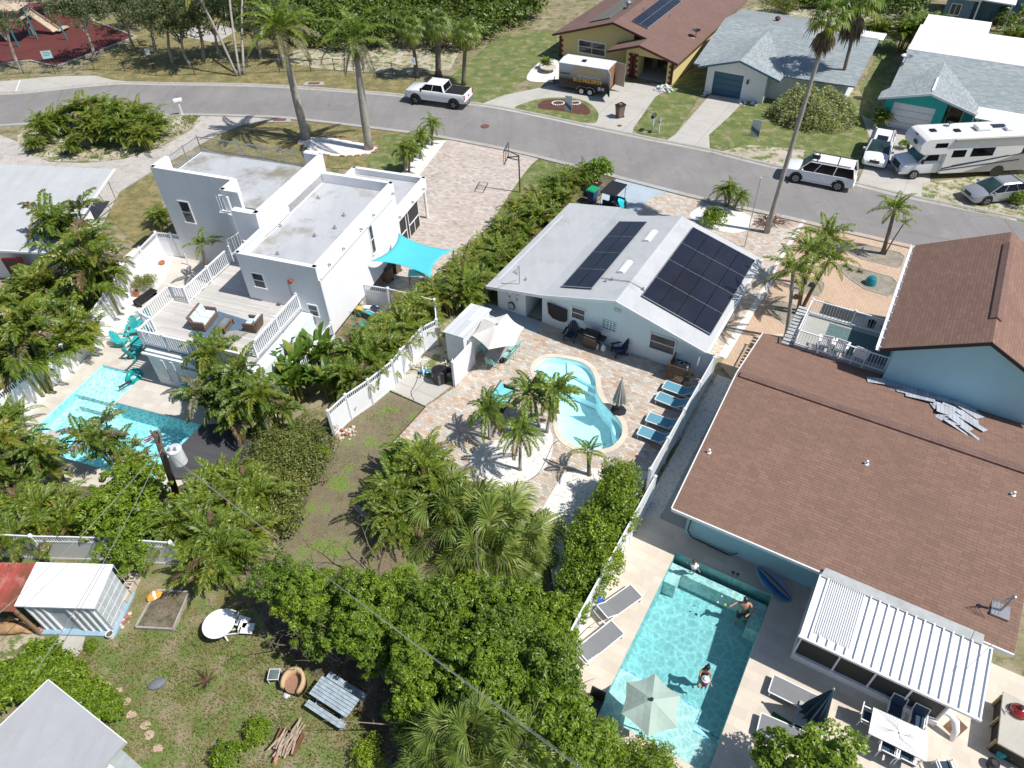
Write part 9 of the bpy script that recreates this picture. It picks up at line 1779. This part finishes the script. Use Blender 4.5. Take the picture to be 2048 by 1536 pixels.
for k,(p,z,s_,l)in enumerate([((850,945),1.3,1.35,'dark feather palm touching the paver edge'),((795,985),1.3,1.3,'dark feather palm left of the fan palms'),((880,990),1.2,1.1,'dark feather palm behind the big fan palm'),((800,1050),1.0,1.1,'drooping dark palm over the grey plank')]):place_palm('areca:%d'%(k%2*2),p,z,l,s_,name='feather_palm',cat='palm')
place_palm('banana:1',(800,935),.6,'broad-leaved banana plant at the lawn edge of the feather palms',.7,name='banana_plant',cat='banana plant')
# left and lower-left palms
FP=[((150,480),1.6,1.15,'tall fishtail palm clump with many stems beside the flat-roofed neighbour'),((110,455),2.2,.8,'fishtail palm touching the pale metal roof'),((205,540),1.4,1.0,'fishtail palm leaning over the white yard fence'),((55,640),1.2,1.0,'dense feather palm at the left edge, upper'),((110,690),1.0,1.0,'dense feather palm above the left pool gravel'),((30,720),1.3,1.05,'feather palm at the left edge beside the pool terrace'),((120,610),1.0,.95,'feather palm between neighbour wall and yard fence'),((15,600),.8,.8,'small feather palm under the neighbour eave')]
for k,(p,z,s_,l)in enumerate(FP):place_palm(('fish:%d' if k in(0,1,2,5)else 'areca:%d')%(k%3),p,z+.6,l,s_*(1.4 if k not in(0,1,2,5)else 1.15),name='feather_palm',cat='palm')
QP=[((190,862),2.4,.8,'fishtail:0','dark fishtail palm rising over the left pool'),((15,900),2.0,.95,'f','fishtail palm at the left edge below the pool'),((20,965),1.2,.9,'f','lower fishtail palm at the left edge')]
for k,(p,z,s_,_,l)in enumerate(QP):place_palm('fish:%d'%(k%3),p,z,l,s_,name='feather_palm',cat='palm')
for k,(p,z,s_,l)in enumerate([((60,1010),1.6,1.3,'wide feather palm at the left edge above the back fence'),((120,1040),1.5,1.2,'feather palm hanging over the picket back fence'),((20,1070),1.2,1.2,'feather palm behind the red lean-to'),((440,950),2.0,1.3,'large feather palm beside the utility pole'),((500,965),1.8,1.2,'large feather palm right of the utility pole'),((400,1010),1.8,1.35,'large drooping feather palm below the utility pole'),((440,1080),1.6,1.4,'large feather palm above the raised garden bed'),((350,1040),1.6,1.2,'feather palm over the white back fence end'),((490,1060),1.4,1.2,'feather palm next to the broadleaf thicket'),((400,1130),1.2,1.1,'lowest feather palm above the weedy yard')]):
 place_palm('areca:%d'%(k%2*2),p,z,l,s_,name='feather_palm',cat='palm')
for k,(p,z,s_,l)in enumerate([((262,962),1.8,.95,'bright broadleaf tree in front of the left pool'),((225,1050),1.8,1.1,'bright broadleaf tree over the back fence'),((255,1095),1.5,.9,'bright broadleaf bough touching the white shed roof'),((300,1010),1.5,.8,'small broadleaf tree left of the utility pole')]):tree('canopy%d'%k,p,z,l,s_,tr=.07,**TK)
for k,(p,z,s_,l)in enumerate([((455,735),1.8,1.0,'tall yellow-green fishtail palm covering the deck corner'),((490,790),1.7,1.0,'fishtail palm in front of the pool room wall'),((440,810),1.4,.95,'fishtail palm beside the turquoise pool bench'),((545,820),1.3,.9,'fishtail palm beside the bananas'),((500,850),.8,.8,'low fishtail palm above the dark plank deck')]):place_palm('fish:%d'%((k+1)%3),p,z,l,s_,name='feather_palm',cat='palm')
for k,(p,z,s_,l)in enumerate([((560,715),1.6,1.0,'banana plant left in the row below the deck stairs'),((600,730),1.4,1.0,'banana plant in the middle of the row below the deck stairs'),((640,705),1.5,1.05,'banana plant right in the row below the deck stairs'),((655,770),1.0,.9,'low banana plant inside the picket fence'),((588,775),.9,.9,'banana plant behind the bramble bushes'),((895,600),1.0,.7,'bird of paradise plant behind the tool shed')]):place_palm('banana:%d'%(k%3),p,z,l,s_,name='banana_plant',cat='banana plant')
for k,(p,z,s_,l)in enumerate([((720,700),1.9,1.45,'feather palm hanging over the picket fence, nearest the stairs'),((755,680),1.9,1.45,'feather palm hanging over the picket fence by the garden clutter'),((800,640),2.0,1.4,'feather palm in front of the picket gate'),((835,610),1.9,1.25,'feather palm between sail and tool shed'),((705,755),1.5,1.2,'feather palm low over the picket fence'),((860,570),1.8,1.2,'feather palm under the corner of the turquoise sail'),((925,575),1.6,1.25,'palm with browned leaves behind the tool shed')]):place_palm('areca:%d'%(k%4),p,z,l,s_,name='feather_palm',cat='palm')
OK_=dict(rx=1.5,ry=1.5,rz_=.8,clumps=130,per=34,cr=.3,size=.11,mat=L_OLIV,low=-.2)
for k,(p,z,s_,l)in enumerate([((560,900),.8,1.0,'olive bramble bush left of the patchy lawn, upper'),((610,930),.8,1.05,'olive bramble bush at the lawn edge, middle'),((580,980),.9,1.0,'olive bramble bush below the dark plank deck'),((525,930),.8,.9,'olive bramble bush beside the dark plank deck'),((620,870),.5,.7,'dry greyish bramble near the rubble pile'),((540,1040),.8,.95,'olive bramble bush next to the thicket')]):tree('bramble%d'%(k%3),p,z,l,s_,cat='bush',name='bramble_bush',trunk=False,**OK_)
tree('bush2',(648,906),.6,'small bright green sapling among the brambles',.5,cat='bush',name='sapling',trunk=False,**dict(B_,mat=L_TREE))
tree('bramble1',(293,563),.5,'wispy olive shrub in the white gravel beside the black bench',.55,cat='bush',name='wispy_shrub',trunk=False,**OK_)
# yard shrubs, bottom left
for k,(p,z,s_,l)in enumerate([((35,1370),.9,1.2,'clipped green hedge bush at the left edge above the cottage roof'),((80,1335),.9,1.1,'clipped green hedge bush near the shed path'),((130,1350),.8,1.0,'clipped green hedge bush behind the grey cottage roof peak'),((165,1390),.7,.9,'green bush with red blossoms along the cottage roof'),((205,1420),.6,.75,'last green bush with red blossoms at the roof corner')]):tree('yardbush',p,z,l,s_,cat='bush',name='hedge_bush',trunk=False,**dict(B_,clumps=170,per=30))
for k,(p,z,s_,l)in enumerate([((510,1470),.35,.55,'small round green bush left of the firewood crate'),((448,1525),.35,.65,'round green bush at the bottom edge of the weedy yard')]):tree('bush',p,z,l,s_,cat='bush',name='round_bush',trunk=False,**B_)
tree('lime',(738,1515),.4,'lime green feathery bush at the bottom edge',.75,cat='bush',name='lime_bush',trunk=False,**dict(B_,mat=L_LIME,size=.09));tree('bush',(183,1293),.2,'tiny green shrub in front of the garden shed',.3,cat='bush',name='small_shrub',trunk=False,**B_)
tree('canopy1',(1625,1525),2.2,'dense green treetop over the loungers at the bottom edge',1.1,tr=.08,**TK);tree('canopy2',(1560,1540),1.8,'green treetop cut by the bottom edge beside the grey lounger',.9,tr=.08,**TK)
for k,p in enumerate([(1150,1520),(1225,1515),(1290,1530)]):tree('hedge%d'%(k%2),p,1.2,['left','middle','right'][k]+' yellow-green bush behind the bottom edge of the right pool deck',.75,group='bushes below the pool deck',cat='bush',name='yellow_green_bush',tr=.05,**HK)
# weeping tree by the street
rr=random.Random(3);m=MB();m2=MB();R_=1
for i in range(900):
 a=rr.uniform(0,2*pi);q=sqrt(rr.random());x=q*cos(a)*3.3;y=q*sin(a)*2.2;z=(2.3+.5*sin(3*a)*q+.3*cos(5*a+1))*sqrt(max(.02,1-q*q*.92))+rr.uniform(-.35,.3);m.c=1 if rr.random()<.16 else 0;p=Vector((x,y,z));d=Vector((cos(a)*.6+rr.uniform(-.6,.6),sin(a)*.6+rr.uniform(-.6,.6),.2))
 pts=[p,p+d*.35,p+d*.7-Vector((0,0,.35)),p+d*.9-Vector((0,0,.95))];m.tube(pts,[.012,.010,.008,.004],3,False)
 for j in range(22):t=rr.random();k=int(t*2.99);c=pts[k].lerp(pts[k+1],t*3-k);dd=Vector((rr.uniform(-1,1),rr.uniform(-1,1),rr.uniform(-.8,.4))).normalized()*.22;w_=dd.orthogonal().normalized()*.035;m.add([c,c+dd*.5-w_,c+dd,c+dd*.5+w_],[(0,1,2,3)])
g=G(1622,240,0);th=thing('weeping_tree','wide weeping tree with grey twigs between the grey-roofed house and the street','tree',g,R(-20));th.scale=(.92,.95,1);q=MB();branches(q,4,2.2,.16,2.2,8);q.build('trunk',M_BARK,th);m.build('crown',[leafmat('weeping_leaf',[(.17,.24,.05),(.25,.31,.08),(.35,.38,.14),(.42,.42,.22)]),L_TWIG],th)
# park trees
PKT=dict(rx=2.6,ry=2.6,rz_=2.0,clumps=110,per=26,cr=.5,size=.26,mat=leafmat('grey_green_leaf',[(.06,.085,.03),(.09,.12,.045),(.13,.16,.06),(.20,.22,.11)]),low=-.3,asp=.4)
for k,(b,t,l,s_)in enumerate([((192,122),(150,28),'grey-trunked tree standing at the playground edge',1.1),((342,131),(318,30),'leafy park tree with dark leaning trunk',1.0),((400,119),(382,15),'park tree beside the exercise pad',1.15),((218,26),(205,-30),'park tree far behind the playground',1.0),((30,141),(10,50),'thin park tree at the far left',.8),((305,108),(296,40),'park tree behind the small white notice',.8),((270,60),(268,5),'park tree at the top between playground and lawn',1.0)]):
 g=G(*b);z=height(b,t);c=G(t[0],t[1],z);tree('park%d'%(k%2),t,z,l,s_,tr=.2,bark=solid('grey_bark',(.33,.29,.26),.9,var=.25,scale=4)if k==0 else bpy.data.materials['grey_bark'],at=(g+Vector((c.x,c.y,0)))*.5,**PKT)
# bare twiggy tree over the playground
m=MB();rr=random.Random(9)
for i in range(240):a=rr.uniform(0,2*pi);q=rr.random();p=Vector((q*cos(a)*4,q*sin(a)*3,rr.uniform(3,5.5)));e=p+Vector((rr.uniform(-1,1),rr.uniform(-1,1),rr.uniform(-.4,.5)));m.tube([p,p.lerp(e,.5)+Vector((.1,0,.1)),e],[.03,.02,.008],3,False)
th=thing('bare_tree','bare grey twiggy tree over the playground frame','tree',G(70,70,0));m.build('twigs',solid('grey_twigs',(.36,.32,.29),.9),th);q=MB();branches(q,8,4.5,.22,3.5,9);q.build('trunk',bpy.data.materials['grey_bark'],th)
# mangrove thicket behind the street: one mass
def thicket(name,area,n,seed,zr,label,mat=L_MANG,size=.34,kx=1.0):
 rr=random.Random(seed);mb=MB();P_=[G(*p)for p in area];xs=[p.x for p in P_];ys=[p.y for p in P_];cnt=0
 def inside(x,y):
  c=False;j=len(P_)-1
  for i in range(len(P_)):
   if(P_[i].y>y)!=(P_[j].y>y)and x<(P_[j].x-P_[i].x)*(y-P_[i].y)/(P_[j].y-P_[i].y)+P_[i].x:c=not c
   j=i
  return c
 while cnt<n:
  x=rr.uniform(min(xs),max(xs));y=rr.uniform(min(ys),max(ys))
  if not inside(x,y):continue
  cnt+=1;hh=rr.uniform(*zr)*(0.8+.3*sin(x*.5)*cos(y*.4));leafball(mb,(x,y,hh),rr.uniform(.55,1.15)*kx,int(46),size,rr,.8,.6,.55)
  if rr.random()<.5:leafball(mb,(x+rr.uniform(-.8,.8),y-rr.uniform(.2,.9),hh*.5),.7*kx,22,size,rr,.8,.4,.55)
 return tag(mb.build(name,mat),label,'thicket',kind='stuff')
thicket('mangrove_thicket',[(395,-8),(470,28),(520,70),(640,98),(720,108),(800,102),(900,108),(960,100),(1010,68),(1080,40),(1120,-40),(1130,-30),(700,-34),(380,-30)],1500,4,(2.2,3.8),'dense dark green mangrove thicket filling the top edge behind the street')
thicket('rear_shrubs',[(1500,-20),(1580,18),(1700,22),(1790,45),(1830,50),(1850,10),(1880,-10),(1900,-30),(1500,-30)],330,5,(1.0,3.0),'dark shrubs behind the backyards at the top right')
thicket('rear_shrubs',[(1985,60),(2010,95),(2100,110),(2150,30),(2010,-20)],90,6,(1.0,2.6),'dark shrubs right of the small blue cottage')
for k,(p,z,s_,l)in enumerate([((1820,40),3.0,1.7,'bright feather palm behind the white flat roof'),((1760,30),3.0,1.6,'dark feather palm right of the second tall fan palm'),((1860,15),3.0,1.5,'feather palm left of the small blue cottage'),((2030,60),2.5,1.5,'feather palm right of the small blue cottage'),((1768,228),1.2,.8,'small palm at the left corner of the teal garage'),((1090,118),.9,.6,'small palm in the round white gravel bed')]):place_palm('areca:%d'%(k%4),p,z,l,s_,name='feather_palm',cat='palm')
tree('bush',(1878,228),1.3,'leafy shrub beside the teal front door',.6,cat='bush',name='leafy_shrub',**B_);tree('bramble0',(1560,15),.6,'wispy shrub in the sandy backyard beyond the grey shingle roof',1.2,cat='bush',name='wispy_shrub',trunk=False,**OK_)
tree('bush',(1812,288),.4,'low bush squeezed between white car and motorhome',.5,cat='bush',name='low_bush',trunk=False,**B_);tree('bush',(2035,395),.5,'bush at the right edge below the motorhome',.8,cat='bush',name='low_bush',trunk=False,**B_)
place_palm('areca:0',(1720,668),.4,'spiky shrub under the balcony rail',.35,name='spiky_shrub',cat='shrub');place_palm('areca:1',(320,430),.9,'dark low palm at the corner of the tall white wall',.8,name='feather_palm',cat='palm')

for k,(b,t,l,s_)in enumerate([((262,100),(250,25),'dark park tree between playground corner and notice',1.2),((372,132),(365,60),'low dark park tree by the fence bend',.9),((436,118),(428,40),'dark park tree left of the three leaning palms',1.1),((515,118),(512,52),'dark park tree right of the three leaning palms',1.0),((560,110),(556,45),'park tree behind the left royal palm',1.0),((90,30),(80,-10),'grey park tree behind the playground frame',1.1),((160,20),(150,-20),'grey park tree at the top edge left',1.0)]):
 g=G(*b);z=height(b,t);c=G(t[0],t[1],z);tree('park%d'%(k%2),t,z,l,s_,tr=.18,bark=bpy.data.materials['grey_bark'],at=(g+Vector((c.x,c.y,0)))*.5,**dict(PKT))
thicket('park_undergrowth',[(290,-10),(300,20),(360,40),(440,30),(500,50),(560,92),(640,100),(640,60),(520,20),(430,-20)],130,15,(.5,1.6),'dark undergrowth beneath the park trees',size=.26)
for k,(p,z,s_,l)in enumerate([((165,530),2.2,.9,'tall feather palm leaning over the yard fence'),((85,560),1.8,1.1,'feather palm in front of the neighbour back door'),((120,650),1.6,.85,'feather palm over the white yard fence, lower'),((60,715),1.6,.85,'feather palm beside the fence at the pool gravel'),((10,680),2.0,1.2,'tall feather palm cut by the left edge'),((5,820),1.5,.7,'feather palm at the left edge above the pool terrace')]):place_palm(('fish:%d' if k in(0,2,4,6)else 'areca:%d')%(k%3),p,z,l,s_*(.95 if k in(0,2,4,6)else 1.35),name='feather_palm',cat='palm')
L_GRASS=leafmat('grass_blade',[(.12,.20,.03),(.18,.22,.05),(.26,.24,.09),(.14,.16,.05)],.8,.15,.1)
weeds('weeds','weeds and grass blades in the bottom left yard',[(-60,1300),(180,1300),(280,1260),(420,1200),(560,1300),(700,1400),(790,1536),(780,1560),(280,1560)],26000,3,(.03,.13),L_GRASS)
weeds('weeds','grass blades on the patchy lawn',[(735,790),(850,815),(784,898),(937,966),(1071,1034),(1112,1200),(700,1140),(580,1080),(640,1000),(690,880)],9000,4,(.02,.08),L_GRASS)
weeds('weeds','low weeds on the roadside island and lawn',[(60,250),(400,232),(383,256),(330,288),(250,316),(100,322),(40,290)],5000,5,(.05,.2),L_GRASS,.03)
weeds('leaf_litter','fallen leaves and litter under the thicket edge',[(480,1150),(600,1270),(800,1440),(830,1536),(700,1500),(560,1330),(440,1230)],4000,6,(.02,.05),L_DEAD,.03,2.0)

for k,(p,s_,key,l)in enumerate([((230,622),1.4,'fish:0','very tall fishtail palm clump rising from the white gravel beside the black bench'),((165,706),1.5,'areca:2','tall feather palm clump growing from the gravel bed left of the pool'),((92,785),1.3,'fish:1','fishtail palm clump at the lower end of the gravel bed')]):g=G(*p);clump(key,(g.x,g.y,0),l,s_,name='feather_palm')

for k,(p,z,s_,l)in enumerate([((258,905),1.6,.5,'small fishtail palm over the lower edge of the left pool'),((90,930),1.4,.8,'fishtail palm at the lower left corner of the left pool')]):place_palm('fish:%d'%(k%3),p,z,l,s_,name='feather_palm',cat='palm')
